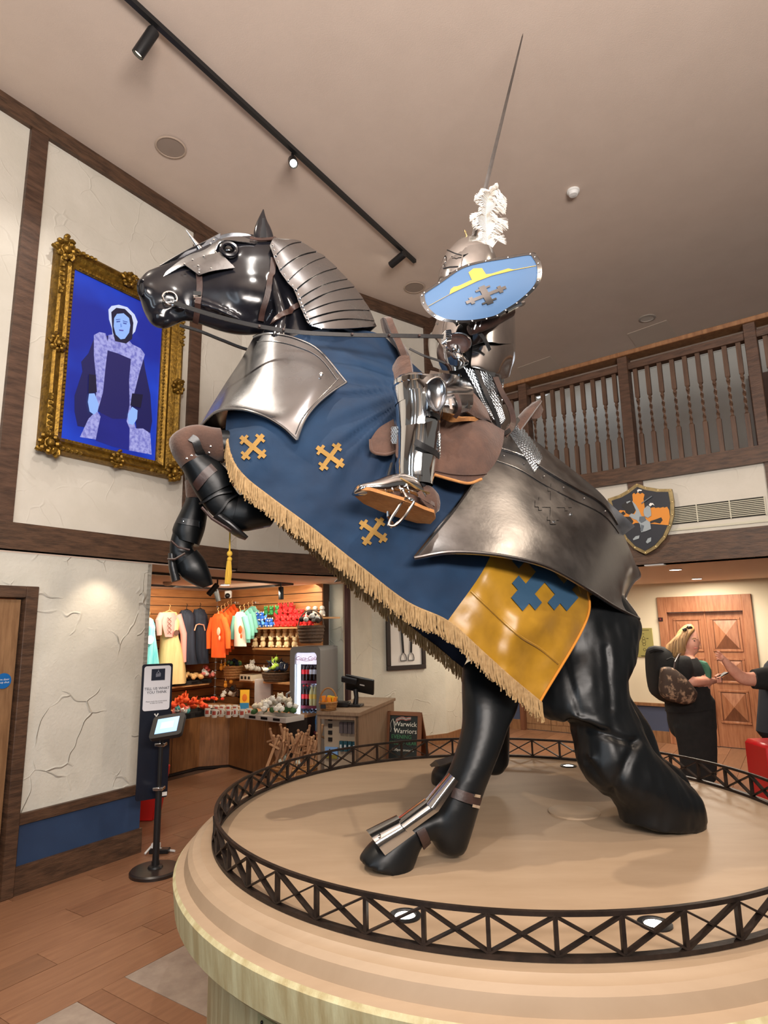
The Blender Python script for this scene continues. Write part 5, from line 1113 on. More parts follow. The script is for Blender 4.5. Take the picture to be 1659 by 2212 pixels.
# ---- plush prototypes
def plush(name, body, accent, label, cat, loc, s=.07, ears=True, wing=None, rz=0):
    t = thing(name, label, cat, loc)
    g = G(); g.sph(Vector(loc)+Vector((0,0,s*.75)), (s*.62,s*.55,s*.75), 12, 8); g.obj('body', body, t)
    g = G(); g.sph(Vector(loc)+Vector((0,-s*.12,s*1.75)), (s*.52,s*.5,s*.48), 12, 8); g.obj('head', body, t)
    for q in (-1, 1):
        if ears: g = G(); g.sph(Vector(loc)+Vector((q*s*.38, -s*.05, s*2.2)), (s*.22,s*.1,s*.26), 8, 6); g.obj('ear', accent, t)
        g = G(); g.sph(Vector(loc)+Vector((q*s*.45, -s*.45, s*.35)), (s*.22,s*.32,s*.2), 8, 6); g.obj('foot', accent, t)
        if wing: g = G(); P = [Vector(loc)+Vector((q*s*.3, s*.2, s*1.1)), Vector(loc)+Vector((q*s*1.3, s*.3, s*1.9)), Vector(loc)+Vector((q*s*1.2, s*.3, s*1.0)), Vector(loc)+Vector((q*s*.9, s*.25, s*.6))]; g.prism(P, (0, s*.1, 0)); g.obj('wing', wing, t)
    g = G(); g.sph(Vector(loc)+Vector((0,-s*.58,s*1.62)), (s*.2,s*.18,s*.15), 8, 6); g.obj('snout', accent, t)
    return t
def copies(root, items):
    for i, (loc, rz, lab, sc_) in enumerate(items):
        dup(root, loc, rz, lab, sc_, first=(i == 0))
def grp(root, name): root['group'] = name
# red dragons
def on(px, py, Y=None, f=Sq, off=.13): return f(px, py, off)
zsh = sA1.z
def at_shelf(px, z, f=Sq, off=.13):
    p = f(px, 1350, off); return Vector((p.x, p.y, z))
pr = plush('plush_dragon', cm('plush_red', 200, 24, 28), cm('plush_red2', 226, 60, 50), 'x', 'toy', (0,0,0), .055, wing=cm('plush_red3', 170, 16, 22)); grp(pr, 'red plush dragons on the top shelf')
copies(pr, [(at_shelf(600+12*i+(4 if k else 0), zsh+.085*k, off=.15-.04*k), random.uniform(-.9,.9), 'red plush dragon, %s from the left in the %s row of the heap' % (ORD[i], ('bottom','middle','top')[k]), 1.0) for k in range(3) for i in range(7-2*k)])
pb = plush('plush_dragon', cm('plush_blue', 36, 96, 196), cm('plush_white', 226, 222, 214), 'x', 'toy', (0,0,0), .05, wing=cm('plush_cyan', 90, 160, 220)); grp(pb, 'blue plush dragons on the top shelf')
copies(pb, [(at_shelf(556+10*i, zsh+.08*k, off=.15), random.uniform(-.7,.7), 'blue plush dragon, %s from the left in the %s row of the top shelf' % (ORD[i], ('lower','upper')[k]), 1.0) for k, n in ((0,4),(1,2)) for i in range(n)])
pg_ = plush('plush_dragon', cm('plush_green', 40, 120, 60), cm('plush_green2', 80, 160, 90), 'x', 'toy', (0,0,0), .05); grp(pg_, 'green plush dragons on the top shelf')
copies(pg_, [(at_shelf(574+12*i, zsh+.15, off=.11), random.uniform(-.7,.7), 'green plush dragon behind the blue ones on the top shelf, %s from the left' % ORD[i], 1.0) for i in range(3)])
pm = plush('plush_mouse', cm('plush_cream', 232, 206, 160), cm('plush_cream2', 244, 226, 190), 'x', 'toy', (0,0,0), .06); grp(pm, 'cream plush mice on the second shelf')
copies(pm, [(at_shelf(552+17*i, sA2.z-.0+.0, off=.15), random.uniform(-.5,.5), 'cream plush mouse sitting on the second shop shelf, %s from the left' % ORD[i], 1.0) for i in range(6)])
pc_ = plush('plush_mouse', cm('plush_tan', 226, 186, 134), cm('plush_tan2', 240, 212, 170), 'x', 'toy', (0,0,0), .055); grp(pc_, 'cream plush mice stacked in the upper row')
g = G(); A = Sq(560, 1384, .14); B = Sq(700, 1384, .14); 
copies(pc_, [(at_shelf(560+14*i, sA2.z+.115, off=.12), random.uniform(-.5,.5), 'tan plush mouse in the upper row under the top shelf, %s from the left' % ORD[i], 1.0) for i in range(7)])
po = plush('plush_owl', cm('plush_grey', 176, 168, 158), cm('plush_lgrey', 214, 208, 198), 'x', 'toy', (0,0,0), .06, ears=False); grp(po, 'grey plush owls beside the fridge')
copies(po, [(at_shelf(666+15*i, sA4.z, off=.12), 0, 'grey plush owl on the small shelf above the fridge, %s from the left' % ORD[i], 1.0) for i in range(3)])
# ---- basket maker
def basket(name, c, r, h, m, lab, group=None, handle=False, sq=False, n=18):
    t = thing(name, lab, 'basket', c, group); c = Vector(c)
    g = G(); g.lathe([(r*.78, 0), (r*.95, h*.5), (r, h), (r*.93, h), (r*.86, h*.5), (r*.7, h*.1), (.005, h*.08)], c, n*2, cap=False); g.obj('bowl', m, t)
    g = G()
    for k in range(5): z = h*(.12+.2*k); g.tube([c+Vector((math.cos(a)*(r*(.80+.19*(.12+.2*k))+.004+.002*(i % 2)), math.sin(a)*(r*(.80+.19*(.12+.2*k))+.004+.002*(i % 2)), z)) for i, a in enumerate([j*math.pi/n for j in range(2*n+1)])], h*.05, 5, cap=False)
    g.obj('weave', m, t)
    g = G(); g.tube([c+Vector((math.cos(a)*r, math.sin(a)*r, h)) for a in [j*math.pi/12 for j in range(25)]], .008, 6, cap=False); g.obj('rim', m, t)
    if handle: g = G(); g.tube([c+Vector((math.cos(a)*r*.95, 0, h+math.sin(a)*handle)) for a in [j*math.pi/14 for j in range(15)]], .009, 6); g.obj('handle', m, t)
    return t
WICK = mat('wicker', srgb(176, 128, 76), .7, col2=srgb(146, 100, 56), scale=40, bump=.4, bscale=60); WICKD = mat('wicker_dark', srgb(70, 50, 36), .7, col2=srgb(96, 72, 52), scale=40, bump=.4)
basket('wicker_basket', at_shelf(506, sA3.z, off=.20), .12, .16, WICK, 'honey wicker basket of small dark and green balls on the shop shelf')
basket('wicker_basket', at_shelf(672, sA4.z-.29, off=.32), .15, .19, WICKD, 'dark brown wicker basket of spotted toys right under the owls', handle=.18)
ball = lambda col, r, nm: (lambda t: t)(None)
def heap(name, cat, mats_, centre, rx, ry, n, r, labf, group, z0=0, zs=.5, squash=1.0, part=None):
    """countable small goods heaped in a tray: each one an object"""
    pro = {}
    for i in range(n):
        m = mats_[i % len(mats_)]
        if m.name not in pro:
            g = G(); g.sph((0,0,0), (r, r*.85, r*.8*squash), 10, 7)
            if part == 'ears': g.sph((-r*.6,0,r*.7), (r*.3,r*.15,r*.35), 6, 5); g.sph((r*.6,0,r*.7), (r*.3,r*.15,r*.35), 6, 5); g.sph((0,-r*.8,-.1*r), (r*.35,r*.3,r*.3), 6, 5)
            if part == 'tail': g.tube([(0,0,0), (r*1.2,0,r*.5), (r*1.9,-r*.3,r*1.4)], [r*.4,r*.3,r*.1], 6)
            if part == 'wing': g.prism([(-r*.2,0,0), (-r*1.8,0,r*1.2), (-r*1.3,0,-r*.2)], (0,r*.2,0)); g.prism([(r*.2,0,0), (r*1.8,0,r*1.2), (r*1.3,0,-r*.2)], (0,r*.2,0))
            pro[m.name] = g.obj(name, m); o = pro[m.name]; o.location = (0,0,0)
            # recentre
            for v in o.data.vertices: pass
        else: o = pro[m.name].copy(); C.objects.link(o)
        a = random.random()*2*math.pi; q = random.random()**.5; x = math.cos(a)*q*rx; y = math.sin(a)*q*ry
        o.location = (centre.x+x, centre.y+y, centre.z+z0+r*.8+(1-q)*zs*r*2.2+random.uniform(0, r*.5)); o.rotation_euler = (random.uniform(-.6,.6), random.uniform(-.6,.6), random.uniform(0,6.28))
        tag(o, labf, cat, group)
BIS = cm('biscuit', 222, 176, 116); ORG = cm('orange_plush', 236, 92, 34); PNK = cm('pink_plush', 232, 140, 130); WHT = cm('white_plush', 226, 222, 212); TEAL = cm('teal_plush', 70, 150, 150); DKB = cm('dark_plush', 26, 34, 54); LIM = cm('lime_plush', 160, 190, 70); GRN = cm('green_plush', 60, 96, 50)
def tray(c, sx, sy, h, lab, m=None, rz=0, name='tray'):
    t = thing(name, lab, 'tray', c); m = m or cm('tray_black', 26, 22, 20); c = Vector(c); X = Vector((math.cos(rz), math.sin(rz), 0)); Y_ = Vector((-math.sin(rz), math.cos(rz), 0))
    g = G(); g.box(c+UPZ*.006, sx, sy, .012, rz=rz); g.obj('tray_floor', m, t, smooth=False)
    for s in (-1, 1):
        g = G(); g.box(c+X*s*sx/2+UPZ*h/2, .012, sy, h, rz=rz); g.obj('tray_side', m, t, smooth=False)
        g = G(); g.box(c+Y_*s*sy/2+UPZ*h/2, sx, .012, h, rz=rz); g.obj('tray_side', m, t, smooth=False)
    for k in range(3):
        g = G(); g.box(c-Y_*(sy/2+.008)+X*sx*(k-1)*.3+UPZ*h*.5, sx*.16, .004, h*.5, rz=rz); g.obj('price_tag', BLACK, t, smooth=False)
    return c
ZW = ZT
def atw(px, py, z=ZW, dy=0): p = Zp(px, py, z) if abs(z-CH) > .05 else V(px, py, 7.8); return p
p = SLq(402, 1480, .20); c = tray((p.x, p.y, sL1.z), .55, .30, .05, 'black tray of round biscuit plushes on the left shop shelf', rz=math.atan2(Ld.y, Ld.x))
heap('plush_biscuit', 'toy', [BIS, cm('biscuit2', 204, 156, 96)], c, .24, .12, 26, .034, 'round tan plush biscuit heaped in the black shelf tray', 'plush biscuits in the shelf tray', .02, .8)
p = SLq(445, 1470, .28); heap('plush_crab', 'toy', [PNK, cm('coral', 226, 104, 92), WHT], Vector((p.x, p.y, sL1.z+.02)), .11, .09, 16, .034, 'pink plush toy piled right of the biscuit tray', 'pink plushes on the left shelf', .0, 1.6, part='ears')
def wk(px, py): q = Zp(px, py, ZW); return q
c = tray(wk(402, 1550)+Vector((0,.1,0)), .50, .30, .06, 'black tray of orange plush foxes on the shop worktop', rz=math.atan2(Ld.y, Ld.x))
heap('plush_fox', 'toy', [ORG, ORG, cm('orange2', 220, 70, 30)], c+Vector((-.04,.0,0)), .22, .14, 38, .034, 'orange plush fox heaped on the worktop by the kiosk', 'orange plush foxes on the worktop', .03, 1.8, part='tail')
heap('plush_unicorn', 'toy', [WHT, PNK, TEAL], wk(392, 1552), .08, .04, 14, .03, 'small white, pink or teal plush in front of the orange foxes', 'small pastel plushes', .02, .8, part='ears')
c = tray(wk(590, 1555)+Vector((0,.05,0)), .62, .26, .05, 'white and black tray of sheep plushes on the worktop by the fridge', cm('tray_white', 190, 180, 170), rz=math.atan2(Rd.y, Rd.x))
heap('plush_sheep', 'toy', [WHT, WHT, cm('sheep_cream', 220, 210, 186)], c+Vector((0,.08,0)), .27, .10, 34, .036, 'white plush sheep heaped on the worktop beside the fridge', 'white plush sheep on the worktop', .04, 1.8, part='ears')
heap('plush_sheep', 'toy', [GRN], c+Vector((0,.08,-.01)), .25, .08, 10, .035, 'green plush under the white sheep on the worktop', 'green plushes under the sheep', .02, .5)
q = at_shelf(506, sA3.z+.13, off=.20); heap('plush_ball', 'toy', [DKB, GRN, LIM, DKB], q, .09, .09, 14, .032, 'dark or green plush ball in the honey wicker basket', 'balls in the wicker basket', .0, .8)
q = at_shelf(547, sA3.z, off=.20); g = G(); tray(q, .22, .2, .07, 'small white tray of white plushes on the shelf', cm('tray_cream', 214, 200, 176), rz=math.atan2(Rd.y, Rd.x))
heap('plush_seal', 'toy', [WHT, cm('seal', 206, 200, 190)], q, .09, .08, 14, .034, 'white plush seal in the cream tray on the shelf', 'white seals in the cream tray', .05, 1.4, part='ears')
q = at_shelf(598, sA3.z, off=.20); basket('wicker_basket', q, .17, .10, WICKD, 'wide low dark basket of navy plushes on the shop shelf')
heap('plush_bat', 'toy', [DKB, DKB, LIM, WHT], q, .15, .11, 26, .034, 'navy, lime or white plush in the wide dark basket', 'plushes in the wide dark basket', .08, 1.6, part='wing')
q = at_shelf(672, sA4.z-.12, off=.32); heap('plush_cow', 'toy', [WHT, cm('cow_brown', 50, 34, 26)], q, .11, .09, 14, .036, 'spotted plush in the handled dark basket', 'spotted plushes in the handled basket', .02, 1.2)
# mugs
mg = thing('mug', 'white', 'mug', (0,0,0)); g = G(); g.lathe([(.028,0),(.032,.02),(.032,.085),(.029,.085),(.029,.01),(.001,.008)], (0,0,0), 18, cap=False); g.obj('cup', cm('mug_white', 226, 220, 208, .25), mg)
g = G(); g.tube([(.030,0,.07),(.052,0,.068),(.056,0,.045),(.045,0,.022),(.030,0,.02)], .005, 6); g.obj('handle', cm('mug_white', 226, 220, 208, .25), mg)
g = G(); g.grid([[Vector((math.sin(a)*.0328, -math.cos(a)*.0328, z)) for a in (-.6,-.3,0,.3,.6)] for z in (.03,.07)]); g.obj('print', cm('mug_print', 180, 76, 60), mg)
mg['group'] = 'souvenir mugs on the worktop'
copies(mg, [(wk(448+15*i, 1548+(i % 2)*2)+UPZ*0, random.uniform(-.4,.4), 'white printed mug in the front row on the worktop, %s from the left' % ORD[i], 1.0) for i in range(7)]+[(wk(446+14*i, 1543)+UPZ*.0+Vector((0,.12,0)), random.uniform(-.4,.4), 'white printed mug in the rear row on the worktop, %s from the left' % ORD[i], 1.0) for i in range(5)])
heap('plush_ladybird', 'toy', [ORG, cm('red_ball', 210, 60, 40)], wk(452, 1530)+Vector((0,.1,0)), .14, .05, 16, .02, 'tiny orange ball behind the mugs', 'orange balls behind the mugs', .06, .5)
heap('plush_dog', 'toy', [cm('dog_black', 24, 22, 24), WHT, cm('dog_brown', 90, 60, 40)], wk(492, 1525)+Vector((0,.2,0)), .16, .08, 20, .034, 'black or white plush puppy behind the mugs', 'puppies behind the mugs', .02, 1.8, part='ears')
# hanging keyrings, book, jar
for i, (px, py) in enumerate(((478,1443),(486,1440),(494,1445),(499,1472),(487,1480))):
    c = SLq(px, py, .2) if px < 470 else V(px, py, 8.1); t = thing('keyring_toy', 'small yellow soft toy hanging in the slat wall corner, %s of five' % ORD[i], 'toy', c, 'hanging yellow toys')
    g = G(); g.sph(c, (.024,.02,.032), 8, 6); g.obj('body', cm('toy_yellow', 214, 142, 40), t); g = G(); g.sph(c+UPZ*.04, .018, 8, 6); g.obj('head', cm('toy_yellow', 214, 142, 40), t); g = G(); g.tube([c+UPZ*.05, c+UPZ*.10], .003, 4); g.obj('loop', WHITE, t)
c = wk(522, 1535)+Vector((0,.15,0)); t = thing('book', 'yellow and blue children\'s book standing on the worktop', 'book', c); g = G(); g.box(c+UPZ*.11, .11, .018, .22); g.obj('cover', cm('book_yellow', 228, 176, 50, .4), t, smooth=False)
g = G(); g.box(c+UPZ*.035+Vector((0,-.011,0)), .108, .003, .07); g.obj('cover_band', cm('book_blue', 44, 120, 170, .4), t, smooth=False); g = G(); g.sph(c+UPZ*.13+Vector((0,-.011,0)), (.03,.002,.045), 10, 6); g.obj('cover_picture', cm('book_orange', 206, 110, 30), t)
c = wk(562, 1533)+Vector((0,.2,0)); t = thing('acrylic_box', 'clear display box of pink goods behind the worktop trays', 'box', c)
g = G(); g.box(c+UPZ*.17, .2, .14, .34); g.obj('clear_case', mat('acrylic', (.8,.8,.8), .1, trans=.6), t, bevel=.006)
for k in range(4): g = G(); g.box(c+UPZ*(.06+.07*k), .16, .10, .05); g.obj('packet', cm('packet_pink', 170, 110, 100), t, smooth=False)
c = wk(482, 1515)+Vector((0,.35,0)); t = thing('gift_box', 'white picture box leaning in the shop corner', 'box', c); g = G(); g.box(c+UPZ*.14, .26, .05, .26, rz=-.2); g.obj('carton', WHITE, t, smooth=False); g = G(); g.sph(c+UPZ*.17+Vector((-.02,-.03,0)), (.05,.004,.05), 10, 6); g.obj('printed_face', ORG, t)
# ---- garments
def garment(name, f, outline, n, m, lab, cat, group=None, off=.15, th=.06, folds=5, depthdir=None):
    pts = outline; cx = sum(p[0] for p in pts)/len(pts); t = thing(name, lab, cat, f(cx, pts[0][1], off), group)
    # silhouette profile: rows of (left px, right px, y) 
    R = []; N = depthdir
    for k, (xl, xr, y) in enumerate(resample(pts, 18)):
        a = f(xl, y, off); b = f(xr, y, off); b.z = a.z; ring = []; c = (a+b)/2; h = (b-a)/2; u = k/17
        for j in range(32):
            w = 2*math.pi*j/32; fold = 1+.18*math.sin(w*folds+2*u)*u
            ring.append(c+h*math.cos(w)+n*math.sin(w)*th*(.4+.6*min(1, u*4))*fold)
        R.append(ring)
    g = G(); g.rings(R); g.obj('cloth', m, t); return t
def hanger(t, f, px, py, w, off, n, hm=None):
    a = f(px, py, off); d = Rd if f is Sq else Ld; g = G(); g.tube([a-d*w-UPZ*.03, a, a+d*w-UPZ*.03], .007, 6); g.tube([a, a+UPZ*.03, a+UPZ*.05+n*.015, a+UPZ*.07], .004, 5); g.obj('hanger', hm or cm('hanger_wood', 206, 160, 104), t)
t = garment('princess_dress', SLq, [(314,330,1338),(313,331,1352),(314,329,1368),(310,336,1400),(306,342,1440),(302,346,1470)], SNl, mat('dress_turquoise', srgb(70,186,200), .6, col2=srgb(150,220,216), scale=6, stretch=(6,6,.5)), 'turquoise costume dress hanging at the left edge of the shop opening', 'dress', off=.3, th=.10)
hanger(t, SLq, 322, 1334, .06, .3, SNl); c = SLq(324, 1382, .42); g = G(); g.lathe([(.05,0),(.05,.004)], c, 18, ax=(Ld, UPZ, SNl)); g.obj('swing_tag', PAPER, t)
g = G(); g.sph(SLq(322,1345,.34), (.05,.03,.06), 10, 6); g.obj('bodice_yoke', cm('yoke', 224, 210, 190), t)
t = garment('princess_dress', SLq, [(352,380,1322),(347,386,1336),(350,384,1352),(352,380,1372),(348,392,1410),(344,398,1450),(342,400,1480)], SNl, mat('dress_cream', srgb(226,196,140), .6, col2=srgb(206,176,120), scale=6, stretch=(6,6,.5)), 'pale yellow and pink costume dress with laced bodice', 'dress', off=.3, th=.12)
hanger(t, SLq, 366, 1318, .07, .3, SNl)
PK = cm('dress_pink', 212, 150, 142)
g = G(); R = []
for xl, xr, y in resample([(354,378,1324),(350,383,1340),(352,381,1356),(357,375,1376)], 8):
    a = SLq(xl, y, .40); b = SLq(xr, y, .40); R.append([lerp(a, b, j/8)+SNl*.03*math.sin(math.pi*j/8) for j in range(9)])
g.grid(R, .012, out=SNl); g.obj('bodice', PK, t)
for xa, xb in (((350,1328), (344,1372)), ((384,1328), (397,1430))):
    g = G(); g.tube([SLq(*xa, .36), SLq((xa[0]+xb[0])/2+(6 if xb[0] > 370 else -4), (xa[1]+xb[1])/2-10, .38), SLq(*xb, .37)], [.045,.04,.03], 10); g.obj('sleeve', PK, t)
for k in range(4):
    g = G(); g.tube([SLq(362, 1334+9*k, .445), SLq(370, 1342+9*k, .445)], .004, 4); g.tube([SLq(370, 1334+9*k, .445), SLq(362, 1342+9*k, .445)], .004, 4); g.obj('lacing', cm('lace', 110, 80, 70), t)
g = G(); g.lathe([(.035,0),(.035,.004)], SLq(381, 1367, .46), 16, ax=(Ld, UPZ, SNl)); g.obj('portrait_tag', cm('tag_dark', 90, 60, 50), t)
t = garment('costume_cape', SLq, [(392,410,1318),(388,418,1332),(388,420,1370),(390,421,1410),(396,424,1436)], SNl, mat('cape_navy', srgb(24,28,40), .8, col2=srgb(40,48,64), scale=6, stretch=(6,6,.5)), 'near black costume cape hanging left of the darker one', 'clothing', 'dark capes on the left wall', off=.3, th=.09)
hanger(t, SLq, 403, 1316, .08, .3, SNl, BLKM)
t = garment('costume_cape', SLq, [(420,440,1316),(417,446,1334),(420,447,1370),(420,448,1410),(425,447,1434)], SNl, mat('cape_navy', srgb(24,28,40), .8), 'near black costume cape with a pale neckline next to the orange jumpers', 'clothing', 'dark capes on the left wall', off=.3, th=.09)
hanger(t, SLq, 432, 1314, .08, .3, SNl, BLKM); g = G(); g.tube([SLq(420,1362,.41), SLq(424,1350,.42), SLq(430,1348,.42), SLq(440,1350,.42), SLq(443,1362,.41)], .008, 6); g.obj('neckline', cm('neck_peach', 220, 160, 130), t)
OR = mat('jumper_orange', srgb(240,96,22), .8, col2=srgb(224,78,16), scale=6, stretch=(4,4,.6))
def jumper(i, px, m, lab, name='jumper', y0=1316, y1=1420, w=17, off=.2, print_=None, grp_='orange jumpers on the rail', sl=None):
    t = garment(name, Sq, [(px-w*.45, px+w*.45, y0),(px-w*.8, px+w*.8, y0+14),(px-w*.75, px+w*.75, y0+40),(px-w*.78, px+w*.78, y1)], SNr, m, lab, 'clothing', grp_, off=off, th=.035, folds=4)
    for s in (-1, 1):
        g = G(); g.tube([Sq(px+s*w*.6, y0+10, off), Sq(px+s*w*1.05, y0+40, off), Sq(px+s*w*1.1, y0+(y1-y0)*.8, off)], [.04,.036,.028], 10); g.obj('sleeve', sl or m, t)
    hanger(t, Sq, px, y0-1, .07, off, SNr)
    if print_: g = G(); g.sph(Sq(px, y0+38, off+.05), (.035,.006,.05), 10, 6, ax=(Rd, -RN, UPZ)); g.sph(Sq(px+2, y0+52, off+.05), (.02,.006,.03), 8, 6, ax=(Rd, -RN, UPZ)); g.obj('print', print_, t)
    return t
for i in range(5):
    jumper(i, 500-7*i, OR, 'bright orange jumper on the shop rail%s' % (' nearest the viewer with a fox print' if i == 4 else ', %s behind the front one' % ORD[3-i]), y0=1306+5*i, y1=1396+6*i, off=.10+.13*i, w=15+i, print_=cm('print_pale', 236, 190, 160) if i == 4 else None, grp_='orange jumpers on the rail' if i < 4 else None)
TE = cm('tee_teal', 110, 176, 160); WT = cm('tee_white', 232, 226, 208)
for i in range(4):
    jumper(i, 546-9*i, WT if i == 3 else TE, 'pale %s on wooden hanger' % ('white baseball tee with teal sleeves and orange fox print' if i == 3 else 'teal tee hanging %s behind the white tee' % ORD[max(0, 2-i)]), name='tee_shirt', y0=1310+4*i, y1=1372+8*i, off=.12+.13*i, w=13+i, print_=ORG if i == 3 else None, grp_='teal tees on the rail' if i < 3 else None, sl=TE)
for px, lab in ((505, 'steel clothes rail arm above the orange jumpers'), (549, 'steel clothes rail arm above the tee shirts')):
    g = G(); g.tube([Sq(px, 1302, .02), Sq(px-22, 1322, .62)], .008, 6); g.tube([Sq(px, 1302, .02)-Rd*.03, Sq(px, 1302, .02)+Rd*.03], .014, 6); tag(g.obj('clothes_rail', CHROME), lab, 'rail')
# ---- fridge
FA = V(626, 1640, 7.15); FA.z = 0; FB = V(693, 1640, 7.04); FB.z = 0; fd = (FB-FA).normalized(); fn = Vector((fd.y, -fd.x, 0)); fw = (FB-FA).length; fz = V(640, 1397, 7.1).z
fr = thing('drinks_fridge', 'tall grey glass-fronted drinks fridge glowing white, with red script lettering on top', 'fridge', FA+fd*fw/2)
FG = cm('fridge_grey', 120, 116, 112, .4)
def rrect(w, h, r, n=6): return [(x+r*math.cos(a0+math.pi/2*k/n), y+r*math.sin(a0+math.pi/2*k/n)) for x, y, a0 in ((w-r, r, -math.pi/2), (w-r, h-r, 0), (r, h-r, math.pi/2), (r, r, math.pi)) for k in range(n+1)]
FP = lambda x, z, p: FA+fd*x+fn*p+UPZ*z
g = G(); o = [FP(x, z+.05, 0) for x, z in rrect(fw, fz-.05, .05)]; i_ = [FP(.055+x, .20+z, 0) for x, z in rrect(fw-.10, fz-.26, .05)]
o2 = [p+fn*.02 for p in o]; i2 = [p+fn*.02 for p in i_]; ob = [p-fn*.5 for p in o]; ib = [p-fn*.08 for p in i_]
g.rings([ob, o, o2, i2, ib], cap=False); g.obj('door_frame', FG, fr, auto=30)
g = G(); hbox(g, FA, fd, fn, .01, fw-.01, .05, fz-.01, -.52, -.42); g.obj('cabinet_back', FG, fr, smooth=False)
g = G(); hbox(g, FA, fd, fn, .06, fw-.05, .20, fz-.06, -.44, -.42); g.obj('lit_interior', mat('fridge_glow', (.8,.85,1), .5, emit=(.72,.78,1), estr=1.6), fr, smooth=False)
g = G(); hbox(g, FA, fd, fn, .06, .09, .22, fz-.2, -.07, -.05); g.obj('light_tube', mat('fridge_tube', (.9,.95,1), .5, emit=(.7,.82,1), estr=5), fr, smooth=False)
g = G(); hbox(g, FA, fd, fn, .065, fw-.055, fz-.195, fz-.07, -.05, -.01); hd = g.obj('header_panel', mat('fridge_header', (.85,.85,1), .5, emit=(.82,.8,1), estr=.9), fr, smooth=False)
write(hd, 'Coca-Cola', FP(fw/2, fz-.13, -.006), fd, UPZ, .060, cm('script_red', 170, 30, 70), shear=.35)
g = G(); g.tube([FP(fw*.32, fz-.148, -.005), FP(fw*.5, fz-.16, -.005), FP(fw*.72, fz-.150, -.005)], .0022, 4); g.obj('lettering', cm('script_red', 170, 30, 70), hd)
g = G(); g.tube([FP(.01, .62, .02), FP(-.02, .64, .05), FP(-.025, .75, .06), FP(-.02, .88, .05), FP(.01, .90, .02)], .014, 8); g.obj('handle', FG, fr)
zs_ = [fz-.40, fz-.67, fz-.94]
for z in zs_:
    g = G(); hbox(g, FA, fd, fn, .09, fw-.055, z, z+.012, -.40, -.10); sh_ = g.obj('shelf', cm('fr_shelf', 60, 60, 80), fr, smooth=False)
    g = G(); hbox(g, FA, fd, fn, .09, fw-.055, z-.012, z+.02, -.10, -.092); g.obj('price_strip', cm('strip_red', 120, 40, 60), sh_, smooth=False)
def bottle(m_l, m_c, m_b, lab, grp_):
    t = thing('drink_bottle', lab, 'bottle', (0,0,0), grp_)
    g = G(); g.lathe([(.024,0),(.026,.02),(.024,.07),(.026,.11),(.022,.14),(.010,.175),(.010,.19)], (0,0,0), 12); g.obj('bottle_body', m_b, t)
    g = G(); g.lathe([(.0268,.07),(.0268,.115)], (0,0,0), 12, cap=False); g.obj('label_band', m_l, t); g = G(); g.lathe([(.012,.188),(.012,.205),(.001,.206)], (0,0,0), 10); g.obj('bottle_cap', m_c, t); return t
kinds = [(cm('lab_red',200,20,30,.4), cm('cap_red',190,20,24,.4), cm('cola',40,14,12,.1), 'red-labelled cola bottle in the drinks fridge'), (cm('lab_silver',210,210,216,.4), cm('cap_black',20,20,20,.4), cm('cola',40,14,12,.1), 'silver-labelled cola bottle in the drinks fridge'), (cm('lab_yel',236,200,90,.4), cm('cap_white',230,230,230,.4), cm('lemon',214,206,150,.1), 'yellow drink bottle in the drinks fridge'), (cm('lab_blue',80,150,220,.4), cm('cap_dark',20,30,60,.4), cm('water',140,180,220,.1), 'blue water bottle on the lowest fridge shelf')]
for ki, (a, b, c_, lab) in enumerate(kinds):
    spots = []
    for si, z in enumerate(zs_):
        for col in range(5):
            for row in range(2):
                if si == 0: kk = 0 if col < 2 else 1
                elif si == 1: kk = 0 if col < 2 else 2
                else: kk = 3
                if kk == ki: spots.append((FP(.10+.048*col, z+.012, -.14-.07*row), 0, '%s, %s from left, %s row' % (lab if kk == 3 else lab.replace('in the drinks fridge', 'on the %s fridge shelf' % ('top','middle')[si]), ORD[col], ('front','back')[row]), 1.12))
    if spots: copies(bottle(a, b, c_, lab, lab.replace('bottle', 'bottles', 1)), spots)
g = G(); hbox(g, FA, fd, fn, .06, fw-.05, .20, fz-.06, .002, .006); g.obj('glass_door', GLASS, fr, smooth=False)
g = G(); hbox(g, FA+fd*fw, fd, fn, .09, .13, 0, ZS, -.60, -.50); tag(g.obj('tall_panel', cm('panel_dark_red', 58, 26, 20), smooth=False), 'tall dark red-brown panel between the drinks fridge and the pillar', 'panel')
# ---- till counter
TA = Zp(685, 1536, .75); 
Y0 = 6.1; tA_ = V(686, 1640, Y0); tA_.z = 0; tB_ = V(775, 1640, Y0-.15); tB_.z = 0; td_ = (tB_-tA_).normalized(); tn = Vector((td_.y, -td_.x, 0)); tw = (tB_-tA_).length; zt = V(690, 1536, Y0).z
tback = V(851, 1527, 7.1); tback.z = 0
tc_ = thing('till_counter', 'pale wooden shop till counter with an open display front and card racks', 'counter', tA_+td_*tw/2)
OK2 = mat('counter_oak', srgb(128,104,82), .5, col2=srgb(152,128,104), scale=10, stretch=(5,5,.5))
TPt = lambda x, z, p: tA_+td_*x+tn*p+UPZ*z
dpt = (tback-tB_); 
g = G(); g.hexa([tB_, tback, tback-td_*.03, tB_-td_*.03, tB_+UPZ*(zt-.03), tback+UPZ*(zt-.03), tback-td_*.03+UPZ*(zt-.03), tB_-td_*.03+UPZ*(zt-.03)]); g.obj('side_panel', OK2, tc_, smooth=False)
tl_ = tA_+dpt
g = G(); top4 = [tA_+tn*.02, tB_+tn*.02+td_*.02, tback+td_*.02, tl_]; g.hexa([p+UPZ*(zt-.03) for p in top4]+[p+UPZ*zt for p in top4]); g.obj('counter_top', OK2, tc_, smooth=False)
for x0, x1 in ((0, .03), (tw-.04, tw)):
    g = G(); hbox(g, tA_, td_, tn, x0, x1, 0, zt-.03, -.02, .0); g.obj('front_post', OK2, tc_, smooth=False)
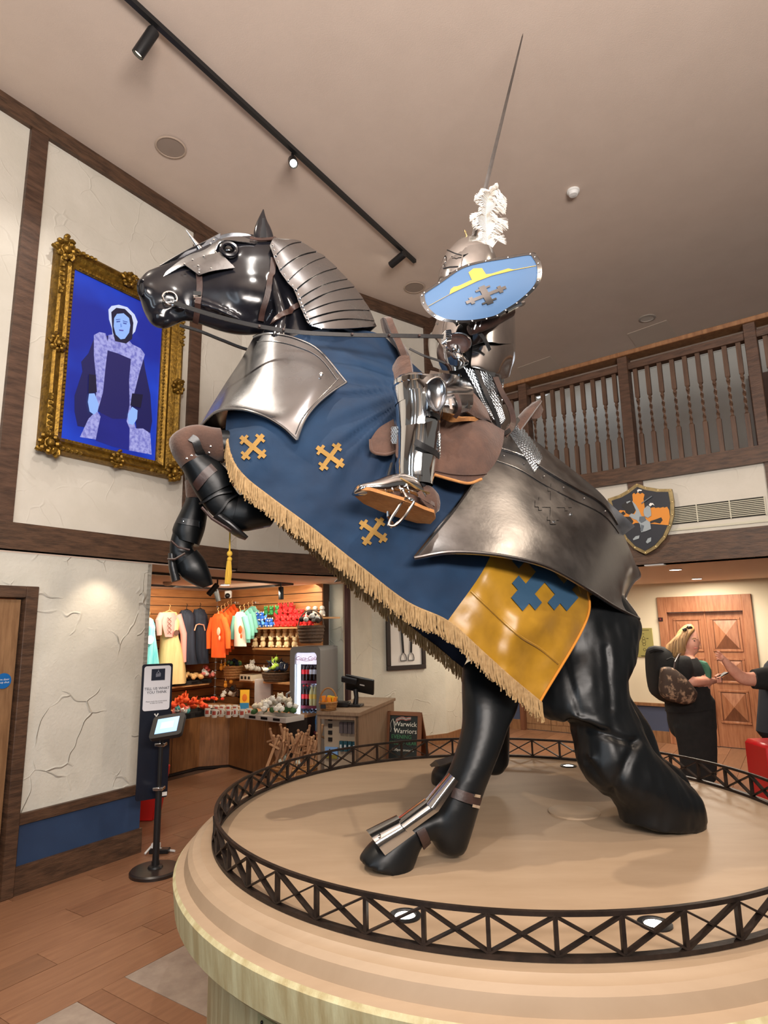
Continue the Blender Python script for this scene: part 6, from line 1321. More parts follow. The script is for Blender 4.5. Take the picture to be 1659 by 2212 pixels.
g = G(); hbox(g, tA_, td_, tn, 0.03, tw-.04, 0, zt-.03, -.09, -.08); g.obj('back_board', cm('counter_back', 156, 140, 120), tc_, smooth=False)
g = G(); hbox(g, tA_, td_, tn, 0.03, tw-.04, zt-.07, zt-.03, -.08, .0); g.obj('top_rail', OK2, tc_, smooth=False)
for k in range(4):
    g = G(); hbox(g, tA_, td_, tn, .075, .115, zt-.095-.062*k, zt-.06-.062*k, -.08, -.07); s_ = g.obj('price_label', BLACK, tc_, smooth=False)
for k in range(4):
    g = G(); hbox(g, tA_, td_, tn, .20+.045*k, .238+.045*k, zt-.20, zt-.10, -.075, -.05); g.obj('postcard', cm('card_grey', 84, 76, 78), tc_, smooth=False); g = G(); hbox(g, tA_, td_, tn, .20+.045*k, .236+.045*k, zt-.36, zt-.27, -.075, -.05); g.obj('postcard', cm('card_teal', 20, 70, 84), tc_, smooth=False)
    g = G(); hbox(g, tA_, td_, tn, .208+.045*k, .226+.045*k, zt-.33, zt-.30, -.052, -.045); g.obj('postcard_print', cm('card_pale', 180, 190, 196), tc_, smooth=False)
g = G(); hbox(g, tA_, td_, tn, .05, .18, zt-.43, zt-.33, -.075, -.055); g.obj('picture_card', cm('card_sky', 110, 150, 200), tc_, smooth=False); g = G(); hbox(g, tA_, td_, tn, .05, .18, zt-.43, zt-.395, -.056, -.05); g.obj('picture_land', cm('card_land', 120, 110, 40), tc_, smooth=False)
g = G(); hbox(g, tA_, td_, tn, .095, .105, zt-.41, zt-.345, -.056, -.048); g.obj('picture_tower', cm('card_tower', 60, 50, 40), tc_, smooth=False)
# till
c = V(768, 1534, 6.4); c.z = zt; t = thing('till', 'black touch-screen till on the wooden shop counter', 'till', c)
g = G(); g.box(c+UPZ*.012, .14, .13, .024, rz=-.3); g.obj('base', BLACK, t, bevel=.005); g = G(); g.tube([c+UPZ*.02, c+UPZ*.09+Vector((.01,0,0)), c+UPZ*.16+Vector((0,.02,0))], [.03,.024,.026], 10); g.obj('stand', BLACK, t)
ax = (Vector((.94,-.25,-.18)).normalized(),); X = ax[0]; Zx = Vector((-.1,-.45,.9)); Zx = (Zx-X*Zx.dot(X)).normalized(); Yx = Zx.cross(X)
sc_c = c+UPZ*.21+Vector((.045,.0,0)); g = G(); g.box(sc_c, .30, .03, .17, ax=(X, Yx, Zx)); scn = g.obj('screen', BLACK, t, bevel=.006)
g = G(); g.box(c+UPZ*.255+Vector((-.06,-.03,0)), .16, .03, .06, ax=(X, Yx, Zx)); g.obj('customer_display', cm('disp', 30, 30, 34), t, bevel=.005)
g = G(); g.box(sc_c-Yx*.016+X*.03+Zx*.01, .05, .002, .012, ax=(X, Yx, Zx)); g.obj('maker_plate', PAPER, scn, smooth=False)
c = V(738, 1524, 6.35); c.z = zt; g = G(); g.box(c+UPZ*.025+Vector((0,.05,0)), .16, .12, .05, rz=-.2); tag(g.obj('receipt_printer', BLACK, bevel=.008), 'low black box between the yellow basket and the till', 'printer')
c = V(709, 1532, 6.15); c.z = zt; basket('wicker_basket', c, .085, .075, WICK, 'wicker basket with a tall hoop handle, full of yellow packets beside the till', handle=.13)
for i in range(11):
    g = G(); a = Vector((random.uniform(-.07,.07), random.uniform(-.04,.04), .06+random.uniform(0,.02))); d = Vector((random.uniform(-.03,.03), random.uniform(-.01,.01), .06)); x = Vector((.016,0,0)); y = Vector((0,.006,0))
    b = c+a; e = b+d; g.hexa([b-x-y, b+x-y, b+x+y, b-x+y, e-x-y, e+x-y, e+x+y, e-x+y]); tag(g.obj('snack_packet', cm('packet_yellow', 236, 190, 40) if i % 2 else cm('packet_orange', 236, 136, 30), bevel=.003), 'yellow or orange packet standing in the till basket', 'packet', 'packets in the till basket')
g = G(); g.box(c+Vector((-.04,-.09,.045)), .05, .004, .035); tag(g.obj('price_card', BLACK, smooth=False), 'small black price card on the yellow basket', 'sign')
# ---- wooden swords in a barrel basket
c = V(640, 1660, 6.25); c.z = 0; basket('sword_basket', c, .22, .33, WICK, 'round wicker basket full of wooden toy swords by the till')
WS = cm('toy_sword_wood', 196, 152, 112); WS2 = cm('toy_sword_dark', 160, 118, 84)
def toysword(m):
    t = thing('toy_sword', 'wooden toy sword', 'sword', (0,0,0)); g = G(); g.box((0,0,-.16), .028, .010, .34); g.obj('blade', m, t, bevel=.003)
    g = G(); g.box((0,0,.02), .12, .018, .018); g.obj('crossguard', m, t, bevel=.004); g = G(); g.tube([(0,0,.02),(0,0,.07),(0,0,.11)], [.012,.014,.011], 8); g.obj('grip', m, t); g = G(); g.sph((0,0,.122), .016, 8, 6); g.obj('pommel', m, t); return t
for m in (WS, WS2):
    r0 = toysword(m); r0['group'] = '%s wooden toy swords in the basket' % ('pale' if m is WS else 'darker')
    for i in range(19):
        a = random.random()*6.28; q = .23*random.random()**.6; o = dup(r0, c+Vector((math.cos(a)*q, math.sin(a)*q, .40+random.uniform(0,.16))), random.uniform(0, 3.1), '%s wooden toy sword standing hilt up in the wicker basket' % ('pale' if m is WS else 'darker brown'), 1.0, first=(i == 0)); o.rotation_euler = (math.sin(a)*-.0+random.uniform(-.2,.2)-math.sin(a)*q*1.6, math.cos(a)*q*1.8+random.uniform(-.15,.15), random.uniform(0,3))
for i in range(5):
    a = i*1.25; p = c+Vector((math.cos(a)*.15, math.sin(a)*.13-.05, .37)); g = G(); g.sph(p, (.03,.03,.025), 8, 6); g.tube([p, p+Vector((.03,0,.05))], .006, 5); tag(g.obj('toy_tag', cm('swing_tag', 200, 206, 190)), 'pale swing tag tied among the wooden swords', 'tag', 'tags on the toy swords')
# ---- A-board
AA = V(829, 1660, 6.75); AA.z = 0; AB = V(905, 1660, 6.6); AB.z = 0; ad_ = (AB-AA).normalized(); an = Vector((ad_.y, -ad_.x, 0)); aw = (AB-AA).length; az = V(830, 1537, 6.85).z
ab = thing('a_board', 'wooden framed chalkboard sign with hand-lettered Warwick Warriors poster beside the till counter', 'sign', AA+ad_*aw/2)
AP = lambda x, z, p=0: AA+ad_*x+an*(p-.12*z/az)+UPZ*z
def abar(x0, x1, z0, z1, m, name, p=0, th=.02, fnc=AP): g = G(); g.hexa([fnc(x0,z0,p), fnc(x1,z0,p), fnc(x1,z0,p-th), fnc(x0,z0,p-th), fnc(x0,z1,p), fnc(x1,z1,p), fnc(x1,z1,p-th), fnc(x0,z1,p-th)]); return g.obj(name, m, ab, smooth=False)
AWD = cm('aboard_wood', 124, 78, 50, .5)
abar(0, .035, 0, az, AWD, 'frame_side'); abar(aw-.04, aw, 0, az, AWD, 'frame_side'); abar(0, aw, az-.035, az, AWD, 'frame_top', .002); abar(0, aw, .10, .14, AWD, 'frame_bottom', .002)
brd = abar(.03, aw-.035, .12, az-.03, cm('chalkboard', 28, 36, 34, .6), 'chalkboard', -.006, .01)
BP = lambda k: Vector((0, 0, k)); bu = (AP(0, 1)-AP(0, 0)).normalized(); mid = aw/2
CH_ = cm('chalk_white', 226, 224, 210); CG = cm('chalk_green', 70, 130, 86)
write(brd, 'Warwick\nWarriors', AP(mid+.02, az-.155, 0), ad_, bu, .068, CH_, out=.004); write(brd, 'EVENING', AP(mid-.02, az-.245, 0), ad_, bu, .055, CG, out=.004); write(brd, 'SPECTACULAR', AP(mid, az-.305, 0), ad_, bu, .045, CG, out=.004); write(brd, '5.30pm onwards', AP(mid, az-.37, 0), ad_, bu, .036, CH_, out=.004)
for k, col in enumerate((cm('chalk_pink', 200, 130, 120), CH_, cm('chalk_pink', 200, 130, 120))):
    g = G(); g.tube([AP(mid-.09+.0*k, az-.10+.012*k, .004)]+[AP(mid-.06+.028*j, az-.085+.012*k+.012*abs(math.sin(j*1.0)), .004) for j in range(6)], .003, 4); g.obj('chalk_drawing', col, brd)
g = G(); g.tube([AP(.07, az-.07, .004), AP(.085, az-.12, .004), AP(.105, az-.20, .004)], .0035, 4); g.tube([AP(.06, az-.08, .004), AP(.045, az-.12, .004), AP(.055, az-.17, .004), AP(.05, az-.2, .004)], .002, 4); g.obj('chalk_drawing', CH_, brd)
g = G(); q = AP(aw-.03, az); r_ = AP(aw, 0)-an*.35; g.hexa([r_, r_+ad_*.03, r_+ad_*.03-an*.02, r_-an*.02, q, q+ad_*.03, q+ad_*.03-an*.02, q-an*.02]); q2 = AP(0, az); r2 = AP(0, 0)-an*.35; g.hexa([r2, r2+ad_*.03, r2+ad_*.03-an*.02, r2-an*.02, q2, q2+ad_*.03, q2+ad_*.03-an*.02, q2-an*.02]); g.hexa([r_-ad_*aw, r_, r_-an*.01, r_-ad_*aw-an*.01, q2-an*.03, q-an*.03, q-an*.04, q2-an*.04]); g.obj('rear_leg', AWD, ab, smooth=False)
# ---- framed stirrups on the pillar
P0 = [Pq(x, y, .02) for x, y in ((836,1450), (920,1453))]; zb0 = Pq(838, 1449, .02).z; zt0 = zb0+.82; pd = d if False else (PB2-PB1).normalized(); t0_ = (P0[0]-PB1).dot(pd); t1_ = (P0[1]-PB1).dot(pd)
ps = thing('framed_stirrups', 'dark framed print of two hanging stirrup irons on the pale pillar', 'picture', PB1+pd*(t0_+t1_)/2+UPZ*zb0)
fm = .06; FRM = cm('picture_frame', 44, 34, 30, .5)
for a in ((t0_, t1_, zb0, zb0+fm), (t0_, t1_, zt0-fm, zt0), (t0_, t0_+fm, zb0+fm, zt0-fm), (t1_-fm, t1_, zb0+fm, zt0-fm)): g = G(); hbox(g, PB1, pd, nn, *a, 0, .035); g.obj('frame_side', FRM, ps, bevel=.004)
g = G(); hbox(g, PB1, pd, nn, t0_+fm, t1_-fm, zb0+fm, zt0-fm, 0, .012); bk = g.obj('backing', cm('mount_white', 226, 222, 214), ps, smooth=False)
for s, x in enumerate((.42, .62)):
    cx_ = lerp(t0_, t1_, x+.0); Q = lambda dx, z: PB1+pd*(cx_+dx)+nn*.022+UPZ*z; zz = zb0+.12
    g = G(); g.tube([Q(-.045,zz), Q(-.048,zz+.03), Q(-.035,zz+.075), Q(0,zz+.11), Q(.035,zz+.075), Q(.048,zz+.03), Q(.045,zz), Q(-.045,zz)], .006, 6); g.obj('stirrup_iron', STEELD, bk)
    lean = .03*(1 if s == 0 else -1)*-1; g = G(); g.hexa([Q(-.014,zz+.10), Q(.014,zz+.10), Q(.014,zz+.10)+nn*.004, Q(-.014,zz+.10)+nn*.004, Q(-.022+lean,zt0-.1), Q(.014+lean,zt0-.1), Q(.014+lean,zt0-.1)+nn*.004, Q(-.022+lean,zt0-.1)+nn*.004]); g.obj('stirrup_leather', BLACK, bk, smooth=False)
# ---- hanging tassel
YL = cm('tassel_gold', 206, 164, 56); ta_ = lambda y, dx=0: M(497+dx, y, .10)
t = thing('tassel', 'gold tassel hanging on a thin cord from the raised near foreleg', 'tassel', ta_(1180))
g = G(); g.tube([ta_(1085), ta_(1140), ta_(1192, -1)], .0035, 6); g.obj('cord', YL, t)
g = G(); g.sph(ta_(1196,-1), (.012,.012,.013), 10, 7); g.sph(ta_(1208,-1), (.011,.011,.011), 10, 7); g.obj('knot', YL, t)
g = G()
for k in range(26): an_ = k*2.4; r = .003+.007*((k*7) % 10)/10; q = ta_(1214,-2); g.tube([q+Vector((math.cos(an_)*r*.8, math.sin(an_)*r*.8, .005)), q+Vector((math.cos(an_)*r*1.3, math.sin(an_)*r*1.3, -.045)), q+Vector((math.cos(an_)*r*1.2-.003, math.sin(an_)*r*1.2, -.092+.002*(k % 3)))], .0022, 5)
o = g.obj('threads', YL, t); o['kind'] = 'stuff'
# ---- kiosk sign with tablet
kz = Zp(335, 1885, 0); ks = thing('survey_kiosk', 'black feedback kiosk with tall navy sign, tilted tablet and round base', 'kiosk', kz)
g = G(); g.lathe([(.165,0),(.165,.018),(.155,.028),(.03,.034),(.001,.034)], kz, 40); g.obj('base', cm('kiosk_base', 40, 32, 30, .35), ks)
ktop = V(343, 1600, kz.y); pole_t = Vector((kz.x, kz.y, V(345, 1590, kz.y).z))
g = G(); g.tube([kz+UPZ*.03, Vector((kz.x, kz.y, V(345, 1700, kz.y).z))], .022, 14); g.obj('pole', BLKM, ks); g = G(); g.tube([Vector((kz.x, kz.y, V(345, 1700, kz.y).z)), pole_t], .014, 12); g.obj('upper_pole', BLKM, ks)
g = G(); g.lathe([(.05,.034),(.045,.045),(.026,.05),(.026,.075)], kz, 20); g.obj('collar', BLKM, ks)
for y in (1608, 1703):
    z = V(345, y, kz.y).z; g = G(); g.box(Vector((kz.x, kz.y-.0, z)), .07, .06, .022); g.obj('clamp', CHROME, ks, bevel=.004)
YS = kz.y+.07; TL, TR, BR, BL = V(308,1437,YS-.06), V(374,1431,YS+.06), V(363,1717,YS+.06), V(294,1736,YS-.06)
TL.z = (TL.z+TR.z)/2; sx_ = (Vector((TR.x, TR.y, 0))-Vector((TL.x, TL.y, 0))); sw_ = sx_.length; sx_.normalize(); sn = Vector((sx_.y, -sx_.x, 0)); z1_ = TL.z; z0_ = (BL.z+BR.z)/2; so = Vector((TL.x, TL.y, 0))
SP = lambda x, z, p=0: so+sx_*x+sn*p+UPZ*z
g = G(); g.prism([SP(x, z0_+z) for x, z in rrect(sw_, z1_-z0_, .015, 4)], -sn*.012); sgn_ = g.obj('sign_panel', cm('sign_navy', 10, 18, 34, .35), ks)
zl = z1_-.335*(z1_-z0_)*1.05
g = G(); g.prism([SP(.014+x, zl+z, .003) for x, z in rrect(sw_-.028, z1_-.014-zl, .018, 5)], -sn*.003); g.obj('white_panel', cm('sign_white', 214, 214, 220, .4), sgn_)
NV_ = cm('sign_ink', 16, 24, 44); g = G(); hbox(g, so, sx_, sn, sw_*.30, sw_*.74, z1_-.115, z1_-.035, .003, .005); g.obj('logo_block', NV_, sgn_, smooth=False)
CG_ = cm('crest_grey', 150, 155, 170)
for k in range(4): g = G(); g.tube([SP(sw_*.44+.0*k, z1_-.09+.006*k, .006), SP(sw_*.6, z1_-.086+.006*k, .006)], .0016, 4); g.obj('crest_line', CG_, sgn_)
g = G(); g.tube([SP(sw_*.46, z1_-.066, .006), SP(sw_*.52, z1_-.052, .006), SP(sw_*.58, z1_-.066, .006)], .0016, 4); g.tube([SP(sw_*.52, z1_-.052, .006), SP(sw_*.52, z1_-.042, .006)], .0016, 4); g.obj('crest_line', CG_, sgn_)
write(sgn_, 'TELL US WHAT\nYOU THINK', SP(sw_/2, z1_-.185), sx_, UPZ, .0255, NV_, out=.005); write(sgn_, 'Please touch the screen below\nto take our survey', SP(sw_/2, z1_-.265), sx_, UPZ, .0118, NV_, out=.005)
g = G(); zc_ = zl-.035; g.tube([SP(sw_*.46, zc_+.012, .004), SP(sw_*.52, zc_-.008, .004), SP(sw_*.58, zc_+.012, .004)], .005, 6); g.obj('chevron', PAPER, sgn_)
g = G(); hbox(g, so, sx_, sn, sw_*.78, sw_*.98, z0_+.01, z0_+.035, .001, .004); g.obj('maker_label', PAPER, sgn_, smooth=False)
YT = kz.y-.10; ta, tb_, tc2, td2 = V(320,1556,YT+.02), V(388,1545,YT+.02), V(405,1582,YT-.10), V(337,1594,YT-.10)
X = (tb_-ta).normalized(); Zt = (ta-td2); Zt = (Zt-X*Zt.dot(X)).normalized(); Nt = X.cross(Zt); tw_, th_ = (tb_-ta).length, (ta-td2).length; cc = (ta+tb_+tc2+td2)/4
g = G(); g.prism([cc+X*(x-tw_/2)+Zt*(z-th_/2)+Nt*.012 for x, z in rrect(tw_, th_, .025, 5)], -Nt*.03); tbx = g.obj('tablet_housing', BLKM, ks)
g = G(); g.box(cc+Nt*.013, tw_*.68, th_*.66, .003, ax=(X, Zt, Nt)); g.obj('tablet_screen', mat('tablet_glow', (.3,.5,.7), .3, emit=(.22,.46,.78), estr=1.0), tbx, smooth=False)
g = G(); g.box(cc+Nt*.0155, tw_*.4, th_*.3, .001, ax=(X, Zt, Nt)); g.obj('screen_form', mat('tablet_glow2', (.4,.6,.8), .3, emit=(.32,.56,.86), estr=1.0), tbx, smooth=False)
g = G(); g.tube([pole_t-UPZ*.03, cc-Nt*.02], .014, 8); g.obj('tablet_arm', BLKM, ks)
c = Zp(322, 1862, 0)+Vector((.0,.18,0)); g = G(); g.tube([c+Vector((-.08,-.05,.01)), c+Vector((-.05,.02,.05)), c+Vector((0,0,.03)), c+Vector((.06,.02,.01)), c+Vector((.12,.0,.01))], .008, 6); g.box(c+Vector((-.02,.0,.05)), .06, .03, .03); tag(g.obj('power_cable', WHITE), 'white plug and coiled cable on the floor behind the kiosk base', 'cable')
g = G(); c = Zp(315, 1860, 0)+Vector((.04,.16,0)); g.box(c+UPZ*.015, .14, .06, .03); tag(g.obj('cable_box', BLACK, bevel=.004), 'black adapter block on the floor behind the kiosk', 'adapter')
c = Zp(302, 1795, 0)+Vector((-.05,.35,0)); g = G(); g.hexa([c+Vector((-.10,-.1,0)), c+Vector((.06,-.1,0)), c+Vector((.06,.1,0)), c+Vector((-.10,.1,0)), c+Vector((-.10,-.1,.42)), c+Vector((.13,-.1,.42)), c+Vector((.13,.1,.42)), c+Vector((-.10,.1,.42))]); tag(g.obj('red_bin', cm('bin_red', 196, 28, 24, .45), bevel=.01), 'red tapered bin just showing behind the kiosk sign', 'bin')
# ============================================================ PEOPLE
def vring(a, b, Y, hw, n, ex):
    A = V(a[0], a[1], Y); B = V(b[0], b[1], Y); c = (A+B)/2; h = (A-B)/2; N = Vector((0,-1,0)); r = []
    for j in range(n):
        t = 2*math.pi*j/n; ct, st = math.cos(t), math.sin(t)
        r.append(c+h*(abs(ct)**(2/ex))*(1 if ct > 0 else -1)+N*hw*(abs(st)**(2/ex))*(1 if st > 0 else -1))
    return r
def vloft(sts, n=20, ex=2.1, dome=True, sub=3):
    S = resample([(*a, *b, Y, hw) for a, b, Y, hw in sts], (len(sts)-1)*sub+1); R = [vring((s[0],s[1]), (s[2],s[3]), s[4], s[5], n, ex) for s in S]
    if dome:
        def end(r, q):
            c = sum(r, Vector((0,0,0)))/len(r); c2 = sum(q, Vector((0,0,0)))/len(q); d = (c-c2).normalized(); m = min((p-c).length for p in r)
            return [[c+(p-c)*.82+d*m*.3 for p in r], [c+(p-c)*.4+d*m*.5 for p in r]]
        e = end(R[0], R[1]); f = end(R[-1], R[-2]); R = [e[1], e[0]]+R+f
    return R
SKIN = mat('skin', srgb(206,150,128), .55, col2=srgb(196,136,114), scale=20); BLKC = mat('black_cloth', (.005,.005,.005), .95, col2=(.009,.008,.008), scale=20, bump=.1); HAIR = mat('dark_blond_hair', srgb(176,138,88), .6, col2=srgb(116,84,52), scale=14, stretch=(1,1,.25), bump=.4, bscale=50)
Y = 6.45
w = thing('person', 'blonde woman in black top and trousers facing right, holding a phone, black rucksack on back', 'person', Vector((V(1495,1690,Y).x, Y, 0)))
g = G(); A_ = lambda *s, **k: g.rings(vloft(list(s), **k))
A_(((1479,1372),(1500,1362),Y,.075), ((1474,1384),(1507,1380),Y,.085), ((1474,1396),(1509,1396),Y,.085), ((1480,1406),(1505,1410),Y,.07), ((1484,1414),(1498,1416),Y,.05), ex=2.2)   # head
A_(((1507,1386),(1511,1394),Y,.016), ((1505,1388),(1508,1396),Y,.02))                                        # nose
A_(((1470,1402),(1494,1410),Y,.055), ((1468,1420),(1496,1424),Y,.06), ((1462,1436),(1502,1438),Y,.12))        # neck
A_(((1455,1425),(1500,1424),Y,.15), ((1445,1445),(1515,1442),Y,.20), ((1440,1480),(1528,1478),Y,.21), ((1440,1515),(1530,1500),Y,.2), ((1442,1540),(1538,1520),Y,.2))
A_(((1444,1530),(1540,1510),Y,.2), ((1445,1560),(1542,1540),Y,.2), ((1452,1585),(1545,1570),Y,.18))
A_(((1455,1570),(1546,1560),Y-.09,.10), ((1464,1610),(1548,1605),Y-.09,.10), ((1470,1650),(1548,1645),Y-.09,.10), ((1474,1684),(1546,1684),Y-.09,.09))
A_(((1462,1570),(1546,1560),Y+.10,.10), ((1470,1620),(1545,1615),Y+.10,.10), ((1476,1678),(1542,1678),Y+.12,.08))
A_(((1474,1684),(1515,1684),Y-.1,.05), ((1480,1692),(1535,1690),Y-.1,.045), ex=2.2)
for s, yy in ((-1, Y-.22), (1, Y+.18)):
    A_(((1462,1435),(1490,1430),yy,.06), ((1458,1455),(1492,1450),yy,.062), ((1462,1475),(1490,1466),yy,.055))
    q_ = 1 if s > 0 else -1
    A_(((1474,1478),(1480,1458),yy-.02*(s < 0),.05), ((1500,1484),(1502,1462),yy-.04*(s < 0),.046), ((1528,1480),(1529,1463),Y+.17*q_,.038), ((1546,1477),(1545,1464),Y+.07*q_,.03))
wb = remesh(g, 'body', SKIN, w, vox=.013, sm=4)
wb.data.materials.append(BLKC); mw = WM(wb)
for p_ in wb.data.polygons:
    q = proj(mw @ p_.center)
    if q[1] > 1428 and not (q[0] > 1473 and 1455 < q[1] < 1490 and (mw@p_.center).y < Y-.12 and q[0] > 1473+(0 if q[1] > 1460 else 6)) and not (q[0] > 1530 and q[1] < 1492): p_.material_index = len(wb.data.materials)-1
# tee shirt sleeves and shirt shell
g = G(); g.rings(vloft([((1458,1426),(1492,1424),Y-.22,.075), ((1455,1448),(1497,1445),Y-.23,.085), ((1462,1478),(1494,1462),Y-.22,.075)], dome=True)); g.obj('sleeve', BLKC, w)
g = G(); g.rings(vloft([((1452,1424),(1500,1420),Y,.17), ((1440,1446),(1512,1440),Y,.215), ((1438,1480),(1526,1478),Y,.22), ((1440,1520),(1530,1502),Y,.215), ((1441,1538),(1540,1524),Y,.21)], dome=False)); g.obj('tee_shirt', BLKC, w)
g = G(); g.grid([[V(x, y, Y-.19+.10*abs(k-1)) for k, x in enumerate((1506,1517,1527))] for y in (1426,1445,1462)], .004); 
g = G(); g.rings(vloft([((1505,1430),(1520,1430),Y-.06,.12), ((1508,1446),(1528,1446),Y-.06,.14), ((1510,1462),(1529,1462),Y-.06,.13)], dome=True)); g.obj('shirt_print', cm('print_green', 60,104,84), w)
# fingers round the phone
for s in range(4):
    g = G(); g.tube([V(1548+s*.5,1465+s*3,Y-.08), V(1556+s*.5,1463+s*3,Y-.10), V(1560,1466+s*3,Y-.06)], [.009,.008,.007], 6); g.obj('finger', SKIN, w)
g = G(); g.tube([V(1545,1462,Y-.06), V(1552,1457,Y-.05), V(1558,1456,Y-.03)], [.011,.009,.007], 6); g.obj('thumb', SKIN, w)
g = G(); R = vloft([((1476,1354),(1496,1352),Y,.055), ((1467,1364),(1499,1360),Y,.09), ((1461,1378),(1489,1372),Y,.102), ((1456,1392),(1481,1386),Y,.104), ((1448,1404),(1478,1400),Y,.10), ((1442,1414),(1476,1418),Y,.085), ((1440,1420),(1466,1428),Y,.06)], n=28)
g.rings(R); hr = remesh(g, 'hair', HAIR, w, vox=.012, sm=2)
g = G(); rnd = random.Random(5)
for k in range(140):
    t = rnd.random(); x = lerp(1484, 1460, t)+rnd.uniform(-3,3); y = lerp(1358, 1376, t); z = Y-.085+rnd.uniform(-.02,.03)
    g.tube([V(x, y, z+.02), V(x-14*t-6, y+18, z-.01), V(x-22*t-4, y+38+rnd.uniform(0,8), z), V(x-24*t-rnd.uniform(2,8), y+46+rnd.uniform(0,10), z+.02)], [.006,.007,.006,.002], 4)
o = g.obj('hair_strands', HAIR, w); o['kind'] = 'stuff'
g = G(); g.tube([V(1478,1362,Y-.1), V(1486,1353,Y-.07), V(1496,1355,Y)], .006, 6); g.sph(V(1490,1356,Y-.07), (.03,.01,.018), 10, 6); g.sph(V(1479,1360,Y-.09), (.025,.01,.018), 10, 6); g.obj('sunglasses', cm('shades', 40,34,30,.15), w)
WBV = bvh_of(wb); sf = lambda x, y, l=.0: hit(WBV, x, y, l) or V(x, y, Y-.05)
g = G(); g.tube([sf(1504,1380), V(1508.5,1386,Y-.02), V(1511,1391,Y-.01), V(1506,1394,Y-.02)], [.008,.014,.017,.010], 8); g.obj('nose', SKIN, w)
g = G(); g.sph(sf(1500,1384), (.010,.007,.006), 8, 6); g.obj('eye', cm('eye_dark', 40,30,26), w); g = G(); g.tube([sf(1494,1380,.002), sf(1499,1378,.002), sf(1504,1379,.002)], .004, 5); g.obj('eyebrow', HAIR, w)
g = G(); g.tube([sf(1499,1401,.001), sf(1503,1400,.002), sf(1506,1400,.002)], .005, 5); g.obj('mouth', cm('lips', 170,96,86), w)
g = G(); c = V(1558,1459,Y-.06); X = (V(1570,1453,Y-.06)-V(1550,1464,Y-.06)).normalized(); g.box(c, .13, .07, .010, ax=(X, Vector((0,-1,0)), X.cross(Vector((0,-1,0)))));
tag(g.obj('phone', BLACK, bevel=.003), 'dark phone held in the blonde woman\'s hand', 'phone')
rk = thing('rucksack', 'black rucksack on the back of the blonde woman', 'bag', V(1420, 1512, Y))
g = G(); g.rings(vloft([((1402,1404),(1445,1410),Y,.14), ((1400,1420),(1448,1428),Y,.16), ((1403,1460),(1446,1465),Y,.17), ((1410,1495),(1448,1500),Y,.16), ((1424,1510),(1450,1514),Y,.12)], ex=3)); g.obj('main_bag', BLKC, rk)
g = G(); g.tube([V(1402,1406,Y-.1), V(1412,1402,Y-.12), V(1425,1404,Y-.12), V(1440,1412,Y-.1)], [.03,.025,.03,.02], 8); g.obj('top_flap', BLKC, rk); g = G(); g.tube([V(1440,1425,Y-.18), V(1452,1420,Y-.2), V(1468,1430,Y-.24), V(1462,1455,Y-.26), V(1456,1470,Y-.25)], .014, 6, flat=.5); g.obj('shoulder_strap', BLKC, rk)
bgm = mat('patterned_bag', srgb(60,44,34), .8, col2=srgb(150,122,98), scale=16, contrast=(.52,.62)); hb2 = thing('shoulder_bag', 'brown patterned fabric shoulder bag hanging from the blonde woman\'s shoulder', 'bag', V(1465, 1518, Y-.28))
g = G(); g.rings(vloft([((1427,1446),(1458,1446),Y-.29,.05), ((1425,1470),(1478,1462),Y-.30,.07), ((1425,1496),(1500,1488),Y-.30,.08), ((1440,1512),(1505,1500),Y-.29,.07), ((1470,1520),(1500,1512),Y-.28,.05)], ex=2.6)); g.obj('bag_body', bgm, hb2)
g = G(); g.tube([V(1455,1450,Y-.32), V(1458,1430,Y-.31), V(1466,1415,Y-.24), V(1470,1412,Y-.1)], .008, 6); g.obj('bag_strap', LEATH, hb2)
# second visitor at the right edge, arm held out
Y2 = 6.0
w2 = thing('person', 'visitor in dark clothes at the right edge of the photo, pointing left with one arm', 'person', Vector((V(1700,1700,Y2).x, Y2, 0)))
g = G()
A_(((1680,1375),(1706,1372),Y2,.075), ((1676,1392),(1712,1390),Y2,.085), ((1678,1408),(1708,1410),Y2,.08), ((1684,1420),(1702,1422),Y2,.055)); A_(((1682,1418),(1706,1418),Y2,.055), ((1676,1436),(1712,1436),Y2,.09))
A_(((1660,1440),(1740,1440),Y2,.12), ((1650,1470),(1748,1470),Y2,.14), ((1646,1520),(1746,1520),Y2,.14), ((1642,1575),(1750,1575),Y2,.16))
A_(((1648,1570),(1698,1570),Y2,.1), ((1652,1640),(1694,1640),Y2,.08), ((1656,1705),(1690,1705),Y2,.065), ex=2.1); A_(((1700,1570),(1748,1570),Y2,.1), ((1702,1640),(1742,1640),Y2,.08), ((1704,1705),(1738,1705),Y2,.065))
A_(((1650,1712),(1655,1722),Y2-.06,.045), ((1690,1700),(1692,1722),Y2-.04,.045)); A_(((1700,1712),(1705,1722),Y2-.06,.045), ((1740,1700),(1742,1722),Y2-.04,.045))
A_(((1668,1440),(1662,1486),Y2-.1,.07), ((1640,1448),(1636,1484),Y2-.12,.06), ((1610,1452),(1600,1478),Y2-.15,.045), ((1585,1434),(1574,1454),Y2-.18,.036), ((1568,1420),(1562,1434),Y2-.2,.028), ((1560,1412),(1555,1424),Y2-.2,.026))
A_(((1745,1445),(1720,1455),Y2+.1,.06), ((1752,1490),(1728,1490),Y2+.1,.05), ((1748,1540),(1730,1540),Y2+.1,.035))
b2 = remesh(g, 'body', SKIN, w2, vox=.013, sm=4); b2.data.materials.append(BLKC); mw = WM(b2)
for p_ in b2.data.polygons:
    q = proj(mw @ p_.center)
    if q[1] > 1432 and q[0] > 1634: p_.material_index = len(b2.data.materials)-1
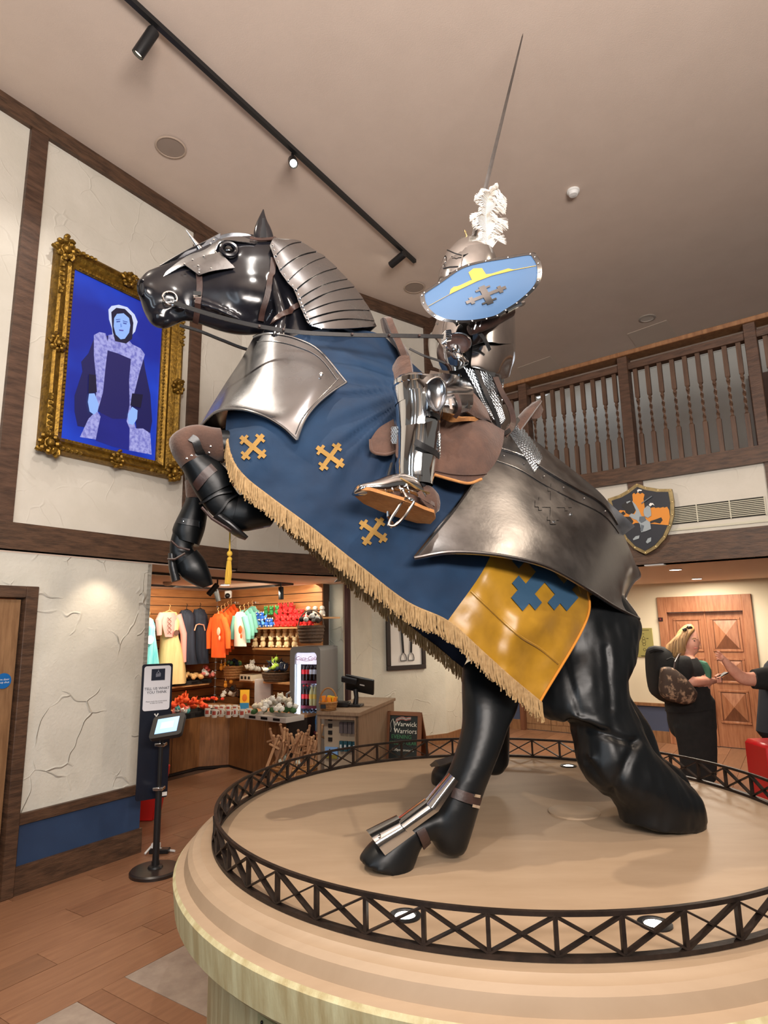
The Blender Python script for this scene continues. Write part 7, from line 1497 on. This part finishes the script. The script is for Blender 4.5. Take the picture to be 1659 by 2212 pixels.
for k, (dx, dy) in enumerate(((-11,-14),(-14,-9),(-14,-4),(-11,2))):
    g = G(); g.tube([V(1559+k*.4,1414+k*3,Y2-.2), V(1559+dx*.6,1414+k*2.6+dy*.4,Y2-.21), V(1559+dx,1414+k*2+dy*.6,Y2-.20)], [.010,.009,.006], 7); g.obj('finger', SKIN, w2)
g = G(); g.tube([V(1562,1422,Y2-.22), V(1556,1426,Y2-.24), V(1549,1424,Y2-.25)], [.011,.010,.007], 7); g.obj('thumb', SKIN, w2)
g = G(); g.rings(vloft([((1690,1436),(1682,1492),Y2-.09,.10), ((1655,1440),(1648,1490),Y2-.11,.085), ((1626,1446),(1628,1488),Y2-.13,.07)], dome=False)); g.obj('sleeve', BLKC, w2)
g = G(); g.rings(vloft([((1655,1436),(1742,1436),Y2,.14), ((1646,1470),(1750,1470),Y2,.165), ((1642,1520),(1748,1520),Y2,.165), ((1638,1580),(1752,1580),Y2,.18)], dome=True)); g.obj('tunic', mat('dark_tunic', srgb(20,24,34), .9), w2)
g = G(); g.sph(V(1694,1386,Y2), (.095,.10,.11), 14, 10); g.obj('hair', HAIR, w2)
sc_ = thing('suitcase', 'bright red suitcase standing at the right edge of the photo', 'suitcase', Vector((V(1668,1700,5.6).x, 5.6, 0)))
g = G(); c = Vector((V(1672,1700,5.6).x, 5.6, 0)); g.box(c+UPZ*.30+Vector((0,0,0)), .24, .36, .54); g.obj('shell', cm('case_red', 170, 14, 22, .3), sc_, bevel=.03)
for q in (-.08, .08):
    g = G(); g.lathe([(.022,-.012),(.022,.012)], c+Vector((q,-.15,.022)), 12, ax=(Vector((0,1,0)), UPZ, Vector((1,0,0)))); g.obj('wheel', BLACK, sc_)
for k in range(4): g = G(); g.box(c+Vector((-.09+.06*k,-.182,.3)), .012, .012, .46); g.obj('rib', cm('case_red', 170, 14, 22, .3), sc_)
# ============================================================ PORTRAIT SCREEN
a0 = Lt(85,975,.07); a1 = Lt(130,515,.07); b0_ = Lt(385,1030,.07); T0, T1 = (a0[0]+a1[0])/2, b0_[0]; Z0, Z1 = (a0[1]+b0_[1])/2, a1[1]-.02
s0 = Lt(150,760,.05)[0]; s1_ = Lt(340,985,.05)[0]; S0 = Lt(135,945,.05)[1]; S1 = Lt(166,580,.05)[1]
por = thing('portrait_screen', 'glowing blue full-length costume portrait screen in an ornate gilt frame on the left wall', 'picture', Lp((T0+T1)/2)+LN*.03+UPZ*Z0)
WP = lambda t, z, p: Lp(t)+LN*p+UPZ*z
def rail(p, q, pi, qi, name):     # mitred moulding between outer p,q and inner pi,qi (t,z)
    g = G(); prof = [(0,.0),(0,.05),(.10,.085),(.22,.095),(.34,.07),(.48,.062),(.60,.05),(.74,.062),(.86,.045),(1,.035),(1,0)]
    R = []
    for (o, i) in ((p, pi), (q, qi)): R.append([WP(lerp(o[0], i[0], u), lerp(o[1], i[1], u), h) for u, h in prof])
    n = 24; g.rings([[lerp(a, b, k/n) for a, b in zip(*R)] for k in range(n+1)]); return g.obj(name, FRAMEG, por, auto=30)
O = [(T0,Z0),(T1,Z0),(T1,Z1),(T0,Z1)]; I = [(s0,S0),(s1_,S0),(s1_,S1),(s0,S1)]
for k in range(4): rail(O[k], O[(k+1)%4], I[k], I[(k+1)%4], 'frame_rail')
def scroll(ct, cz, s, seed, name='carved_ornament'):
    rnd = random.Random(seed); g = G()
    for k in range(7):
        a = rnd.random()*6.28; r = s*(.25+.65*rnd.random()); x, z = ct+math.cos(a)*r*.8, cz+math.sin(a)*r*.8; q = s*(.22+.12*rnd.random()); P = []
        for j in range(11): th = j*.62+a; rr = q*(1-j/12); P.append(WP(x+math.cos(th)*rr, z+math.sin(th)*rr, .085+.012*math.sin(j)))
        g.tube(P, [.015*s/.1*(1-j/16) for j in range(11)], 6)
    for k in range(8): a = k*.785; g.sph(WP(ct+math.cos(a)*s*.55, cz+math.sin(a)*s*.55, .082), (.022*s/.1,.03*s/.1,.022*s/.1), 8, 6)
    g.sph(WP(ct, cz, .09), .03*s/.1, 10, 7); return g.obj(name, FRAMEG, por)
ins = .05
for k, (t, z) in enumerate(((T0+ins,Z0+ins),(T1-ins,Z0+ins),(T1-ins,Z1-ins),(T0+ins,Z1-ins))): scroll(t, z, .11, k)
for k, (t, z) in enumerate((((T0+T1)/2,Z0+.04),((T0+T1)/2,Z1-.04),(T0+.05,(Z0+Z1)/2),(T1-.05,(Z0+Z1)/2))): scroll(t, z, .085, k+10)
for k in range(24):     # leaf run along the rails
    u = k/24; 
for side in range(4):
    p, q = O[side], O[(side+1)%4]; pi, qi = I[side], I[(side+1)%4]; g = G(); L = math.hypot(q[0]-p[0], q[1]-p[1]); n = int(L/.035)
    for k in range(2, n-1):
        u = k/n; t = lerp(lerp(p[0],q[0],u), lerp(pi[0],qi[0],u), .88); z = lerp(lerp(p[1],q[1],u), lerp(pi[1],qi[1],u), .88); g.sph(WP(t, z, .045), (.013,.010,.013), 6, 5)
    for k in range(3, int(n*.28)):
        for uu in (k/n, 1-k/n):
            t = lerp(lerp(p[0],q[0],uu), lerp(pi[0],qi[0],uu), .2); z = lerp(lerp(p[1],q[1],uu), lerp(pi[1],qi[1],uu), .2); g.sph(WP(t+random.uniform(-.008,.008), z+random.uniform(-.008,.008), .098), (.022,.012,.016), 6, 5)
    o = g.obj('beaded_edge', FRAMEG, por); o['kind'] = 'stuff'
def emi(name, r, g_, b, s=1.0, c2=None):
    if name in MATS: return MATS[name]
    m = bpy.data.materials.new(name); m.use_nodes = True; nt = m.node_tree; B = nt.nodes['Principled BSDF']; col = srgb(r, g_, b); B.inputs['Base Color'].default_value = (.01,.01,.02,1); B.inputs['Roughness'].default_value = .3
    B.inputs['Emission Strength'].default_value = s; B.inputs['Emission Color'].default_value = (*col, 1)
    if c2:
        tc = nt.nodes.new('ShaderNodeTexCoord'); n = nt.nodes.new('ShaderNodeTexNoise'); n.inputs['Scale'].default_value = c2[1]; n.inputs['Detail'].default_value = 3; nt.links.new(tc.outputs['Object'], n.inputs[0]); r_ = nt.nodes.new('ShaderNodeValToRGB'); r_.color_ramp.elements[0].position = .38; r_.color_ramp.elements[1].position = .66
        r_.color_ramp.elements[0].color = (*col, 1); r_.color_ramp.elements[1].color = (*srgb(*c2[0]), 1); nt.links.new(n.outputs[0], r_.inputs[0]); nt.links.new(r_.outputs[0], B.inputs['Emission Color'])
    MATS[name] = m; return m
g = G(); g.hexa([WP(s0,S0,.02), WP(s1_,S0,.02), WP(s1_,S0,.01), WP(s0,S0,.01), WP(s0,S1,.02), WP(s1_,S1,.02), WP(s1_,S1,.01), WP(s0,S1,.01)]); scr = g.obj('screen', emi('screen_blue', 8,34,150, 1.0, ((22,74,215), 1.3)), por, smooth=False)
LZ = [0]
def pp(pts, name, m):     # flat printed shape of the picture, given in zoomed pixel coordinates
    LZ[0] += 1; q = [Lq(60+x/3.8143, 480+y/3.8143, .021+.0006*LZ[0]) for x, y in pts]
    g = G(); g.prism(q, -LN*.0004); return g.obj(name, m, scr, smooth=False)
E1_ = emi('pic_sleeve', 24,24,84); E2_ = emi('pic_dress', 30,28,92); E3_ = emi('pic_fur', 176,176,236, .95, ((120,120,200), 40)); E4_ = emi('pic_skin', 150,186,250); E5_ = emi('pic_black', 16,14,44); E6_ = emi('pic_white', 214,224,255, .95); E7_ = emi('pic_skirt', 24,30,120, 1, ((34,40,140), 3))
pp([(545,960),(500,1080),(440,1150),(450,1230),(385,1430),(385,1560),(410,1680),(470,1690),(560,1560),(700,1500),(880,1560),(900,1750),(960,1830),(1000,1780),(1025,1640),(1010,1420),(965,1200),(950,1080),(820,980),(680,930)], 'sleeves', E1_)
pp([(600,1540),(560,1800),(700,1850),(835,1880),(860,1700),(830,1560),(720,1500)], 'skirt', E7_)
pp([(650,1055),(625,1300),(580,1560),(700,1620),(830,1620),(850,1300),(852,1130),(760,1080)], 'bodice', E2_)
pp([(545,930),(590,905),(640,915),(665,1000),(640,1200),(620,1400),(575,1560),(600,1600),(560,1790),(430,1770),(500,1620),(560,1560),(565,1300),(545,1100)], 'fur_collar', E3_)
pp([(850,1000),(930,1040),(965,1090),(920,1240),(880,1400),(850,1520),(890,1700),(950,1700),(1010,1740),(1020,1915),(835,1880),(840,1700),(815,1640),(840,1500),(835,1300),(850,1130)], 'fur_collar', E3_)
pp([(665,930),(700,925),(760,990),(840,980),(870,1020),(855,1130),(740,1080),(655,1055)], 'lace_yoke', E3_)
pp([(665,720),(690,690),(750,680),(820,700),(880,760),(905,820),(885,900),(855,935),(830,960),(700,930),(695,880),(670,800)], 'hood', E6_)
pp([(688,740),(730,705),(800,715),(855,770),(870,830),(860,960),(810,1000),(720,980),(700,900),(695,850)], 'hood_lining', E5_)
pp([(712,790),(735,755),(790,750),(835,790),(845,850),(835,910),(800,960),(765,965),(725,925),(708,860)], 'face', E4_)
pp([(730,815),(760,812),(762,822),(732,826)], 'eye', emi('pic_shade', 70,90,170)); pp([(785,825),(815,832),(813,842),(786,836)], 'eye', emi('pic_shade', 70,90,170)); pp([(762,835),(770,835),(778,862),(764,866)], 'nose', emi('pic_skin2', 110,146,226)); pp([(750,884),(790,888),(786,898),(755,895)], 'mouth', emi('pic_lip', 90,80,170)); pp([(725,800),(762,797),(764,802),(727,807)], 'eyebrow', emi('pic_shade', 70,90,170)); pp([(783,810),(822,820),(821,826),(784,817)], 'eyebrow', emi('pic_shade', 70,90,170))
pp([(505,1250),(560,1260),(570,1400),(500,1410)], 'cuff', E5_); pp([(860,1410),(950,1420),(930,1530),(845,1510)], 'cuff', E5_)
pp([(505,1412),(550,1410),(585,1500),(575,1560),(545,1585),(510,1560),(495,1480)], 'hand', E4_); pp([(860,1520),(905,1550),(900,1620),(870,1670),(830,1660),(825,1580)], 'hand', E4_)
# ============================================================ CREST ON THE RIGHT WALL
c6 = lambda pts, off: [Rq(1260+x/4.158, 1020+y/4.158, off) for x, y in pts]
cst = thing('knight_crest', 'wall-mounted navy and orange shield crest with a rearing knight and castle, gold studded border', 'shield', Rp(Rt(1385,1100)[0])+UPZ*2.35)
rimo = [(480,100),(560,130),(680,150),(795,150),(815,260),(815,380),(790,480),(740,590),(660,680),(560,738),(460,690),(380,610),(310,500),(262,400),(240,320),(218,238),(320,205),(400,160)]
g = G(); g.prism(c6(rimo, .09), RN*-.03); g.obj('border', mat('crest_gold', srgb(150,132,92), .4, metal=.6, col2=srgb(120,104,70), scale=20), cst, auto=30)
rimi = [(515+(x-515)*.88, 415+(y-415)*.90) for x, y in rimo]
g = G(); g.prism(c6(rimi, .096), RN*-.01); fld = g.obj('field', cm('crest_navy', 24, 28, 40, .5), cst, auto=30)
for i in range(len(rimo)):
    x, y = rimo[i]; p = c6([(515+(x-515)*.945, 415+(y-415)*.955)], .091)[0]; rivet(cst, p, RN, .006, BRASS)
CO = cm('crest_orange', 214, 136, 44, .6)
def cf(pts, name, m, lift): g = G(); g.prism(c6(pts, .097+lift), RN*-.003); return g.obj(name, m, fld, smooth=False)
cf([(440,200),(455,185),(470,198),(490,182),(510,195),(530,185),(550,200),(540,240),(552,320),(610,322),(612,318),(640,315),(645,322),(680,316),(685,322),(720,312),(725,320),(752,310),(770,340),(778,400),(765,476),(600,462),(470,455),(325,528),(290,440),(275,410),(300,400),(305,360),(330,340),(375,345),(440,330),(445,250)], 'castle', CO, .002)
CK = cm('crest_black', 20, 18, 20, .5); CS = cm('crest_silver', 150, 160, 166, .35); CSD = cm('crest_silver_dark', 90, 100, 110, .35)
cf([(350,290),(390,262),(415,240),(430,262),(455,280),(470,340),(455,370),(410,380),(380,365),(372,330),(345,312)], 'horse_head', CK, .005); cf([(365,400),(420,400),(450,440),(430,480),(400,460),(385,440),(370,430)], 'foreleg', CK, .005); cf([(320,380),(360,350),(380,375),(340,400)], 'foreleg', CK, .005)
cf([(600,440),(660,420),(700,405),(712,430),(690,460),(640,450),(600,460)], 'tail', CK, .005)
cf([(435,255),(470,290),(500,340),(520,390),(560,420),(600,450),(608,510),(560,530),(520,540),(510,470),(480,430),(450,420),(410,395),(430,370),(460,380),(475,350)], 'horse_body', CS, .007)
cf([(545,330),(575,300),(600,310),(608,350),(610,390),(580,410),(550,395),(540,360)], 'rider', CS, .010); cf([(505,400),(550,395),(565,430),(520,455),(500,435)], 'saddle', CSD, .012); cf([(588,296),(600,276),(625,278),(640,300),(620,290),(604,306)], 'plume', WHITE, .012); cf([(520,275),(612,212),(618,218),(524,284)], 'sword', CSD, .012)
cf([(470,575),(505,568),(500,595),(450,612),(446,600)], 'hoof', CS, .006); cf([(580,595),(610,585),(608,620),(575,640),(562,628)], 'hoof', CS, .006); cf([(520,470),(545,480),(530,530),(512,525)], 'leg_plate', CSD, .012); cf([(484,160),(500,152),(528,160),(520,170),(500,168),(488,185)], 'flag', WHITE, .006)
cf([(385,268),(420,255),(425,262),(392,282)], 'face_plate', CS, .008)
# ============================================================ LIFT DOORS (door_2), door_3, plaque
def dstruct(name, loc): t = bpy.data.objects.new(name, None); C.objects.link(t); t.location = loc; t['kind'] = 'structure'; return t
D2 = dstruct('door_2', Ep((et0+et1)/2)); jw = Et(1440,1400)[0]-Et(1425,1400)[0]+.02; ih = 1.72
for a in ((et0, et0+jw, 0, zE), (et1-jw, et1, 0, zE)): g = G(); hbox(g, EP, Rd, RN, *a, -.12, .03); g.obj('jamb', CHER, D2, bevel=.004)
g = G(); hbox(g, EP, Rd, RN, et0+jw, et1-jw, ih, zE, -.12, .025); g.obj('lintel', CHER, D2, bevel=.004)
mid = (et0+et1)/2+.0
for li, (x0, x1) in enumerate(((et0+jw, mid), (mid, et1-jw))):
    g = G(); hbox(g, EP, Rd, RN, x0+.002, x1-.002, .01, ih-.005, -.09, -.06); lf = g.obj('door_leaf', CHER, D2, smooth=False)
    st = .055; rows_ = [(.30,.72), (.80,1.12), (1.20,1.64)]
    for z0_, z1_ in rows_:
        for q in range(1):
            pa, pb = x0+st, x1-st
            g = G(); hbox(g, EP, Rd, RN, pa, pb, z0_, z1_, -.06, -.055); g.obj('panel_field', CHERD, lf, smooth=False)
            for a in ((pa, pb, z0_, z0_+.03), (pa, pb, z1_-.03, z1_), (pa, pa+.03, z0_+.03, z1_-.03), (pb-.03, pb, z0_+.03, z1_-.03)): g = G(); hbox(g, EP, Rd, RN, *a, -.06, -.045); g.obj('moulding', CHER, lf, bevel=.004)
            cx_, cz_ = (pa+pb)/2, (z0_+z1_)/2; g = G(); q1 = [WPt for WPt in ()]
            PQ = lambda t, z, p: Ep(t)+RN*p+UPZ*z
            a_, b_, c_, d_ = (pa+.04, z0_+.04), (pb-.04, z0_+.04), (pb-.04, z1_-.04), (pa+.04, z1_-.04); v = [PQ(*a_, -.054), PQ(*b_, -.054), PQ(*c_, -.054), PQ(*d_, -.054), PQ(cx_, cz_, -.02)]
            g = G(); g.add([v[0], v[1], v[4]], [(0,1,2)]); g.obj('pyramid_facet', CHERD, lf, smooth=False)
            g = G(); g.add(v, [(1,2,4),(2,3,4),(3,0,4)]); g.obj('pyramid_panel', CHER, lf, smooth=False)
g = G(); hbox(g, EP, Rd, RN, mid-.012, mid+.012, .01, ih, -.06, -.035); g.obj('meeting_stile', CHER, D2, bevel=.003)
tq, zq = Et(1427,1338,.03); g = G(); hbox(g, EP, Rd, RN, tq-.03, tq+.03, zq-.025, zq+.025, .03, .04); ss = g.obj('lift_sign', cm('lift_dark', 40, 10, 12), D2, smooth=False); write(ss, '0', Ep(tq)+RN*.04+UPZ*zq, Rd, UPZ, .03, cm('lift_led', 200, 60, 60))
D3 = dstruct('door_3', Ep((dt0+dt1)/2))
for a in ((dt0, dt0+.07, 0, 1.76), (dt1-.07, dt1, 0, 1.76), (dt0, dt1, 1.68, 1.76)): g = G(); hbox(g, EP, Rd, RN, *a, -.12, .03); g.obj('jamb', CHERD, D3, bevel=.004)
dm = (dt0+dt1)/2
for x0, x1 in ((dt0+.07, dm), (dm, dt1-.07)):
    g = G(); hbox(g, EP, Rd, RN, x0+.003, x1-.003, .01, 1.68, -.09, -.05); lf = g.obj('door_leaf', OAKL, D3, smooth=False); n = 4
    for k in range(n): g = G(); hbox(g, EP, Rd, RN, lerp(x0, x1, k/n)+.006, lerp(x0, x1, (k+1)/n)-.006, .1, 1.6, -.05, -.042); g.obj('board', OAKL, lf, smooth=False)
g = G(); hbox(g, EP, Rd, RN, dt1+.02, dt1+.10, 0, ZS, 0, .03); struct(g.obj('trim_15', OAKM, smooth=False))
p0, p1 = Et(1369,1357,.02), Et(1414,1420,.02); t = thing('brass_plaque', 'square brass plaque with engraved crest on the cream wall by the lift doors', 'plaque', Ep((p0[0]+p1[0])/2)+UPZ*p1[1])
g = G(); hbox(g, EP, Rd, RN, p0[0], p1[0], p1[1], p0[1], .005, .02); pq_ = g.obj('plate', cm('plaque_brass', 170, 160, 96, .35, metal=.4), t, bevel=.003)
INK = cm('plaque_ink', 70, 62, 30)
cx_ = (p0[0]+p1[0])/2; zz = lambda u: lerp(p0[1], p1[1], u)
for u, w_ in ((.07,.8),(.20,.12),(.28,.06),(.95,.6),(.97,.5)): g = G(); hbox(g, EP, Rd, RN, cx_-.1*w_, cx_+.1*w_, zz(u)-.004, zz(u)+.004, .02, .022); g.obj('engraved_line', INK, pq_, smooth=False)
for u, s in ((.36,.02),(.46,.026),(.56,.02),(.74,.018)): g = G(); g.tube([Ep(cx_)+RN*.021+UPZ*(zz(u))+Rd*s*math.cos(a)+UPZ*s*math.sin(a) for a in [i*math.pi/4 for i in range(9)]], .003, 4); g.obj('engraved_crest', INK, pq_)
for s in (-1, 1): g = G(); hbox(g, EP, Rd, RN, cx_+s*.05-.014, cx_+s*.05+.014, zz(.36)-.005, zz(.36)+.005, .02, .022); g.obj('engraved_arrow', INK, pq_, smooth=False)
